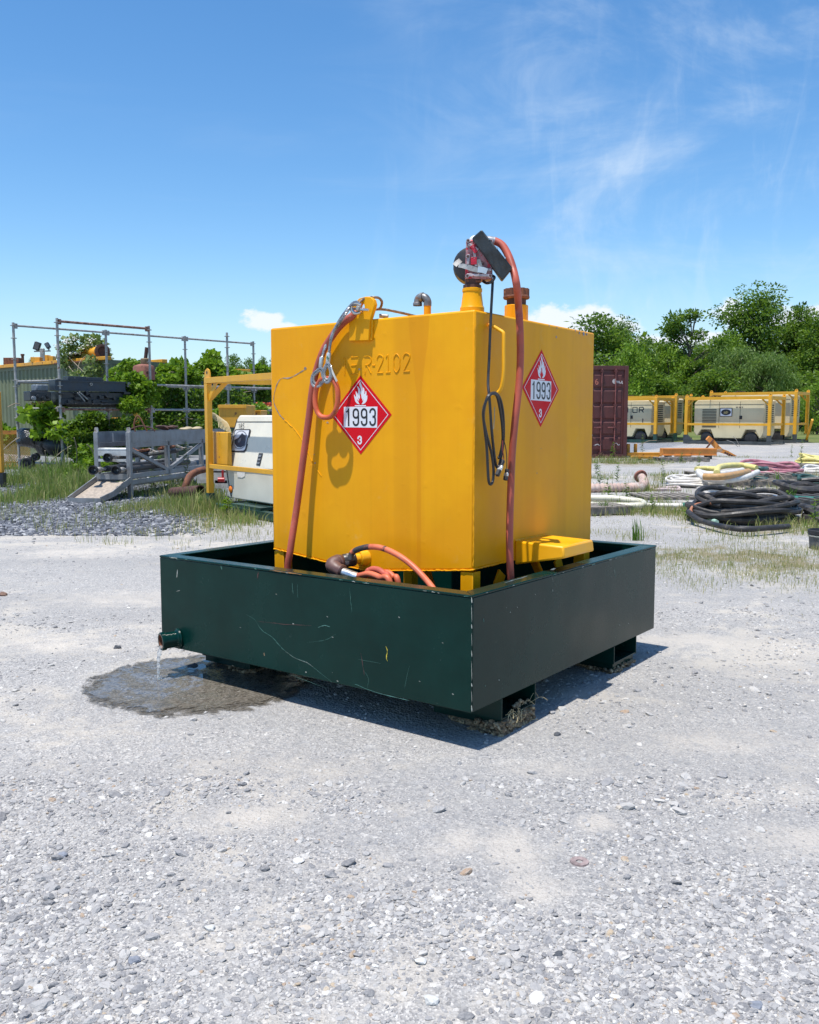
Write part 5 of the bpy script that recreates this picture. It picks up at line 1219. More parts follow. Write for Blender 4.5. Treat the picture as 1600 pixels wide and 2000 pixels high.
# ------------------------------------------------------------------ containers behind
def container(name, label, p0, ux, uy, length, width, height, mat, z0=.0, group=None, seams=True, top_mat=None, ridge=.145):
    """corrugated steel box: long side along x of its frame, starting at p0, body to +y"""
    F = frame_at(p0, ux, uy); t = thing(name, label, 'container', F, group)
    def corr(x0, x1, y, nrm, along, nm='side_panel'):
        n = int(abs(x1-x0)/(ridge*2)); st = (x1-x0)/n; mb = MB(); V = []
        for i in range(n+1):
            for (dx, dp) in ((0, 0), (.35, 0), (.5, -.036), (.85, -.036)):
                s = x0+(i+dx)*st
                if (s-x1)*(1 if st > 0 else -1) > 1e-6: s = x1
                V.append((s, y+dp*nrm))
        vs = []
        for s, q_ in V:
            P_ = (s, q_) if along == 'x' else (q_, s)
            vs += [(P_[0], P_[1], z0+.14), (P_[0], P_[1], z0+height-.10)]
        mb.add(vs, [(2*i, 2*i+2, 2*i+3, 2*i+1) for i in range(len(V)-1)]); mb.build(nm, mat, t, smooth=False)
    corr(.1, length-.1, .0, -1, 'x'); corr(.1, width-.1, .0, -1, 'y', 'end_panel'); corr(.1, width-.1, length, 1, 'y', 'end_panel'); corr(.1, length-.1, width, 1, 'x')
    tm = top_mat or mat
    for (x, y) in ((0,0),(length-.12,0),(0,width-.12),(length-.12,width-.12)):
        mb = MB(); mb.bx(x-.005, x+.125, y-.005, y+.125, z0, z0+height); mb.build('corner_post', mat, t)
    for z in (z0+.002, z0+height-.12):
        m_ = tm if z > 1 else mat
        mb = MB(); mb.bx(.126, length-.126, -.01, .08, z, z+.13 if z > 1 else z+.145); mb.build('rail', m_, t)
        mb = MB(); mb.bx(.126, length-.126, width-.08, width+.01, z, z+.13 if z > 1 else z+.145); mb.build('rail', m_, t)
        mb = MB(); mb.bx(-.01, .08, .126, width-.126, z, z+.13 if z > 1 else z+.145); mb.build('rail', m_, t)
        mb = MB(); mb.bx(length-.08, length+.01, .126, width-.126, z, z+.13 if z > 1 else z+.145); mb.build('rail', m_, t)
    mb = MB(); mb.bx(.05, length-.05, .05, width-.05, z0+height-.10, z0+height-.02); mb.build('roof', mat, t, smooth=False)
    return t
# olive container, top rail painted yellow, its corner near the scaffold
pc_ = at(212, 712, 28.4); pl_ = at(-80, 730, 36.0); pl_.z = pc_.z = 0
dd_ = (pc_-pl_); L_ = dd_.length
cg = container('shipping_container', 'olive green corrugated container with a yellow top rail behind the scaffold', pl_, dd_.x, dd_.y, L_, 2.44, 3.12, olive, 0, None, True, None)
FC = WM[cg.name]
mb = MB(); mb.bx(-.1, L_+.02, -.12, .10, 3.125, 3.235); mb.bx(-.1, L_+.02, 1.9, 2.1, 3.125, 3.235); mb.build('yellow_top_rail', yellow_mid, cg, bevel=.01)
mb = MB(); mb.bx(L_-3.2, L_-.4, -.16, -.122, 3.11, 3.15); mb.build('rust_strip', rust, cg)
p0 = at(236, 720, 31.2); p1 = at(640, 722, 34.5); p0.z = p1.z = 0; d2 = p1-p0; L2 = d2.length
cb = container('shipping_container', 'dark green container half hidden by vines right of the olive one', p0, d2.x, d2.y, L2, 2.44, 2.95, dkgreen, 0)
mb = MB(); mb.bx(-.02, L2, -.13, .10, 2.96, 3.07); mb.build('yellow_top_rail', yellow_mid, cb, bevel=.01)
mb = MB(); mb.bx(-.02, .30, -.16, .16, 2.50, 3.12); mb.build('yellow_corner_block', yellow_mid, cb, bevel=.02)
mb = MB(); mb.lathe([(.06,0),(.06,.005)], (.17, -.161, 2.95), (0,-1,0), 14); mb.build('eye_hole', black_paint, cb)
# things on the containers' roofs
t = thing('yellow_pipe', 'yellow pipe with a rusty flanged end lying on the olive container roof', 'pipe', I4)
a_, b_ = at(162, 706, 30.5), at(198, 703, 29.2); zc = 3.235+.20; a_.z = b_.z = zc; ax = (b_-a_).normalized()
mb = MB(); mb.cyl(a_, b_, .17, 20); mb.build('barrel', yellow_mid, t)
mb = MB(); mb.lathe([(.16,-.10),(.23,-.10),(.23,-.04),(.18,-.03),(.18,.02),(.225,.02),(.225,.08),(.17,.09),(.15,.09),(.15,-.02)], b_+ax*.12, (ax+Vector((.25,-.9,0))).normalized(), 24, caps=False); mb.lathe([(.15,.03),(.001,.03)], b_+ax*.12, (ax+Vector((.25,-.9,0))).normalized(), 24, caps=False); mb.build('flange', rust_dark, t)
mb = MB(); mb.bx(-.5, .25, -.2, .3, 3.236, 3.252); mb.xf(Matrix.Translation((a_.x+.2, a_.y, 0))); mb.build('saddle', rust, t, I4)
for x, w_, h_, lab, mt in ((150, .5, .30, 'rusty orange pipe end behind the white blossom on the container roof', rust), (166, .25, .42, 'yellow tilted cylinder behind the white blossom on the container roof', yellow_mid)):
    p = at(x, 700, 30.0); p.z = 3.24+h_*.4; mb = MB(); mb.cyl(p+Vector((-w_/2, 0, -.02)), p+Vector((w_/2, .1, .06)), h_*.4, 16); tag(mb.build('pipe_stub', mt), lab, 'pipe')
for i, (x0, x1, yb, yt) in enumerate([(95,104,709,700),(88,94,712,701),(60,78,714,707)]):
    D_ = 31.5; a_ = at(x0, yb, D_); b_ = at(x1, yb, D_); a_.z = b_.z = 3.236; h_ = (yb-yt)/1766*D_+.05
    mb = MB(); mb.bx(a_.x, b_.x, a_.y, a_.y+.3, 3.236, 3.236+h_); tag(mb.build('yellow_bracket', yellow_mid, bevel=.01), ['taller yellow bracket on the olive container roof right of the floodlights','yellow bracket right under the floodlights on the container roof','low yellow block at the left on the container roof'][i], 'bracket')
p = at(22, 714, 33.2); p.z = 3.236; mb = MB(); mb.bx(p.x-.28, p.x+.28, p.y, p.y+.4, p.z, p.z+.26); tag(mb.build('rusty_box', rust, bevel=.01), 'small rusty red box at the left end of the olive container roof', 'box')
p = at(45, 712, 34); mb = MB(); mb.cyl((p.x,p.y,3.1), (p.x,p.y,3.62), .05, 10); mb.cyl((p.x,p.y,3.62), (p.x,p.y,3.68), .07, 10); tag(mb.build('small_post', rust), 'short rusty pipe post sticking up at the left behind the container roof', 'post')
# twin floodlights
fl_ = at(84, 712, 37.0); t = thing('floodlight_mast', 'grey mast with two black floodlights rising behind the olive container', 'floodlight', Matrix.Translation((fl_.x, fl_.y, 0)))
topz = 1.40+(812-683)/1766*37
mb = MB(); mb.bx(-.075, .075, -.075, .075, 0, topz); mb.build('mast', galv, t, bevel=.01)
mb = MB(); mb.beam((-.33,0,topz-.12), (.33,0,topz-.10), .05, .05); mb.build('crossbar', galv, t)
for (dx, dz, ti, s_) in ((-.20, .10, .35, .72), (.22, .12, -.5, .5)):
    Mx = Matrix.Translation((dx, 0, topz+dz)) @ Matrix.Rotation(ti, 4, 'Y') @ Matrix.Rotation(.15, 4, 'Z')
    mb = MB(); mb.bx(-.17*s_, .17*s_, -.08, .10, -.24*s_, .22*s_); mb.xf(Mx); h_ = mb.build('lamp_head', black_paint, t, bevel=.02)
    mb = MB(); mb.bx(-.12*s_, .12*s_, -.095, -.082, -.18*s_, .16*s_); mb.xf(Mx); mb.build('lens', glass_dark, h_, WM[t.name])
    mb = MB(); mb.beam(Mx @ Vector((0,.05,-.22*s_)), (dx*1.1, 0, topz-.10), .03, .05); mb.build('bracket', galv, h_, WM[t.name])

# foliage on the left
def vine(name, blobs, n, size, seed, mat, lab, cat='vine', droop=.3, hb=0.0, twigs=6):
    c = np.array([b_[:3] for b_ in blobs]).mean(0); t = thing(name, lab, cat, Matrix.Translation((c[0], c[1], 0)))
    V, F, H = leaves(blobs, n, size, seed, droop, .85, 0, hb); V = V-np.array([c[0], c[1], 0]); np_mesh('foliage', V, F, mat, t, H)
    rr = random.Random(seed); mb = MB()
    for i in range(twigs):
        a, b2 = rr.choice(blobs), rr.choice(blobs); p0 = Vector(a[:3]); p0.z = max(0, p0.z-a[5]); p1 = Vector(b2[:3]); mid = p0.lerp(p1, .5)+Vector((rr.uniform(-.2,.2), rr.uniform(-.1,.1), rr.uniform(0,.3)))
        mb.tube(spline([p0, mid, p1], 5), .010, 5)
    mb.build('vine_stem', leafless, t, I4); return t
def B(x, y, D, rx, ry, rd=.5, w=None):
    p = at(x, y, D); s = D/1766; return (p.x, p.y, p.z, rx*s, rd, ry*s, w if w else rx*ry*.01)
vine('elder_bush', [B(140,700,30,24,22,.6,2), B(175,680,30,26,26,.6,2.6), B(150,672,30,18,18,.5,1.2), B(190,668,30,14,16,.5,1), B(200,700,30,20,22,.5,2), B(128,690,30,14,28,.5,1.0), B(182,720,28.5,16,24,.4,1.4), B(150,735,28,22,14,.4,.8)], 2100, .11, 31, foliage('elder leaves', (.07,.12,.03), (.24,.30,.10)), 'airy elder bush with white flower heads above the olive container', 'bush', .2, .1, 10)
rr = random.Random(6)
for i, (x, y) in enumerate([(131,665),(145,662),(139,671),(111,676),(177,674),(180,664),(197,677),(206,678),(163,680),(140,690),(152,690),(128,668)]):
    p = at(x, y, 29.6); mb = MB()
    for k in range(16): mb.blob((p.x+rr.gauss(0,.07), p.y+rr.gauss(0,.05), p.z+rr.gauss(0,.028)), (.030,.030,.020), k, .2, 1)
    tag(mb.build('flower_head', flower_m), ['flat white flower head just right of the first front scaffold post', 'large flat white flower head second from the left along the bush top', 'white flower head low beside the front scaffold post', 'leftmost white flower head, left of the front scaffold post', 'white flower head in the middle of the elder bush', 'small white flower head at the highest right of the bush', 'white flower head just above the rusty pipe flange', 'rightmost white flower head by the rear scaffold post', 'small white flower head above the yellow pipe', 'white flower head low above the orange pipe end', 'white flower head between the orange end and the yellow cylinder', 'small white flower head touching the front scaffold post'][i], 'flower', 'white flower heads of the elder bush')
vine('vine_mound', [B(240,760,23.0,22,28,.4,3), B(262,748,23,20,20,.4,2), B(285,765,23,18,24,.4,2), B(225,735,27,18,16,.4,1.2), B(258,790,22.6,26,14,.4,1.6), B(305,752,24,14,14,.4,1), B(255,715,24.5,20,12,.4,1)], 6500, .088, 32, vine_m, 'bright vine mound covering the right end of the scaffold shelf', twigs=10)
vine('vine_mound', [B(330,728,27,24,16,.5,2), B(365,735,27,28,18,.5,2.6), B(410,722,28,30,20,.5,3), B(415,700,28.5,16,14,.5,1), B(440,735,28,26,18,.5,2), B(350,712,28,16,10,.5,1), B(470,740,28,22,14,.5,1.4), B(510,722,29,18,8,.5,1), B(325,742,26,20,10,.4,1)], 10500, .095, 33, vine_m, 'large bright green vine mound spilling over the dark container', twigs=10)
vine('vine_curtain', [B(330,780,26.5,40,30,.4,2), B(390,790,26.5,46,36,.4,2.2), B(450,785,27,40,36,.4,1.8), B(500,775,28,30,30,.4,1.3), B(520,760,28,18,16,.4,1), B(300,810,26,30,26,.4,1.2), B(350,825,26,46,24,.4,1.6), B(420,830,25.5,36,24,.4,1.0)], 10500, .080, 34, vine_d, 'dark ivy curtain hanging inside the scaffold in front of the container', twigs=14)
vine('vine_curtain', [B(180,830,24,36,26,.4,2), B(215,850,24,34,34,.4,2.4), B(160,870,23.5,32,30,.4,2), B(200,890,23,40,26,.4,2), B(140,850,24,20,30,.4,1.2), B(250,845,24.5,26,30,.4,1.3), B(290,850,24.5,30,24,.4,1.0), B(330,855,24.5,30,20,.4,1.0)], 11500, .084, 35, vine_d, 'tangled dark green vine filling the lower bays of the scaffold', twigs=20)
vine('grape_vine', [B(80,815,21.5,24,10,.3,1.6), B(60,805,21.8,14,8,.3,1), B(100,802,21.5,20,10,.3,1.4), B(90,830,21.5,18,14,.3,1.2), B(76,845,21.3,12,8,.3,.5), B(110,840,21,14,14,.3,.7)], 800, .14, 36, vine_m, 'light green grape leaves on the left lower scaffold rail', hb=.2)
vine('russet_shrub', [B(85,795,22.4,22,10,.3,1.5), B(100,785,22.4,16,8,.3,1), B(72,800,22.4,14,8,.3,.8)], 900, .08, 37, foliage('russet leaves', (.16,.12,.04), (.26,.22,.07)), 'russet green shrub on the shelf left of the black machinery')
vine('low_shrub', [B(150,925,21,36,20,.4,2), B(185,915,21,26,22,.4,2), B(120,935,20,24,16,.4,1.2), B(170,890,21.5,22,22,.4,1.2)], 3600, .085, 38, vine_m, 'low bushy green plants at the foot of the scaffold', twigs=6)
vine('low_shrub', [B(20,850,27,26,12,.4,2), B(-10,842,27,20,14,.4,2)], 900, .14, 39, vine_m, 'bright leaves climbing above the yellow mesh basket at the left edge')
vine('rail_creeper', [B(440,803,24.3,24,6,.3,1.5), B(470,800,24.5,20,7,.3,1.5), B(505,798,25,20,10,.3,1.6), B(490,810,24,22,8,.3,1)], 900, .09, 40, vine_m, 'creeper strung along the low rail right of the yellow cage post')
# black wrapped engine, old motor and pallet in the left lower bay
bw = thing('wrapped_engine', 'engine wrapped in torn black plastic in the lowest left scaffold bay', 'engine', I4)
pb = at(60, 862, 21.6); film = M('black plastic film', (.016,.018,.018), .22, var=.3, vs=10, bump=(1.0, 9, .05), spots=[((.10,.14,.13), 22, .64, .72, .3)])
mb = MB(); mb.blob((pb.x-.02, pb.y, pb.z+.05), (.36,.30,.24), 4, .45, 3); mb.blob((pb.x+.35, pb.y, pb.z-.12), (.30,.28,.22), 8, .4, 3); mb.build('wrap', film, bw, I4, ang=30)
p = at(103, 848, 21.4); mb = MB(); mb.bx(-.22,.22,-.12,.12,-.03,.03); mb.xf(Matrix.Translation(p) @ Matrix.Rotation(.25, 4, 'Y')); mb.build('valve_cover', M('grey casting', (.15,.17,.19)), bw, I4, bevel=.015)
mb = MB(); mb.blob((p.x, p.y+.1, p.z-.30), (.30,.3,.24), 18, .35, 3); mb.build('block', black_paint, bw, I4, ang=30)
for i, (x, y) in enumerate([(52,905),(68,893)]):
    p = at(x, y, 21.0); t = thing('alternator', ['black round motor with a finned face low in the scaffold bay', 'second round motor end just above the low one'][i], 'motor', Matrix.Translation(p)); r0 = .15 if i == 0 else .09
    mb = MB(); mb.lathe([(r0,.30),(r0,.02),(r0*.85,0),(r0*.55,0),(r0*.5,.03),(r0*.2,.03),(r0*.2,-.04)], (0,0,0), (-.25,.95,0) , 24); mb.build('body', black_rub, t)
    mb = MB(); mb.lathe([(r0*1.05,0),(r0*1.05,.05)], (0,.06,0), (-.25,.95,0), 24, caps=False); mb.build('rim', black_paint, t)
for i, (x, y, x2, y2) in enumerate([(5,880,38,855),(88,880,86,935),(145,855,150,905),(170,868,186,900),(100,900,140,870),(15,795,40,790)]):
    mb = MB(); a_ = at(x, y, 20.6); b_ = at(x2, y2, 20.9); mb.tube(spline([a_, a_.lerp(b_, .5)+Vector((.03,0,.05)), b_], 4), .012, 5); tag(mb.build('dry_branch', leafless), ['dead stick leaning at the left edge beside the mesh basket', 'upright dead stem behind the wrapped engine', 'thin dead stem left of the weed clump', 'dead stem nearest the rack in the lower scaffold bay', 'dead branch crossing the lower scaffold bay', 'pale twig reaching in at the left edge'][i], 'branch', 'dead branches in the scaffold')
# yellow expanded metal basket and post at the left edge
pa = at(-60, 850, 23.5); pb2 = at(58, 850, 24.2); F = frame_at((pa.x, pa.y, 0), pb2.x-pa.x, pb2.y-pa.y); Lb = (pb2-pa).length
bk = thing('mesh_basket', 'yellow expanded metal basket low behind the scaffold at the left edge', 'basket', F); zt = 1.40-(848-812)/1766*24
mb = MB(); n = 26
for i in range(-14, n):
    for s_ in (1, -1):
        x0 = i*Lb/n*1.0; a_ = (x0, .0, .05) if s_ > 0 else (x0+.75, .01, .05); b_ = (x0+.75, .0, zt) if s_ > 0 else (x0, .01, zt)
        def clip(p, q_):
            out = []
            for (u_, w_) in ((p, q_), (q_, p)):
                x = min(max(u_[0], 0), Lb); tt = (x-u_[0])/((w_[0]-u_[0]) or 1); out.append((x, u_[1], u_[2]+(w_[2]-u_[2])*tt))
            return out
        if max(a_[0], b_[0]) <= 0 or min(a_[0], b_[0]) >= Lb: continue
        a_, b_ = clip(a_, b_); mb.beam(a_, b_, .012, .022, (0,1,0))
tag(mb.build('mesh_panel', yellow_mid, bk, smooth=False), kind='stuff')
mb = MB(); mb.bx(0, Lb, -.03, .05, zt, zt+.10); mb.build('top_rail', orange_paint, bk)
mb = MB(); mb.bx(0, .05, .05, .9, .1, zt); mb.bx(0, Lb, 0, .9, .03, .06); mb.build('bottom_frame', yellow_mid, bk)
pz_ = at(0, 765, 17.5); mb = MB(); mb.bx(pz_.x-.25, pz_.x-.03, pz_.y, pz_.y+.12, .30, pz_.z); o = thing('yellow_post', 'yellow steel post with a black foot cut by the left edge of the picture', 'post', I4); mb.build('post', yellow_mid, o, bevel=.012)
mb = MB(); mb.bx(pz_.x-.26, pz_.x-.015, pz_.y-.01, pz_.y+.14, 0, .295); mb.build('foot', black_paint, o)
# yellow machines parked behind the scaffold
for i, (x, y, D_, w_, h_, dpt, lab) in enumerate([(272,865,29,24,66,.8,'upright yellow machine frame seen through the scaffold'),(455,835,20.5,54,44,1.2,'yellow tapered hopper behind the cream compressor'),(495,815,22,30,14,1.0,'yellow machine top behind the cream compressor canopy'),(225,850,28,10,34,.4,'narrow yellow part deep inside the vines')]):
    p = at(x, y, D_); s_ = D_/1766; mb = MB(); w2, h2 = w_*s_/2, h_*s_
    mb.prism([(-w2*.6, 0), (w2*.8, 0), (w2, h2*.5), (w2, h2), (-w2, h2), (-w2, h2*.4)], (p.x, p.y, p.z), (1,0,0), (0,0,1), (0, dpt, 0))
    t = thing('yellow_machine', lab, 'machine', Matrix.Translation((p.x, p.y, 0))); mb.build('hull', yellow_mid, t, I4, bevel=.02)
    mb = MB(); mb.bx(p.x-w2*1.02, p.x+w2*1.02, p.y-.04, p.y-.003, p.z+h2*.86, p.z+h2*.99); mb.build('lip', yellow_mid, t, I4)
    mb = MB(); mb.bx(p.x-w2*.5, p.x-w2*.35, p.y+.1, p.y+.2, 0, p.z-.003); mb.bx(p.x+w2*.35, p.x+w2*.5, p.y+.1, p.y+.2, 0, p.z-.003); mb.build('leg', yellow_mid, t, I4)
p = at(516, 792, 26); mb = MB()
for k in range(30): mb.blob((p.x-.21+k*.014, p.y, p.z+.05*math.sin(k*1.7)), (.05,.05,.05), k, .4, 1)
tag(mb.build('red_flowers', M('orange red petals', (.55,.06,.02), .6, var=.3)), 'small patch of orange red blossom beside the tank edge', 'flower', kind='stuff')
mb = MB()
for k in range(9):
    a_ = at(405+k*2, 806+k*2, 17.0); b_ = at(428+k*3, 835+k*1.5, 16.6); mb.tube(spline([a_, a_.lerp(b_, .5)+Vector((.06,0,.10)), b_], 4), .007, 4)
tag(mb.build('dry_reeds', straw), 'bundle of dry bent reeds behind the yellow cage post', 'reeds')

# ------------------------------------------------------------------ aluminium rack
rk = thing('pipe_rack', 'weathered grey aluminium rack with side sheets holding dark pipes', 'rack', frame_at((-4.69, 15.2, 0), .54, 3.0))
FR = WM[rk.name]; RW2 = .66; RL = 4.2; HT = 1.13   # x along the rack, y towards the left
pw = .075
for (x, y) in ((0, 0), (0, RW2-pw), (1.45, 0), (1.45, RW2-pw), (3.0, 0), (3.0, RW2-pw)):
    mb = MB(); mb.bx(x, x+pw, y, y+pw, 0 if x < 1 else .32, HT-.004 if x < .5 else HT-.19); mb.build('post', alu, rk, bevel=.004)
    if x < .5:
        mb = MB(); mb.prism([(-.035,0),(.035,0),(.035,.05),(.02,.08),(-.02,.08),(-.035,.05)], (x+.03, y+pw/2, HT-.004), (0,1,0), (0,0,1), (.02,0,0)); mb.build('lifting_ear', galv, rk)
for y in (-.002, RW2-.02):
    mb = MB(); mb.bx(pw+.001, RL, y, y+.018, HT-.19, HT); mb.build('side_sheet', alu, rk)
    mb = MB(); mb.bx(pw+.001, RL, y+.002, y+.05, HT-.27, HT-.192); mb.build('rail', alu, rk, bevel=.004)
    mb = MB(); mb.bx(pw+.001, RL, y+.002, y+.05, .34, .42); mb.bx(pw+.001, RL, y+.004, y+.05, .24, .31); mb.build('rail', alu, rk, bevel=.004)
    mb = MB(); mb.beam((pw, y+.03, HT-.30), (1.45, y+.03, .42), .05, .06); mb.beam((3.0, y+.03, HT-.30), (1.5, y+.03, .42), .05, .06); mb.build('brace', alu, rk)
mb = MB(); mb.bx(-.001, .018, pw, RW2-pw, HT-.40, HT-.28); mb.cyl((.03, pw, HT-.30), (.03, RW2-pw, HT-.30), .035, 10); mb.build('end_roller', M('pale bare aluminium', (.55,.55,.53), .4, metal=.4, var=.2), rk)
mb = MB(); mb.bx(.0, .03, pw, RW2-pw, HT-.50, HT-.455); mb.build('end_rail', M('pale bare aluminium', (.55,.55,.53)), rk)
mb = MB(); mb.bx(.06, RL, RW2*.5, RW2*.5+.01, HT-.17, HT-.02); mb.build('inner_sheet', alu, rk)
mb = MB(); mb.bx(-.01, .05, pw*.6, RW2-pw*.6, .33, .42); mb.build('end_rail', alu, rk)
mb = MB(); mb.bx(.05, RL, .1, .55, .20, .235); mb.build('bottom_pan', alu, rk)
for i, (y, z, lab) in enumerate(((.12, .50, 'lower right dark pipe with a flared mouth lying in the aluminium rack'), (.53, .50, 'lower left dark pipe with a flared mouth lying in the aluminium rack'), (.36, .70, 'upper dark pipe with a flared mouth lying in the aluminium rack'))):
    t = thing('flared_pipe', lab, 'pipe', FR @ Matrix.Translation((0, y, z)), 'flared pipes in the aluminium rack')
    x0 = -.30 if i < 2 else -.12
    mb = MB(); mb.lathe([(.022,.10),(.075,.06),(.078,0),(.068,0),(.062,.05),(.001,.09)], (x0, 0, 0), (1,0,0), 20, caps=False); mb.build('mouth', black_rub, t, smooth=True)
    mb = MB(); mb.cyl((x0+.08, 0, 0), (x0+.42, 0, 0), .026, 12); mb.lathe([(.03,.18),(.045,.20),(.045,.26),(.03,.28)], (x0, 0, 0), (1,0,0), 12); mb.build('neck', galv, t)
    mb = MB(); mb.cyl((x0+.42, 0, 0), (2.6, 0, .01*i), .05, 12); mb.build('barrel', M('dark pipe coating', (.03,.03,.032), .5, var=.3), t)
ct = thing('sand_chute', 'grey chute with a sand coloured plate sloping out under the rack end', 'chute', FR)
mb = MB(); mb.add([(-.0,.02,.29),(-.0,.62,.29),(-.80,.66,.035),(-.80,.12,.035),(-.0,.02,.27),(-.0,.62,.27),(-.80,.66,.015),(-.80,.12,.015)], [(0,1,2,3)[::-1],(4,5,6,7),(0,4,7,3),(2,6,5,1),(3,7,6,2),(0,1,5,4)]); mb.build('plate', M('sandy plate', (.36,.30,.24), .9, var=.2, vs=20), ct, smooth=False)
mb = MB(); mb.beam((0,.0,.33), (-.45,.08,.13), .02, .10); mb.beam((-.45,.08,.13), (-.81,.115,.06), .02, .09); mb.beam((0,.635,.33), (-.81,.675,.055), .02, .10); mb.beam((-.81,.11,.045), (-.81,.68,.045), .02, .08); mb.build('side_lip', alu, ct)
for i, (x, y, z) in enumerate([(.5,.3,.78),(1.1,.25,.74),(1.7,.35,.80),(2.4,.3,.76)]):
    mb = MB(); rr = random.Random(i); mb.beam((x, y-.2, z), (x+.5, y+.2, z+.05), .03, .03); mb.cyl((x+.1, y, z-.02), (x+.9, y+.05, z), .025, 8); tag(mb.build('scrap_bar', galv if i % 2 else rust, None, FR), ['rusty scrap bar nearest the end of the aluminium rack','grey scrap bar behind the nearest rusty one in the rack','rusty scrap bar in the middle of the aluminium rack','grey scrap bar furthest back in the aluminium rack'][i], 'scrap', 'scrap bars in the aluminium rack')
for i, (pts, mt, lab) in enumerate([([(268,855),(262,830),(270,812),(285,838),(290,850)], rust, 'rusty loop of wire standing out of the rack top'), ([(256,838),(275,832),(295,836),(303,842)], rust_dark, 'dark coiled hose end on the rack top')]):
    mb = MB(); mb.tube(spline([at(x, y, 16.0) for x, y in pts], 6), .014, 8); tag(mb.build('wire_loop', mt), lab, 'wire')
for i, (x, y, D_) in enumerate([(318,835,17.5),(365,838,18.2)]):
    p = at(x, y, D_); mb = MB(); mb.blob(p, (.14,.1,.05), i, .4, 2); mb.blob(p+Vector((.2,0,.01)), (.10,.08,.04), i+5, .4, 2); tag(mb.build('rag_bundle', [rust_dark, M('tan cloth', (.45,.36,.22), .9)][i]), ['dark rusty scrap heap on top of the rack', 'tan cloth bundle on top of the rack near the cage'][i], 'scrap')
# rusty bent pipes between rack and cage
mb = MB(); mb.tube(spline([at(400,917,14.8), at(385,921,14.7), at(371,930,14.6), at(364,945,14.5), at(360,958,14.5)], 6), .055, 16); tag(mb.build('bent_pipe', rust), 'rust brown bent pipe curving down behind the yellow cage post', 'pipe')
t = thing('rusty_pipe', 'short open ended rusty pipe lying on the ground by the cage', 'pipe', I4); a_, b_ = at(338,962,14.9), at(392,958,14.0)
mb = MB(); mb.cyl(a_, b_, .085, 18, caps=False); mb.build('wall', rust_dark, t); d_ = (b_-a_).normalized(); mb = MB(); mb.lathe([(.085,0),(.068,0),(.068,-.4),(.001,-.4)], b_, d_, 18, caps=False); mb.build('bore', rust_dark, t)
for i, (x0, x1, y, h_) in enumerate([(385,440,932,12),(405,440,915,8),(420,442,946,8)]):
    a_ = at(x0, y, 15.4); b_ = at(x1, y, 15.2); s_ = 15.3/1766*h_; mb = MB(); mb.bx(a_.x, b_.x, a_.y, a_.y+.3, a_.z-s_, a_.z+s_); tag(mb.build('concrete_block', M('pale concrete', (.38,.36,.32), .9, var=.25, vs=8)), ['widest pale block behind the yellow cage post', 'upper pale block behind the yellow cage post', 'lowest pale block beside the compressor'][i], 'block')
p = at(432, 937, 15.0); mb = MB(); mb.cyl(p+Vector((-.05,0,0)), p+Vector((.06,0,0)), .04, 12); mb.cyl(p+Vector((.03,0,0)), p+Vector((.03,0,.16)), .02, 8); tag(mb.build('red_valve', M('red valve enamel', (.40,.02,.02), .4)), 'small red valve behind the left end of the cream compressor', 'valve')

# ------------------------------------------------------------------ near compressor in its yellow cage (partly behind the tank)
CG = frame_at((-3.02, 13.4, 0), .615, -.788)     # x along the front towards the right, y back
def cage(t, L, Wd, zt, zm, mat, skid, bw=.085, zs=.18, ears=True, gus=.30, sk=None):
    sk = sk or zs-.001
    for (x, y) in ((0,0),(L-bw,0),(0,Wd-bw),(L-bw,Wd-bw)):
        mb = MB(); mb.bx(x, x+bw, y, y+bw, zs, zt-bw-.002); mb.build('post', mat, t, bevel=.004)
        s_ = 1 if x < L/2 else -1; x0 = x+bw/2
        mb = MB(); yy = y+bw/2
        mb.beam((x0, yy, zt-bw/2-gus), (x0+s_*gus, yy, zt-bw/2-.01), .02, .07); mb.build('corner_brace', mat, t)
        s2 = 1 if y < Wd/2 else -1
        mb = MB(); mb.beam((x0, yy, zt-bw/2-gus), (x0, yy+s2*gus, zt-bw/2-.01), .02, .07); mb.build('corner_brace', mat, t)
        if ears:
            mb = MB(); pr_ = [(-.085,0),(.085,0),(.085,.05),(.06,.11),(0,.135),(-.06,.11),(-.085,.05)]; mb.prism(pr_, (x+bw/2, y+bw/2-.01, zt), (1,0,0), (0,0,1), (0,.02,0)); e_ = mb.build('lifting_ear', mat, t)
            mb = MB(); mb.lathe([(.022,0),(.022,.001)], (x+bw/2, y+bw/2-.0115, zt+.075), (0,-1,0), 12); mb.build('eye_hole', black_paint, e_, WM[t.name])
    for (a_, b_) in (((0,0),(L,0)), ((0,Wd-bw),(L,Wd-bw))):
        mb = MB(); mb.bx(a_[0], b_[0], a_[1]+.001, a_[1]+bw-.001, zt-bw, zt); mb.build('top_beam', mat, t, bevel=.004)
        if zm: mb = MB(); mb.bx(bw+.001, L-bw-.001, a_[1]+.01, a_[1]+bw*.7, zm-bw*.36, zm+bw*.36); mb.build('mid_rail', mat, t, bevel=.003)
    for x in (0, L-bw):
        mb = MB(); mb.bx(x+.001, x+bw-.001, bw, Wd-bw, zt-bw+.002, zt-.002); mb.build('top_beam', mat, t, bevel=.004)
        if zm: mb = MB(); mb.bx(x+.01, x+bw*.7, bw+.001, Wd-bw-.001, zm-bw*.36, zm+bw*.36); mb.build('mid_rail', mat, t, bevel=.003)
    mb = MB(); mb.bx(-.02, L+.02, -.01, .10, .02, sk); mb.bx(-.02, L+.02, Wd-.10, Wd+.01, .02, sk)
    for x in (0, L*.33, L*.66, L-.12): mb.bx(x, x+.12, .101, Wd-.101, .03, sk-.01)
    mb.build('skid', skid, t)
cc = thing('caged_compressor', 'cream compressor numbered 185 inside a yellow lifting cage beside the yellow tank', 'compressor', CG)
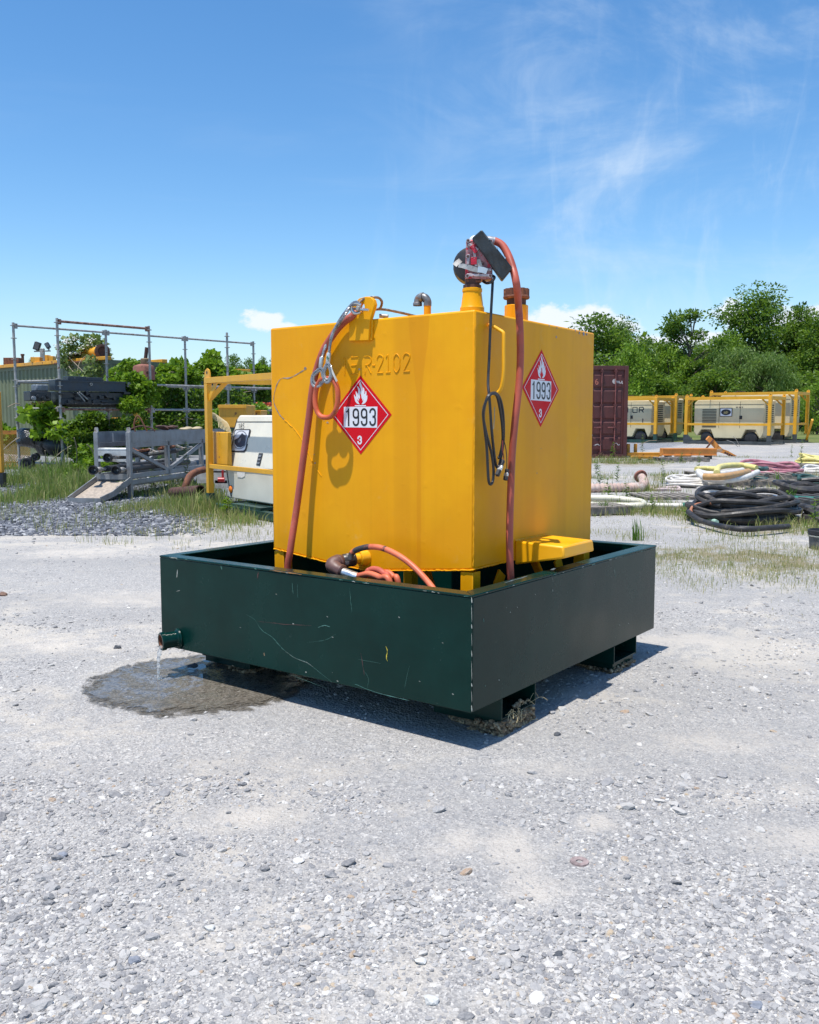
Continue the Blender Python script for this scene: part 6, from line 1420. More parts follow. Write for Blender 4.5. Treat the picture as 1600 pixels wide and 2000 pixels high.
cage(cc, 3.6, 1.75, 1.955, .66, yellow_far, green_skid, .085, .26, sk=.12)
def cgp(x, y, Y): return CG.inverted() @ onplane(x, y, CG @ Vector((0, Y, 0)), CG.to_3x3() @ Vector((0,1,0)))
mb = MB(); a_ = cgp(409, 843, .14); b_ = cgp(445, 909, .14); mb.bx(a_.x, b_.x, .14, .21, b_.z, a_.z); mb.build('battery_box', yellow_far, cc, bevel=.01)
YC = .22
nose = [(x_, y_) for x_, y_ in [(463,811),(533,811),(800,811)]]
zl = cgp(432, 914, YC).z; SL = .20
def cgt(x, y): return CG.inverted() @ onplane(x, y, CG @ Vector((0, YC, zl)), CG.to_3x3() @ Vector((0, 1, -SL)))
up = [cgt(x, y) for x, y in [(468,811),(461,822),(434,907)]]+[cgp(432, 914, YC)]
XR = 3.35
zt_ = up[0].z
mb = MB(); mb.prism([(up[3].x, zl), (up[2].x, up[2].z), (up[1].x, up[1].z), (up[0].x, zt_), (XR-.1, zt_), (XR, zt_-.1), (XR, zl)], (0, YC, 0), (1,0,0), (0,0,1), (0, 1.20, 0)); mb.v = [(x, y+(SL*(z-zl) if y < YC+.6 else -SL*.5*(z-zl)), z) for x, y, z in mb.v]; can = mb.build('canopy', cream, cc, bevel=.02)
lw = [cgp(x, y, YC+.02) for x, y in [(440,915),(447,972),(533,986)]]
mb = MB(); mb.prism([(lw[0].x, zl-.006), (XR-.02, zl-.006), (XR-.10, lw[1].z), (lw[1].x+.02, lw[1].z), (lw[1].x-.02, lw[1].z+.07)], (0, YC+.02, 0), (1,0,0), (0,0,1), (0, 1.16, 0)); low = mb.build('lower_body', M('shaded cream paint', (.66,.63,.53), .45, var=.06, vs=2, spots=[((.38,.33,.25), 6, .66, .8, .7)]), cc, bevel=.015)  # darker copy of the canopy cream, shade put into the colour
seam = M('dark seam', (.03,.028,.025), .8, bump=None)
def cpt(x, y, Y):
    if Y < YC+.001:
        q_ = cgt(x, y); return Vector((q_.x, q_.y+(Y-YC), q_.z))
    return Vector((cgp(x, y, Y).x, Y, cgp(x, y, Y).z))
def cstrip(pts, w, nm, mat, Y, par): mb = MB(); mb.ribbon([cpt(x, y, Y) for x, y in pts], w, (0,-1,0)); return mb.build(nm, mat, par, CG, smooth=False)
cstrip([(464,818),(459,835),(446,880),(437,908)], .018, 'seam', seam, YC-.004, can)
cstrip([(462,824),(500,824),(535,824)], .012, 'seam', seam, YC-.004, can); cstrip([(441,913),(490,916),(535,917)], .012, 'seam', seam, YC-.004, can)
cstrip([(443,918),(446,940),(452,970)], .022, 'black_edge', seam, YC+.016, low)
# emblem: white square plate, ring and dark mountain like mark
def cpoly(pts, nm, mat, Y, par):
    mb = MB(); mb.add([cpt(x, y, Y) for x, y in pts], [tuple(range(len(pts)))]); return mb.build(nm, mat, par, CG, smooth=False)
zz = lambda L: [(340+x/6.06, 700+y/6.06) for x, y in L]
em = cpoly(zz([(735,838),(905,838),(915,855),(895,935),(880,940),(868,1010),(878,1015),(858,1090),(835,1112),(680,1105),(670,1090),(722,850)]), 'emblem_plate', sticker_black, YC-.005, cc)
cpoly(zz([(742,850),(895,850),(880,925),(862,1010),(845,1075),(825,1090),(690,1090),(728,865)]), 'emblem_ground', sticker_white, YC-.007, em)
def ell(cx0, cy0, rx, ry, sh, n=28): return [(cx0+rx*math.cos(2*math.pi*i/n)+sh*ry*math.sin(2*math.pi*i/n), cy0-ry*math.sin(2*math.pi*i/n)) for i in range(n)]
grey_r = M('emblem ring grey', (.20,.22,.26), .5, bump=None)
cpoly(zz(ell(792, 965, 82, 110, .12)), 'emblem_ring', grey_r, YC-.009, em); cpoly(zz(ell(792, 965, 74, 100, .12)), 'emblem_field', sticker_white, YC-.011, em)
cpoly(zz([(722,965),(770,940),(815,882),(840,905),(862,912),(860,975),(845,1030),(800,1055),(755,1045),(728,1010)]), 'emblem_mark', M('emblem navy', (.03,.04,.07), .5, bump=None), YC-.013, em)
cpoly(zz([(765,985),(785,950),(808,935),(800,975),(780,1000)]), 'emblem_highlight', grey_r, YC-.015, em)
# the number 185
def txt(strokes, x0, y0, w_, h_, slant, gap, par, mat, wd, Y):
    for k, S in enumerate(strokes):
        for s_ in S:
            P_ = [(x0+k*gap+(a+slant*b2)*w_, y0-b2*h_) for a, b2 in s_]; cstrip(P_, wd, 'numeral', mat, Y, par)
n1_ = [[(.2,.8),(.6,1),(.6,0)]]
n8_ = [[(.5,.52),(.15,.65),(.2,.92),(.5,1),(.8,.92),(.85,.65),(.5,.52),(.1,.35),(.15,.08),(.5,0),(.85,.08),(.9,.35),(.5,.52)]]
n5_ = [[(.9,1),(.25,1),(.15,.58),(.55,.62),(.85,.45),(.85,.15),(.5,0),(.1,.05)]]
txt([n1_, n8_, n5_], 465.5, 837, 3.6, 9.5, .20, 4.2, can, sticker_black, .010, YC-.005)
cpoly(zz([(1008,1122),(1057,1122),(1020,1272),(976,1262)]), 'latch_plate', sticker_black, YC-.006, can)
for (a_, b_) in ((1140, 1165), (1185, 1205), (1225, 1250)): cpoly(zz([(1012-(a_-1140)*.25, a_), (1045-(a_-1140)*.25, a_), (1040-(b_-1140)*.25, b_), (1006-(b_-1140)*.25, b_)]), 'latch', M('grey latch', (.25,.25,.25), .4, metal=.4), YC-.009, can)
cpoly(zz([(745,1345),(840,1350),(838,1395),(805,1412),(752,1405)]), 'paper_label', M('white paper label', (.72,.70,.66), .7), YC+.014, low)
p = cgp(451.5, 955.5, YC+.02); mb = MB(); mb.lathe([(.052,0),(.050,.012),(.030,.026)], p, (0,-1,0), 20); mb.build('amber_lamp', amber, low, CG)
mb = MB(); mb.lathe([(.060,0),(.058,.006)], p, (0,-1,0), 20); mb.build('lamp_ring', rust, low, CG)
mb = MB(); mb.bx(.7, 3.1, .45, 1.35, .125, lw[1].z-.004); mb.build('axle_frame', black_paint, cc)
for (x, y) in ((0,0),(3.515,0),(0,1.665),(3.515,1.665)):
    mb = MB(); mb.bx(x-.004, x+.089, y-.004, y+.089, .121, .259); mb.build('post_foot', green_skid, cc)
mb = MB(); mb.bx(.75, 1.6, .02, .30, .122, .16); mb.build('skid_shoe', green_skid, cc)

# ------------------------------------------------------------------ right: maroon container, doors towards us
a_ = at(1080, 895, 29.8); b_ = at(1224, 895, 30.1); a_.z = b_.z = 0; d_ = b_-a_; Wc = d_.length; FM = frame_at(a_, d_.x, d_.y)
mc_ = thing('shipping_container', 'maroon shipping container with ribbed doors and lock rods right of the yellow tank', 'container', FM)
HC = 1.40+(812-715)/1766*29.8
mb = MB(); mb.bx(0, .13, 0, .14, 0, HC); mb.build('corner_post', maroon, mc_, bevel=.01); mb = MB(); mb.bx(Wc-.13, Wc, 0, .14, 0, HC); mb.build('corner_post', maroon, mc_, bevel=.01)
mb = MB(); mb.bx(.131, Wc-.131, 0, .14, HC-.14, HC-.003); mb.build('header', maroon, mc_, bevel=.01); mb = MB(); mb.bx(.131, Wc-.131, 0, .14, 0, .14); mb.build('sill', maroon, mc_)
mid = Wc/2
for k, (x0, x1) in enumerate(((.135, mid-.006), (mid+.006, Wc-.135))):
    dr2 = MB(); dr2.bx(x0, x1, .045, .075, .145, HC-.145); dr2 = dr2.build('door', maroon, mc_)
    nb = 5; zz0, zz1 = .22, HC-.24; hh = (zz1-zz0)/nb
    for i in range(nb):
        mb = MB(); z0_ = zz0+i*hh+hh*.16; z1_ = zz0+(i+1)*hh-hh*.16
        mb.add([(x0+.08, .044, z0_-.05), (x1-.08, .044, z0_-.05), (x1-.08, .044, z1_+.05), (x0+.08, .044, z1_+.05), (x0+.10, .012, z0_), (x1-.10, .012, z0_), (x1-.10, .012, z1_), (x0+.10, .012, z1_)], [(4,5,6,7),(0,1,5,4),(1,2,6,5),(2,3,7,6),(3,0,4,7)]); mb.build('door_rib', maroon, dr2, FM, smooth=False)
    for f_ in (.30, .72):
        x = x0+(x1-x0)*f_; mb = MB(); mb.cyl((x, -.035, .10), (x, -.035, HC-.10), .018, 10); ro = mb.build('lock_rod', M('worn maroon rod', (.22,.07,.06), .5, var=.4, vs=8, spots=[((.4,.36,.34), 10, .68, .72, .6)]), mc_)
        mb = MB()
        for z in (.16, .55, 1.05, 1.75, HC-.18): mb.bx(x-.05, x+.05, -.055, .012, z-.035, z+.035)
        mb.build('rod_keeper', maroon, ro, FM)
        mb = MB(); mb.beam((x, -.05, 1.02), (x+.26 if k == 0 else x-.24, -.05, 1.02), .02, .04); mb.build('door_handle', MATS['worn maroon rod'], ro, FM)
# long corrugated sides
LS = 5.9
for y0_, s_ in ((Wc, 1), (0, -1)):
    V = []; n = 20; st = (LS-.14)/n
    for i in range(n+1):
        for dx, dp in ((0,0),(.35,0),(.5,-.036),(.85,-.036)): V.append((y0_+dp*s_, min(LS, .14+(i+dx)*st)))
    mb = MB(); vs = []
    for x, y in V: vs += [(x-.01*s_, y, .14), (x-.01*s_, y, HC-.1)]
    mb.add(vs, [(2*i, 2*i+2, 2*i+3, 2*i+1) for i in range(len(V)-1)]); mb.build('side_panel', maroon, mc_, smooth=False)
mb = MB(); mb.bx(.0, Wc, .142, LS, HC-.11, HC-.03); mb.bx(0, Wc, LS, LS+.1, 0, HC-.03); mb.build('roof', maroon, mc_, smooth=False)
mb = MB(); mb.bx(0, .10, .145, LS, 0, .13); mb.bx(Wc-.1, Wc, .145, LS, 0, .13); mb.build('bottom_rail', maroon, mc_)
# chalk marks on the doors: a 6 like loop and a smudge of letters
ck = M('chalk mark', (.50,.46,.44), .8, bump=None); ckr = M('orange chalk mark', (.50,.16,.10), .8, bump=None)
def cmark(pts, w, mat): 
    mb = MB(); Pq = []
    for x, y in pts:
        q_ = FM.inverted() @ onplane(x, y, FM @ Vector((0,.008,0)), FM.to_3x3() @ Vector((0,1,0))); Pq.append(Vector((q_.x, .008, q_.z)))
    mb.ribbon(spline(Pq, 3), w, (0,-1,0)); mb.build('chalk_mark', mat, mc_, smooth=False)
z6 = lambda L: [(1140+x/3.478, 560+y/3.478) for x, y in L]
cmark(z6([(94,628),(82,640),(84,660),(94,662),(98,648),(86,645)]), .03, ckr)
cmark(z6([(208,632),(202,645),(214,655),(218,640),(208,630)]), .07, ck); cmark(z6([(222,652),(228,640),(234,655),(240,640),(246,655),(262,648),(258,640),(264,660)]), .03, ck)
cmark(z6([(75,1078),(95,1070),(112,1080),(118,1068)]), .03, ck); cmark(z6([(200,1072),(222,1062),(235,1076),(246,1070)]), .02, ck)

# ------------------------------------------------------------------ right: caged compressors in the far yard
def far_unit(label, corner, L, Wd, zt, seedv, group='caged compressors in the far yard', dark=grey_skid, louvre=0, emblem=False, word=False, nx=.78, ny=-.62):
    F = frame_at(corner, nx, ny); t = thing('caged_compressor', label, 'compressor', F, group)
    cage(t, L, Wd, zt, .98, yellow_far, dark, .15, .46, True, .42, .17)
    # grey feet plates under the posts
    for (x, y) in ((0,0),(L-.13,0)):
        mb = MB(); mb.prism([(-.03,.18),(.16,.18),(.16,.458),(-.03,.458)] if x else [(-.03,.18),(.45,.18),(.16,.458),(-.03,.458)], (x, y-.012, 0), (1,0,0), (0,0,1), (0,.15,0)); mb.build('foot_plate', dark, t)
    x0, x1, z0, z1 = .38, L-.40, .30, zt-.14
    c1, c2, aw = x0+.62, x1-.62, .42
    prof = [(x0, z0+.30), (x0+.12, z0+.02+.12), (c1-aw, z0+.12), (c1-aw*.55, z0+.42), (c1+aw*.55, z0+.42), (c1+aw, z0), (c2-aw, z0), (c2-aw*.55, z0+.42), (c2+aw*.55, z0+.42), (c2+aw, z0), (x1-.1, z0+.05), (x1, z0+.30), (x1, z1-.06), (x1-.10, z1), (x0+.18, z1), (x0, z1-.16)]
    mb = MB(); mb.prism(prof, (0, .30, 0), (1,0,0), (0,0,1), (0, Wd-.60, 0)); cn = mb.build('canopy', cream_far, t, bevel=.03)
    for cx0 in (c1, c2):
        mb = MB(); mb.lathe([(.20,0),(.29,.02),(.30,.18),(.22,.20)], (cx0, .36, z0+.02), (0,1,0), 18); mb.build('wheel', black_rub, t)
    mb = MB(); mb.bx(x0+.3, x1-.3, .5, Wd-.5, .20, z0+.1); mb.build('undercarriage', black_paint, t)
    if louvre:
        for i in range(12): mb = MB(); z = z1-.50-i*.075; mb.bx(x0+.42, x0+1.12, .282, .2985, z, z+.034); (mb.build('louvre', seam, cn, F, smooth=False) if i != 9 else None)
    else:
        for i in range(5): mb = MB(); z = z1-.5-i*.09; mb.bx(x0+.3, x0+.8, .285, .2985, z, z+.04); mb.build('louvre', seam, cn, F, smooth=False)
    for x in (x0+1.25, x1-1.15): mb = MB(); mb.bx(x, x+.012, .288, .2985, z0+.5, z1-.1); mb.build('seam', seam, cn, F, smooth=False)
    mb = MB(); mb.bx(x0+.02, x1-.02, .290, .2985, z1-.24, z1-.225); mb.build('seam', seam, cn, F, smooth=False)
    mb = MB(); mb.bx(x0+2.25, x0+2.38, .280, .2985, z1-.95, z1-.78); mb.build('latch', sticker_black, cn, F)
    # end face: louvres, hatch, lamp
    for i in range(9): mb = MB(); z = z1-.30-i*.10; mb.bx(x1+.001, x1+.02, .55, Wd-.6, z, z+.05); mb.build('louvre', seam, cn, F, smooth=False)
    if emblem:
        ex0, ez0 = x0+1.30, z1-.42
        mb = MB(); mb.bx(ex0, ex0+.60, .270, .278, ez0-.40, ez0+.02); e_ = mb.build('emblem_plate', sticker_black, cn, F)
        mb = MB(); mb.bx(ex0+.03, ex0+.57, .264, .2695, ez0-.37, ez0-.01); mb.build('emblem_ground', sticker_white, e_, F)
        mb = MB(); mb.add([(ex0+.30+.24*math.cos(a), .262, ez0-.19+.145*math.sin(a)) for a in np.linspace(0, 6.28, 24)[:-1]], [tuple(range(23))]); mb.build('emblem_oval', sticker_black, e_, F, smooth=False)
        mb = MB(); mb.add([(ex0+.18, .260, ez0-.26), (ex0+.36, .260, ez0-.27), (ex0+.42, .260, ez0-.18), (ex0+.33, .260, ez0-.12), (ex0+.27, .260, ez0-.17), (ex0+.20, .260, ez0-.15)], [(0,1,2,3,4,5)]); mb.build('emblem_mark', M('emblem gold', (.30,.24,.10), .5, bump=None), e_, F, smooth=False)
        for k, sx_ in enumerate((0, .06, .15, .21, .29)):
            mb = MB(); mb.bx(x1-1.35+sx_, x1-1.31+sx_, .285, .2985, z1-.40, z1-.34); mb.build('small_lettering', M('grey print', (.16,.15,.13), .6), cn, F, smooth=False)
    if word:
        # the word ends in OR near the right end
        for k, S in enumerate(([[(0,0),(1,0),(1,1),(0,1),(0,0)]], [[(0,0),(0,1),(.85,1),(1,.8),(1,.6),(.85,.48),(0,.48)], [(.5,.48),(1,0)]])):
            for s_ in S:
                mb = MB(); mb.ribbon([Vector((x1-1.05+k*.36-.42*0+a*.24, .2975, z1-.62+b2*.27)) for a, b2 in s_], .055, (0,-1,0)); mb.build('letter', sticker_black, cn, F, smooth=False)
        mb = MB(); mb.ribbon([Vector((x1-1.33, .2975, z1-.62)), Vector((x1-1.33, .2975, z1-.35))], .055, (0,-1,0)); mb.build('letter', sticker_black, cn, F, smooth=False)
        mb = MB(); mb.bx(x1-.5, x1-.46, .285, .2985, z0+.75, z0+.95); mb.build('latch', sticker_black, cn, F)
    mb = MB(); mb.tube([(x1*.3, .14, zt-.02), (x1*.33, .5, zt+.07), (x1*.4, .8, zt+.05), (x1*.43, .4, zt+.04)], .02, 6); mb.build('sling_coil', rust_dark, t)
    return t
far_unit('caged beige compressor with OR lettering whose left half hides behind the maroon container', (9.35, 49.1, 0), 4.2, 2.3, 2.33, 1, dark=green_skid, word=True)
far_unit('caged beige compressor showing its oval emblem and dark louvres, nearest at the right', (13.76, 45.5, 0), 4.2, 2.3, 2.32, 2, louvre=1, emblem=True)
far_unit('caged beige compressor behind the one lettered OR, taller yellow posts', (11.0, 52.6, 0), 4.6, 2.3, 2.50, 3, dark=green_skid)
far_unit('rightmost caged beige compressor, its faded cage standing behind the emblem one', (16.1, 48.9, 0), 4.5, 2.3, 2.62, 4)
for (x, y, D_, z_) in ((1585, 860, 47.5, 1.0),):
    a_ = at(x-10, y, D_); a_.z = .15; b_ = at(x, y, D_-1.2); b_.z = 1.2; mb = MB(); mb.beam(a_, b_, .10, .10); tag(mb.build('yellow_strut', yellow_far), 'leaning yellow strut at the right end of the far cages', 'strut')

# chain link fence far behind
fe = thing('chain_link_fence', 'grey chain link fence across the grass behind the far compressors', 'fence', Matrix.Translation((30, 80, 0)))
FA, FB_ = Vector((8, 96, 0)), Vector((62, 70, 0)); dF = (FB_-FA); LF = dF.length; dF.normalize()
mesh_m, nt_, b_n = new_mat('chain link mesh'); g_ = G(nt_); b_n.inputs['Base Color'].default_value = (.30,.31,.31,1); b_n.inputs['Metallic'].default_value = .4
mb = MB()
n_ = int(LF/.55)
for i in range(n_):
    p = FA+dF*(i*.55)
    for s_ in (1, -1):
        a_ = p+Vector((0,0,.05 if s_ > 0 else 1.75)); b_ = p+dF*1.7+Vector((0,0,1.75 if s_ > 0 else .05)); mb.beam(a_, b_, .012, .012)
tag(mb.build('wire_mesh', mesh_m, fe, I4, smooth=False), kind='stuff')
for i in range(int(LF/3)+1):
    p = FA+dF*(i*3.0); mb = MB(); mb.cyl(p, p+Vector((0,0,1.95)), .035, 8); mb.build('post', galv, fe, I4)
mb = MB(); mb.cyl(FA+Vector((0,0,1.8)), FB_+Vector((0,0,1.8)), .025, 8); mb.build('top_rail', galv, fe, I4)

# ------------------------------------------------------------------ trees
def make_tree(seed, H, Wd, n, lsize, mat, droop=.1, clumps=34, trunk=.16, low=.20, sparse=False):
    """mesh data of trunk and crown for a tree of height H, crown width Wd"""
    rr = random.Random(seed); r = np.random.RandomState(seed); mb = MB()
    tr = [Vector((0,0,-.1)), Vector((rr.uniform(-.2,.2), rr.uniform(-.2,.2), H*.3)), Vector((rr.uniform(-.4,.4), rr.uniform(-.3,.3), H*.6)), Vector((rr.uniform(-.5,.5), rr.uniform(-.3,.3), H*.92))]
    T_ = spline(tr, 5); mb.tube(T_, trunk, 8, rf=lambda t: trunk*(1.15-t)); P = []
    for k in range(clumps):
        f = low+(1-low)*((k+.5)/clumps); base = T_[min(len(T_)-1, int(f*.85*(len(T_)-1)))]
        prof = math.sin(math.pi*min(.93, (f-low)/(1-low)*.68+.25))**.6; a = rr.uniform(0, 6.28); R_ = Wd/2*prof*rr.uniform(.30, 1.05)
        tip = Vector((base.x+math.cos(a)*R_, base.y+math.sin(a)*R_, H*f*rr.uniform(.93, 1.04)))
        if k > clumps-4: tip = Vector((rr.uniform(-.12,.12)*Wd, rr.uniform(-.1,.1)*Wd, H*rr.uniform(.93, 1.0)))
        mid = base.lerp(tip, .5)+Vector((0,0,.15)); mb.tube(spline([base*1.0, mid, tip], 3), .05, 5, rf=lambda t: .06*(1.1-t)); P.append(tip)
        if rr.random() < .6: P.append(mid.lerp(tip, rr.uniform(.3, .8)))
    P = np.array([list(p) for p in P]); k = len(P); sz = Wd*.135*r.uniform(.55, 1.5, k)*(0.8 if sparse else 1)
    w = sz**2; idx = r.choice(k, n, p=w/w.sum()); d = r.normal(size=(n, 3)); d /= np.linalg.norm(d, axis=1)[:, None]
    rad = r.rand(n)**.5; c = P[idx]+d*(rad*sz[idx])[:, None]*np.array([1.15,1.15,.72])
    if droop > .8: c[:, 2] -= np.abs(r.normal(0, .06, n))*H
    c[:, 2] = np.maximum(c[:, 2], .25)
    hueb = r.uniform(-.18, .18, k)[idx]
    V, F, Hh = leaf_quads(c, lsize, r, droop, .55 if droop < .8 else .22, d)
    Hh = np.clip(Hh+np.repeat(hueb, 4), 0, 1)
    return mb, V, F, Hh, mat
TT = {}
def tree_src(key, *a, **k):
    mb, V, F, Hh, mat = make_tree(*a, **k); t = thing('tree', 'tree', 'tree', I4); mb.build('trunk', bark, t); np_mesh('crown', V, F, mat, t, Hh); TT[key] = (t, a[1], a[2]); return t
tree_src('round', 1, 10, 8.5, 15000, .26, leaf_a); tree_src('broad', 2, 13, 10, 19000, .27, leaf_a, low=.25, clumps=44)
tree_src('sparse', 3, 11, 6, 5200, .26, leaf_a, low=.45, clumps=24, sparse=True); tree_src('light', 4, 6, 6.5, 9000, .24, leaf_b, low=.10)
tree_src('willow', 5, 7.5, 7.5, 13000, .34, leaf_w, droop=1.3, low=.30); tree_src('bush', 6, 6.5, 8, 12000, .25, leaf_a, low=.06, clumps=40)
used = {}
def put_tree(key, x, ytop, D_, wpx, lab, cat='tree', yaw=0, group=None):
    wpx = wpx*1.32
    src, H_, W_ = TT[key]; p = at(x, 812, D_); H = 1.40+(812-ytop)/1766*D_; w_ = wpx/1766*D_
    Mx = Matrix.Translation((p.x, p.y, 0)) @ Matrix.Rotation(yaw, 4, 'Z') @ Matrix.Diagonal((w_/W_, w_/W_, H/H_, 1))
    if key in used: return copy_thing(src, Mx, lab, group)
    used[key] = 1; src.matrix_world = Mx; WM[src.name] = Mx; src['label'] = lab
    if group: src['group'] = group
    return src
put_tree('round', 1150, 628, 88, 165, 'round dark green tree rising right behind the yellow tank', yaw=.4)
put_tree('bush', 1062, 690, 92, 130, 'dark bush mostly hidden behind the yellow tank', yaw=2)
put_tree('light', 1222, 690, 80, 90, 'light green small tree above the maroon container')
put_tree('round', 1262, 672, 96, 100, 'mid green tree right of the light green one', yaw=1.8)
put_tree('sparse', 1346, 607, 90, 100, 'tall thin open crowned tree standing above the treeline')
put_tree('round', 1312, 680, 92, 100, 'rounded tree left below the thin open tree', yaw=3.0)
put_tree('broad', 1372, 678, 99, 120, 'dense tree right below the thin open tree', yaw=3.3)
put_tree('willow', 1440, 678, 84, 105, 'pale willow with drooping foliage, left of the two willows')
put_tree('broad', 1474, 584, 97, 175, 'tallest broad tree of the right treeline', yaw=.9)
put_tree('willow', 1512, 692, 82, 95, 'pale drooping willow, right one of the two, before the tallest tree', yaw=2.1)
put_tree('round', 1560, 612, 94, 120, 'tall leafy tree right of the tallest one', yaw=4.4)
put_tree('broad', 1630, 604, 90, 150, 'tall tree cut by the right edge of the picture', yaw=2.6)
put_tree('broad', 1205, 640, 93, 110, 'full leafy tree between the round one and the light green one', yaw=1.3)
put_tree('light', 1300, 690, 88, 80, 'light green tree left below the thin open tree', yaw=2.2)
put_tree('light', 1410, 668, 92, 90, 'light green crown between the thin open tree and the tallest one', yaw=.6)
put_tree('light', 1597, 755, 68, 60, 'bright low bush at the right edge beside the fence', yaw=1)
put_tree('bush', 1395, 735, 84, 150, 'dark undergrowth bush behind the emblem compressor', yaw=1.0)
put_tree('bush', 1275, 742, 86, 150, 'dark undergrowth bush behind the OR lettered compressor', yaw=3.9)
put_tree('bush', 1500, 742, 88, 150, 'dark undergrowth bush under the tallest tree', yaw=5.1)
put_tree('bush', 1580, 740, 86, 140, 'dark undergrowth bush behind the fence on the right', yaw=.2)
put_tree('bush', 1180, 740, 92, 150, 'dark undergrowth bush behind the maroon container', yaw=2.9)
put_tree('round', 1700, 640, 92, 150, 'tree beyond the right edge of the picture', yaw=5.0)
put_tree('round', 980, 660, 96, 150, 'tree wholly behind the yellow tank', yaw=.7)
# far trees on the left skyline
for i, (x, y, w_) in enumerate([(455,702,60),(485,708,44),(515,706,40),(545,700,50),(395,716,40),(70,708,36),(20,712,40),(128,706,30),(435,716,40)]):
    put_tree('round', x, y, 120, w_, ['distant tree top above the vines left of the tank','small distant tree top beside the scaffold posts','distant wispy tree top touching the tank edge','distant tree behind the tank corner','low distant tree above the container rail','distant tree top under the floodlights','distant tree top at the left edge of the skyline','distant tree top behind the elder bush','low distant tree behind the vine mound'][i], yaw=i)
# wood behind: mass of foliage that closes the gaps
r = np.random.RandomState(21); bl = []
for i in range(150):
    x = r.uniform(2, 70); y = 112+r.uniform(-5, 6)-.10*x; hz = r.uniform(6.4, 8.6)+(1.0 if 26 < x < 46 else 0); bl.append((x, y, hz*.5, 3.2, 2.0, hz*.62, 1.0))
for i in range(170):
    x = r.uniform(-150, 2); y = 128+r.uniform(-6, 6)-.10*abs(x); hz = r.uniform(2.6, 4.2); bl.append((x, y, hz*.5, 4.0, 2.0, hz*.62, .5))
for i in range(60):
    x = r.uniform(70, 130); y = 104+r.uniform(-6, 6)-.20*(x-70); hz = r.uniform(6, 8); bl.append((x, y, hz*.5, 4.0, 2.0, hz*.62, .6))
V, F, H_ = leaves(bl, 110000, .42, 22, .2, .7, 0, -.15); tag(np_mesh('distant_wood', V, F, leaf_a, None, H_), 'dark wood closing the view behind the single trees', 'wood', kind='stuff')
mb = MB()
for i in range(90):
    x = r.uniform(4, 68); y = 118-.10*x; mb.tube([(x, y, 0), (x+r.uniform(-.6,.6), y, 6)], .14, 5)
tag(mb.build('distant_trunks', bark), 'trunks in the shade of the far wood', 'wood', kind='stuff')

# ------------------------------------------------------------------ right: hoses, pallets and scrap on the ground
def coil(name, px, py, rx, loops, r_, mat, lab, H=.25, seed=0, group='hose coils on the ground', flat=1.0, parts=()):
    c = gd(px, py); D_ = c.y; R_ = rx/1766*D_; t = thing(name, lab, 'hose', Matrix.Translation(c), group); rr = random.Random(seed); P = []
    n = loops*14; ph = rr.uniform(0, 6.28)
    ox = oy = 0; rad = 1
    K = [(rr.uniform(-.09,.09), rr.uniform(-.09,.09), rr.uniform(.72, 1.02), rr.uniform(0, 1)) for _ in range(loops+1)]
    for i in range(n+1):
        f = i/14.0; k = min(loops-1, int(f)); u_ = f-k; a0_, b0_ = K[k], K[k+1]; l = lambda j: a0_[j]*(1-u_)+b0_[j]*u_
        a = ph+f*2*math.pi; z = r_+ (H-r_)*(f/loops)*(.75+.25*math.sin(a*1.5+k))+.012*math.sin(a*3+k)
        P.append(Vector((math.cos(a)*R_*l(2)+l(0)*R_, math.sin(a)*R_*flat*l(2)+l(1)*R_*flat, max(r_, z))))
    mb = MB(); mb.tube(spline(P, 3), r_, 8); mb.build('hose_length', mat, t)
    return t, R_
black_hose = M('big black suction hose', (.030,.028,.027), .55, var=.35, vs=7, spots=[((.13,.11,.09), 8, .54, .72, .85)], bump=(.3, 70, .003))
t, R_ = coil('hose_coil', 1452, 1018, 104, 15, .036, black_hose, 'big coil of fat black hose on a pallet, nearest at the right', .42, 5, flat=.75)
def fitting(p0, p1, r_, mat, par, nm='coupling'):
    mb = MB(); d_ = (p1-p0); mb.tube([p0, p0+d_*.3, p0+d_*.31, p0+d_*.42, p0+d_*.43, p1], r_, 12, rf=lambda t_: r_*(1.7 if .3 < t_ < .75 else 1)); mb.build(nm, mat, par, I4)
fitting(at(1478,975,12.9), at(1552,985,12.7), .030, chrome, t)
mb = MB(); mb.lathe([(.07,-.03),(.085,-.02),(.085,.03),(.07,.04)], at(1512,978,12.8), (1,0,-.1), 8); mb.build('hex_union', chrome, t, I4)
mb = MB(); mb.tube(spline([at(1552,985,12.7), at(1580,992,12.4), at(1620,1000,12.2)], 5), .045, 10); mb.build('trailing_end', black_hose, t, I4)
coil('hose_coil', 1615, 1022, 48, 5, .05, black_hose, 'black hose coil cut by the right edge behind the bucket', .20, 7, flat=.8)
t, R_ = coil('hose_coil', 1580, 972, 62, 5, .05, black_hose, 'black hose coil with a green sleeve at the right edge', .30, 8, flat=.8)
mb = MB(); a_ = at(1532,972,14.3); b_ = at(1600,977,14.2); mb.tube(spline([a_, a_.lerp(b_,.5)+Vector((0,0,-.01)), b_], 4), .055, 12); mb.build('green_sleeve', M('green sleeve', (.02,.16,.12), .45, var=.2), t, I4)
coil('hose_coil', 1590, 945, 36, 4, .035, green_hose, 'dark thin hose coil above the green sleeved one', .20, 9)
coil('hose_coil', 1362, 950, 58, 11, .026, white_hose, 'white hose coil with loose loops left of the dark green mat', .22, 10, flat=.9)
coil('hose_coil', 1392, 966, 32, 6, .026, white_hose, 'small white hose coil in front of the bigger white coil', .12, 11, flat=.9)
coil('hose_coil', 1300, 958, 34, 2, .024, M('pale pink grey hose', (.50,.40,.38), .6, var=.2), 'flat pinkish white loop left of the white coils', .06, 17)
coil('hose_coil', 1506, 930, 58, 9, .036, pink_hose, 'pink hose coil lying on a pallet', .34, 12, flat=.8)
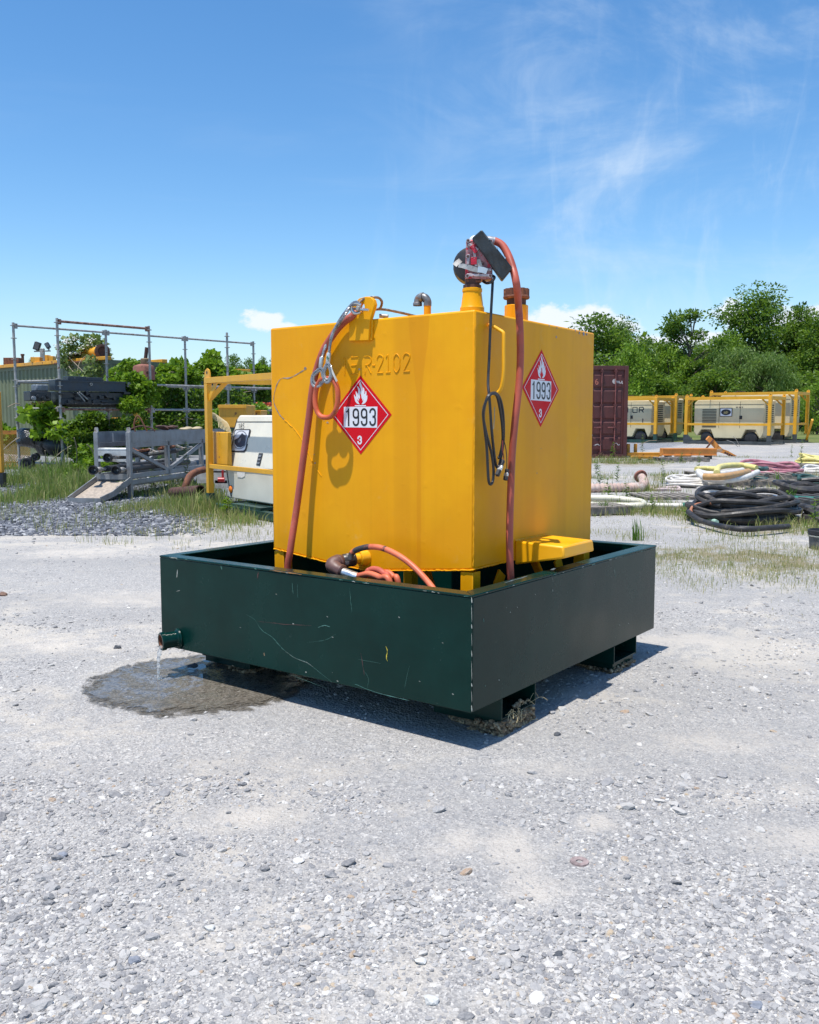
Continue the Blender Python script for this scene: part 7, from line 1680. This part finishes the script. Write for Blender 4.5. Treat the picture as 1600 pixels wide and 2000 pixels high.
coil('hose_coil', 1452, 945, 46, 6, .022, green_hose, 'flat dark green hose mat between white and pink coils', .16, 13, flat=.9)
coil('hose_coil', 1592, 912, 36, 5, .045, yellow_hose, 'pale yellow hose coil cut by the right edge', .40, 14)
coil('hose_coil', 1600, 925, 36, 3, .04, white_hose, 'white hose coil under the yellow one at the right edge', .20, 15)
def gh(name, pts, r_, mat, lab, D_=None, group=None, z=None):
    P_ = [(gd(x, y, r_+(dz if dz else 0))) for x, y, dz in pts]; mb = MB(); mb.tube(spline(P_, 7), r_, 12); return tag(mb.build(name, mat), lab, 'hose', group)
gh('loose_hose', [(1365,924,.25),(1380,935,.22),(1420,938,.20),(1455,932,.20),(1480,922,.2)], .055, white_hose, 'white hose bowing along the front of the yellow and tan bundle')
gh('loose_hose', [(1362,920,.25),(1385,926,.24),(1420,924,.24),(1450,918,.22)], .055, white_hose, 'second white hose just above the bowing one')
gh('loose_hose', [(1375,931,.27),(1410,931,.28),(1440,926,.28),(1462,921,.26)], .060, tan_hose, 'tan hose lying between the white ones')
gh('loose_hose', [(1400,924,.30),(1404,913,.30),(1425,909,.30),(1450,909,.28),(1478,914,.24)], .060, yellow_hose, 'pale yellow hose ending in a green coupling')
gh('loose_hose', [(1360,916,.3),(1380,915,.3),(1400,916,.3)], .050, yellow_hose, 'short yellowish hose end at the left of the bundle')
gh('loose_hose', [(1478,914,.24),(1490,916,.22),(1498,915,.2)], .050, green_hose, 'dark green coupling end of the yellow hose')
gh('cream_hose', [(1120,972,.10),(1165,973,.10),(1200,974,.10),(1235,978,.08),(1254,981,.06),(1256,986,.05),(1240,988,.04),(1200,988,.03),(1160,987,.02),(1120,986,.02)], .050, cream_hose, 'cream hose bent back on itself right of the yellow tank')
gh('cream_hose', [(1250,986,.03),(1280,987,.03),(1315,988,.03),(1333,988,.03)], .038, white_hose, 'thin whitish hose running towards the black coil')
gh('hose_end', [(1333,988,.02),(1345,988,.02),(1349,988,.02)], .050, M('green hose cuff', (.03,.17,.12), .5), 'green cuff on the end of the thin whitish hose')
gh('loose_hose', [(1352,1006,.10),(1350,994,.16),(1362,985,.22),(1390,982,.26)], .020, M('dull orange hose', (.42,.17,.09), .6), 'faded orange hose tucked under the left of the black coil')
gh('loose_hose', [(1343,1003,.02),(1375,1010,.03),(1400,1020,.02)], .030, M('mint hose', (.30,.45,.36), .6), 'pale mint hose in front of the black coil')
gh('loose_hose', [(1345,1000,.12),(1372,1018,.05),(1440,1033,.05),(1500,1031,.05),(1540,1028,.04)], .034, black_hose, 'black hose loop lying in front of the big black coil')
# corrugated pipe with a rusty flange
t = thing('corrugated_pipe', 'pinkish corrugated pipe with a rusty flanged elbow right of the yellow tank', 'pipe', I4)
P_ = spline([gd(1100, 954, .08), gd(1180, 953, .08), gd(1238, 952, .08), gd(1256, 948, .10), at(1257, 938, 17.6), at(1251, 930, 17.8)], 10)
mb = MB(); n_ = 170; Q_ = []
for i in range(n_+1):
    f_ = i/n_*(len(P_)-1); k = min(len(P_)-2, int(f_)); Q_.append(P_[k].lerp(P_[k+1], f_-k))
mb.tube(Q_, .08, 12, rf=lambda t_: .082+(.010 if int(t_*n_) % 4 < 2 else -.008)*(1 if t_ < .78 else .1)); mb.build('pipe_wall', M('pale pink ribbed plastic', (.50,.36,.30), .7, var=.2, vs=6, spots=[((.60,.54,.48), 4, .5, .65, .8)]), t, I4)
mb = MB(); pf = Q_[-1]; ax = (Q_[-1]-Q_[-3]).normalized(); mb.lathe([(.08,-.03),(.13,-.025),(.13,.015),(.09,.02),(.05,.03),(.045,.08)], pf, ax, 18); mb.build('flange', M('red rusty steel', (.26,.105,.075)), t, I4)
# pallets and boards
def pallet(px, py, w_, dpt, yaw, lab, z=0, mat=wood, group='wooden pallets under the hoses'):
    c = gd(px, py); F_ = Matrix.Translation((c.x, c.y, z)) @ Matrix.Rotation(yaw, 4, 'Z'); t = thing('wooden_pallet', lab, 'pallet', F_, group)
    for y in (-dpt/2+.05, 0, dpt/2-.05): mb = MB(); mb.bx(-w_/2, w_/2, y-.04, y+.04, .02, .105); mb.build('bearer', mat, t, smooth=False)
    n = 7
    for i in range(n):
        x = -w_/2+.05+i*(w_-.1)/(n-1); mb = MB(); mb.bx(x-.045, x+.045, -dpt/2, dpt/2, .107, .127); mb.build('slat', mat, t, smooth=False)
    for i in range(3): x = -w_/2+.06+i*(w_-.12)/2; mb = MB(); mb.bx(x-.045, x+.045, -dpt/2, dpt/2, 0, .018); mb.build('slat', mat, t, smooth=False)
pallet(1452, 1016, 1.25, .9, .1, 'dark pallet under the big black hose coil', z=-.06, mat=wood_dark)
pallet(1505, 935, 1.5, 1.1, -.1, 'grey pallet under the pink hose coil')
pallet(1450, 948, 1.3, 1.0, .15, 'grey pallet under the dark green hose mat')
pallet(1300, 972, 1.0, .9, .1, 'flat weathered pallet left of the white hose coils', z=-.075)
pallet(1415, 933, 1.5, 1.1, .05, 'pallet under the yellow and tan hose bundle')
pallet(1170, 1003, .75, .6, .3, 'broken grey pallet end beside the yellow tank')
pallet(1588, 915, 1.4, 1.1, .0, 'pallet under the pale yellow coil at the right edge')
pallet(1330, 901, 1.5, .9, .05, 'low grey timber pallet in front of the orange beam')
pallet(1585, 985, 1.4, 1.0, .2, 'pallet under the green sleeved black hose', mat=wood_dark)
# yellow and orange beams lying near the container
def lying(x0, x1, y, h_, dpt, mat, lab, nm='steel_beam', cat='beam', z0=.05):
    a_ = gd(x0, y); b_ = gd(x1, y); D_ = a_.y; mb = MB(); hh = h_/1766*D_; mb.bx(a_.x, b_.x, D_, D_+dpt, z0, z0+hh)
    t = thing(nm, lab, cat, Matrix.Translation((a_.x, D_, 0))); mb.build('web', mat, t, I4, bevel=.01)
    mb = MB(); mb.bx(a_.x, b_.x, D_-.03, D_-.002, z0+hh*.88, z0+hh*1.0); mb.bx(a_.x, b_.x, D_-.03, D_-.002, z0, z0+hh*.10); mb.build('flange', mat, t, I4)
    mb = MB(); mb.bx(a_.x+.15, a_.x+.3, D_, D_+dpt, .003, z0-.002); mb.bx(b_.x-.3, b_.x-.15, D_, D_+dpt, .003, z0-.002); mb.build('skid_block', wood_dark, t, I4, smooth=False)
lying(1294, 1400, 897, 14, .35, orange_paint, 'long faded orange box beam lying on the gravel right of the container', z0=.12)
lying(1225, 1293, 894, 7, .30, yellow_mid, 'yellow beam stack lying beside the maroon container')
lying(1235, 1288, 899, 5, .25, yellow_mid, 'lower yellow beam in front of the yellow stack')
for i, x in enumerate((1229, 1243)):
    p = gd(x, 893); mb = MB(); mb.bx(p.x-.05, p.x+.05, p.y+.1, p.y+.2, .1, .45); tag(mb.build('yellow_stub', yellow_mid, bevel=.01), ['left','right'][i]+' upright yellow stub on the beam stack by the container', 'bracket')
mb = MB(); P_ = [at(x, y, 31.5) for x, y in [(1382,855),(1392,864),(1400,873),(1408,880),(1420,884),(1436,893),(1446,897)]]
for i in range(len(P_)-1): mb.beam(P_[i], P_[i+1]+(P_[i+1]-P_[i])*.05, .14, .16-.01*i)
t = thing('buckled_beam', 'buckled rusty orange beam sticking up from the scrap', 'scrap', I4); mb.build('main_beam', orange_paint, t, I4)
mb = MB(); mb.beam(at(1373,884,31.4), at(1394,858,31.4), .05, .05); mb.build('strut', rust, t, I4)
mb = MB(); mb.beam(at(1385,883,31.2), at(1410,879,31.2), .10, .10); mb.build('cross_piece', M('tan scrap', (.45,.28,.16), .8), t, I4)
for k in range(7):
    p = at(1415+k*4.2, 884+k*1.9, 31.38); mb = MB(); mb.lathe([(.04,0),(.04,.004)], p+Vector((0,-.10,0)), (0,-1,0), 10); mb.build('hole', rust_dark, t, I4)
for i, (x, y) in enumerate([(1328,890),(1342,889)]):
    p = at(x, y, 29.8); mb = MB(); mb.cyl(p+Vector((-.16,0,0)), p+Vector((.14,.05,.02)), .07, 12); mb.cyl(p+Vector((.02,0,0)), p+Vector((.06,0,.12)), .05, 10); tag(mb.build('tan_fitting', M('tan scrap', (.45,.28,.16))), ['left','right'][i]+' tan pipe fitting lying before the orange beam', 'fitting')
for i, (x, y, x2, y2) in enumerate([(1420,860,1442,873),(1432,852,1445,872),(1250,868,1283,860),(1500,912,1540,945)]):
    mb = MB(); a_ = at(x, y, 30 if i < 3 else 19); b_ = at(x2, y2, 30.5 if i < 3 else 17); mb.tube([a_, a_.lerp(b_, .5)+Vector((0,0,.05)), b_], .010 if i < 3 else .006, 5); tag(mb.build('bent_wire', galv if i < 2 else leafless), ['thin grey wire leaning on the scrap heap','second thin wire crossing the first','dry stalk leaning in front of the container','pale stalk across the pink hose coil'][i], 'wire')
# bucket at the right edge
bc = gd(1608, 1072); t = thing('steel_bucket', 'dark bucket with a bare metal rim cut by the right edge of the picture', 'bucket', Matrix.Translation(bc))
mb = MB(); mb.lathe([(.135,0),(.150,.16),(.146,.16),(.132,.006)], (0,0,0), (0,0,1), 28, caps=False); mb.lathe([(.133,.006),(.001,.006)], (0,0,0), (0,0,1), 28, caps=False); mb.build('body', M('dirty grey bucket', (.10,.10,.095), .6, var=.4, vs=12, spots=[((.30,.28,.24), 14, .58, .72, .8)]), t)
mb = MB(); mb.lathe([(.151,.135),(.157,.137),(.157,.150),(.151,.152)], (0,0,0), (0,0,1), 28, caps=False); mb.build('rim_band', chrome, t)
mb = MB(); mb.lathe([(.148,.153),(.160,.16),(.160,.20),(.152,.205),(.14,.16)], (0,0,0), (0,0,1), 28, caps=False); mb.build('rubber_sleeve', black_rub, t)
# unused placement guards
for o_ in list(bpy.data.objects):
    if o_.type == 'MESH' and not o_.data.materials: o_.data.materials.append(galv)
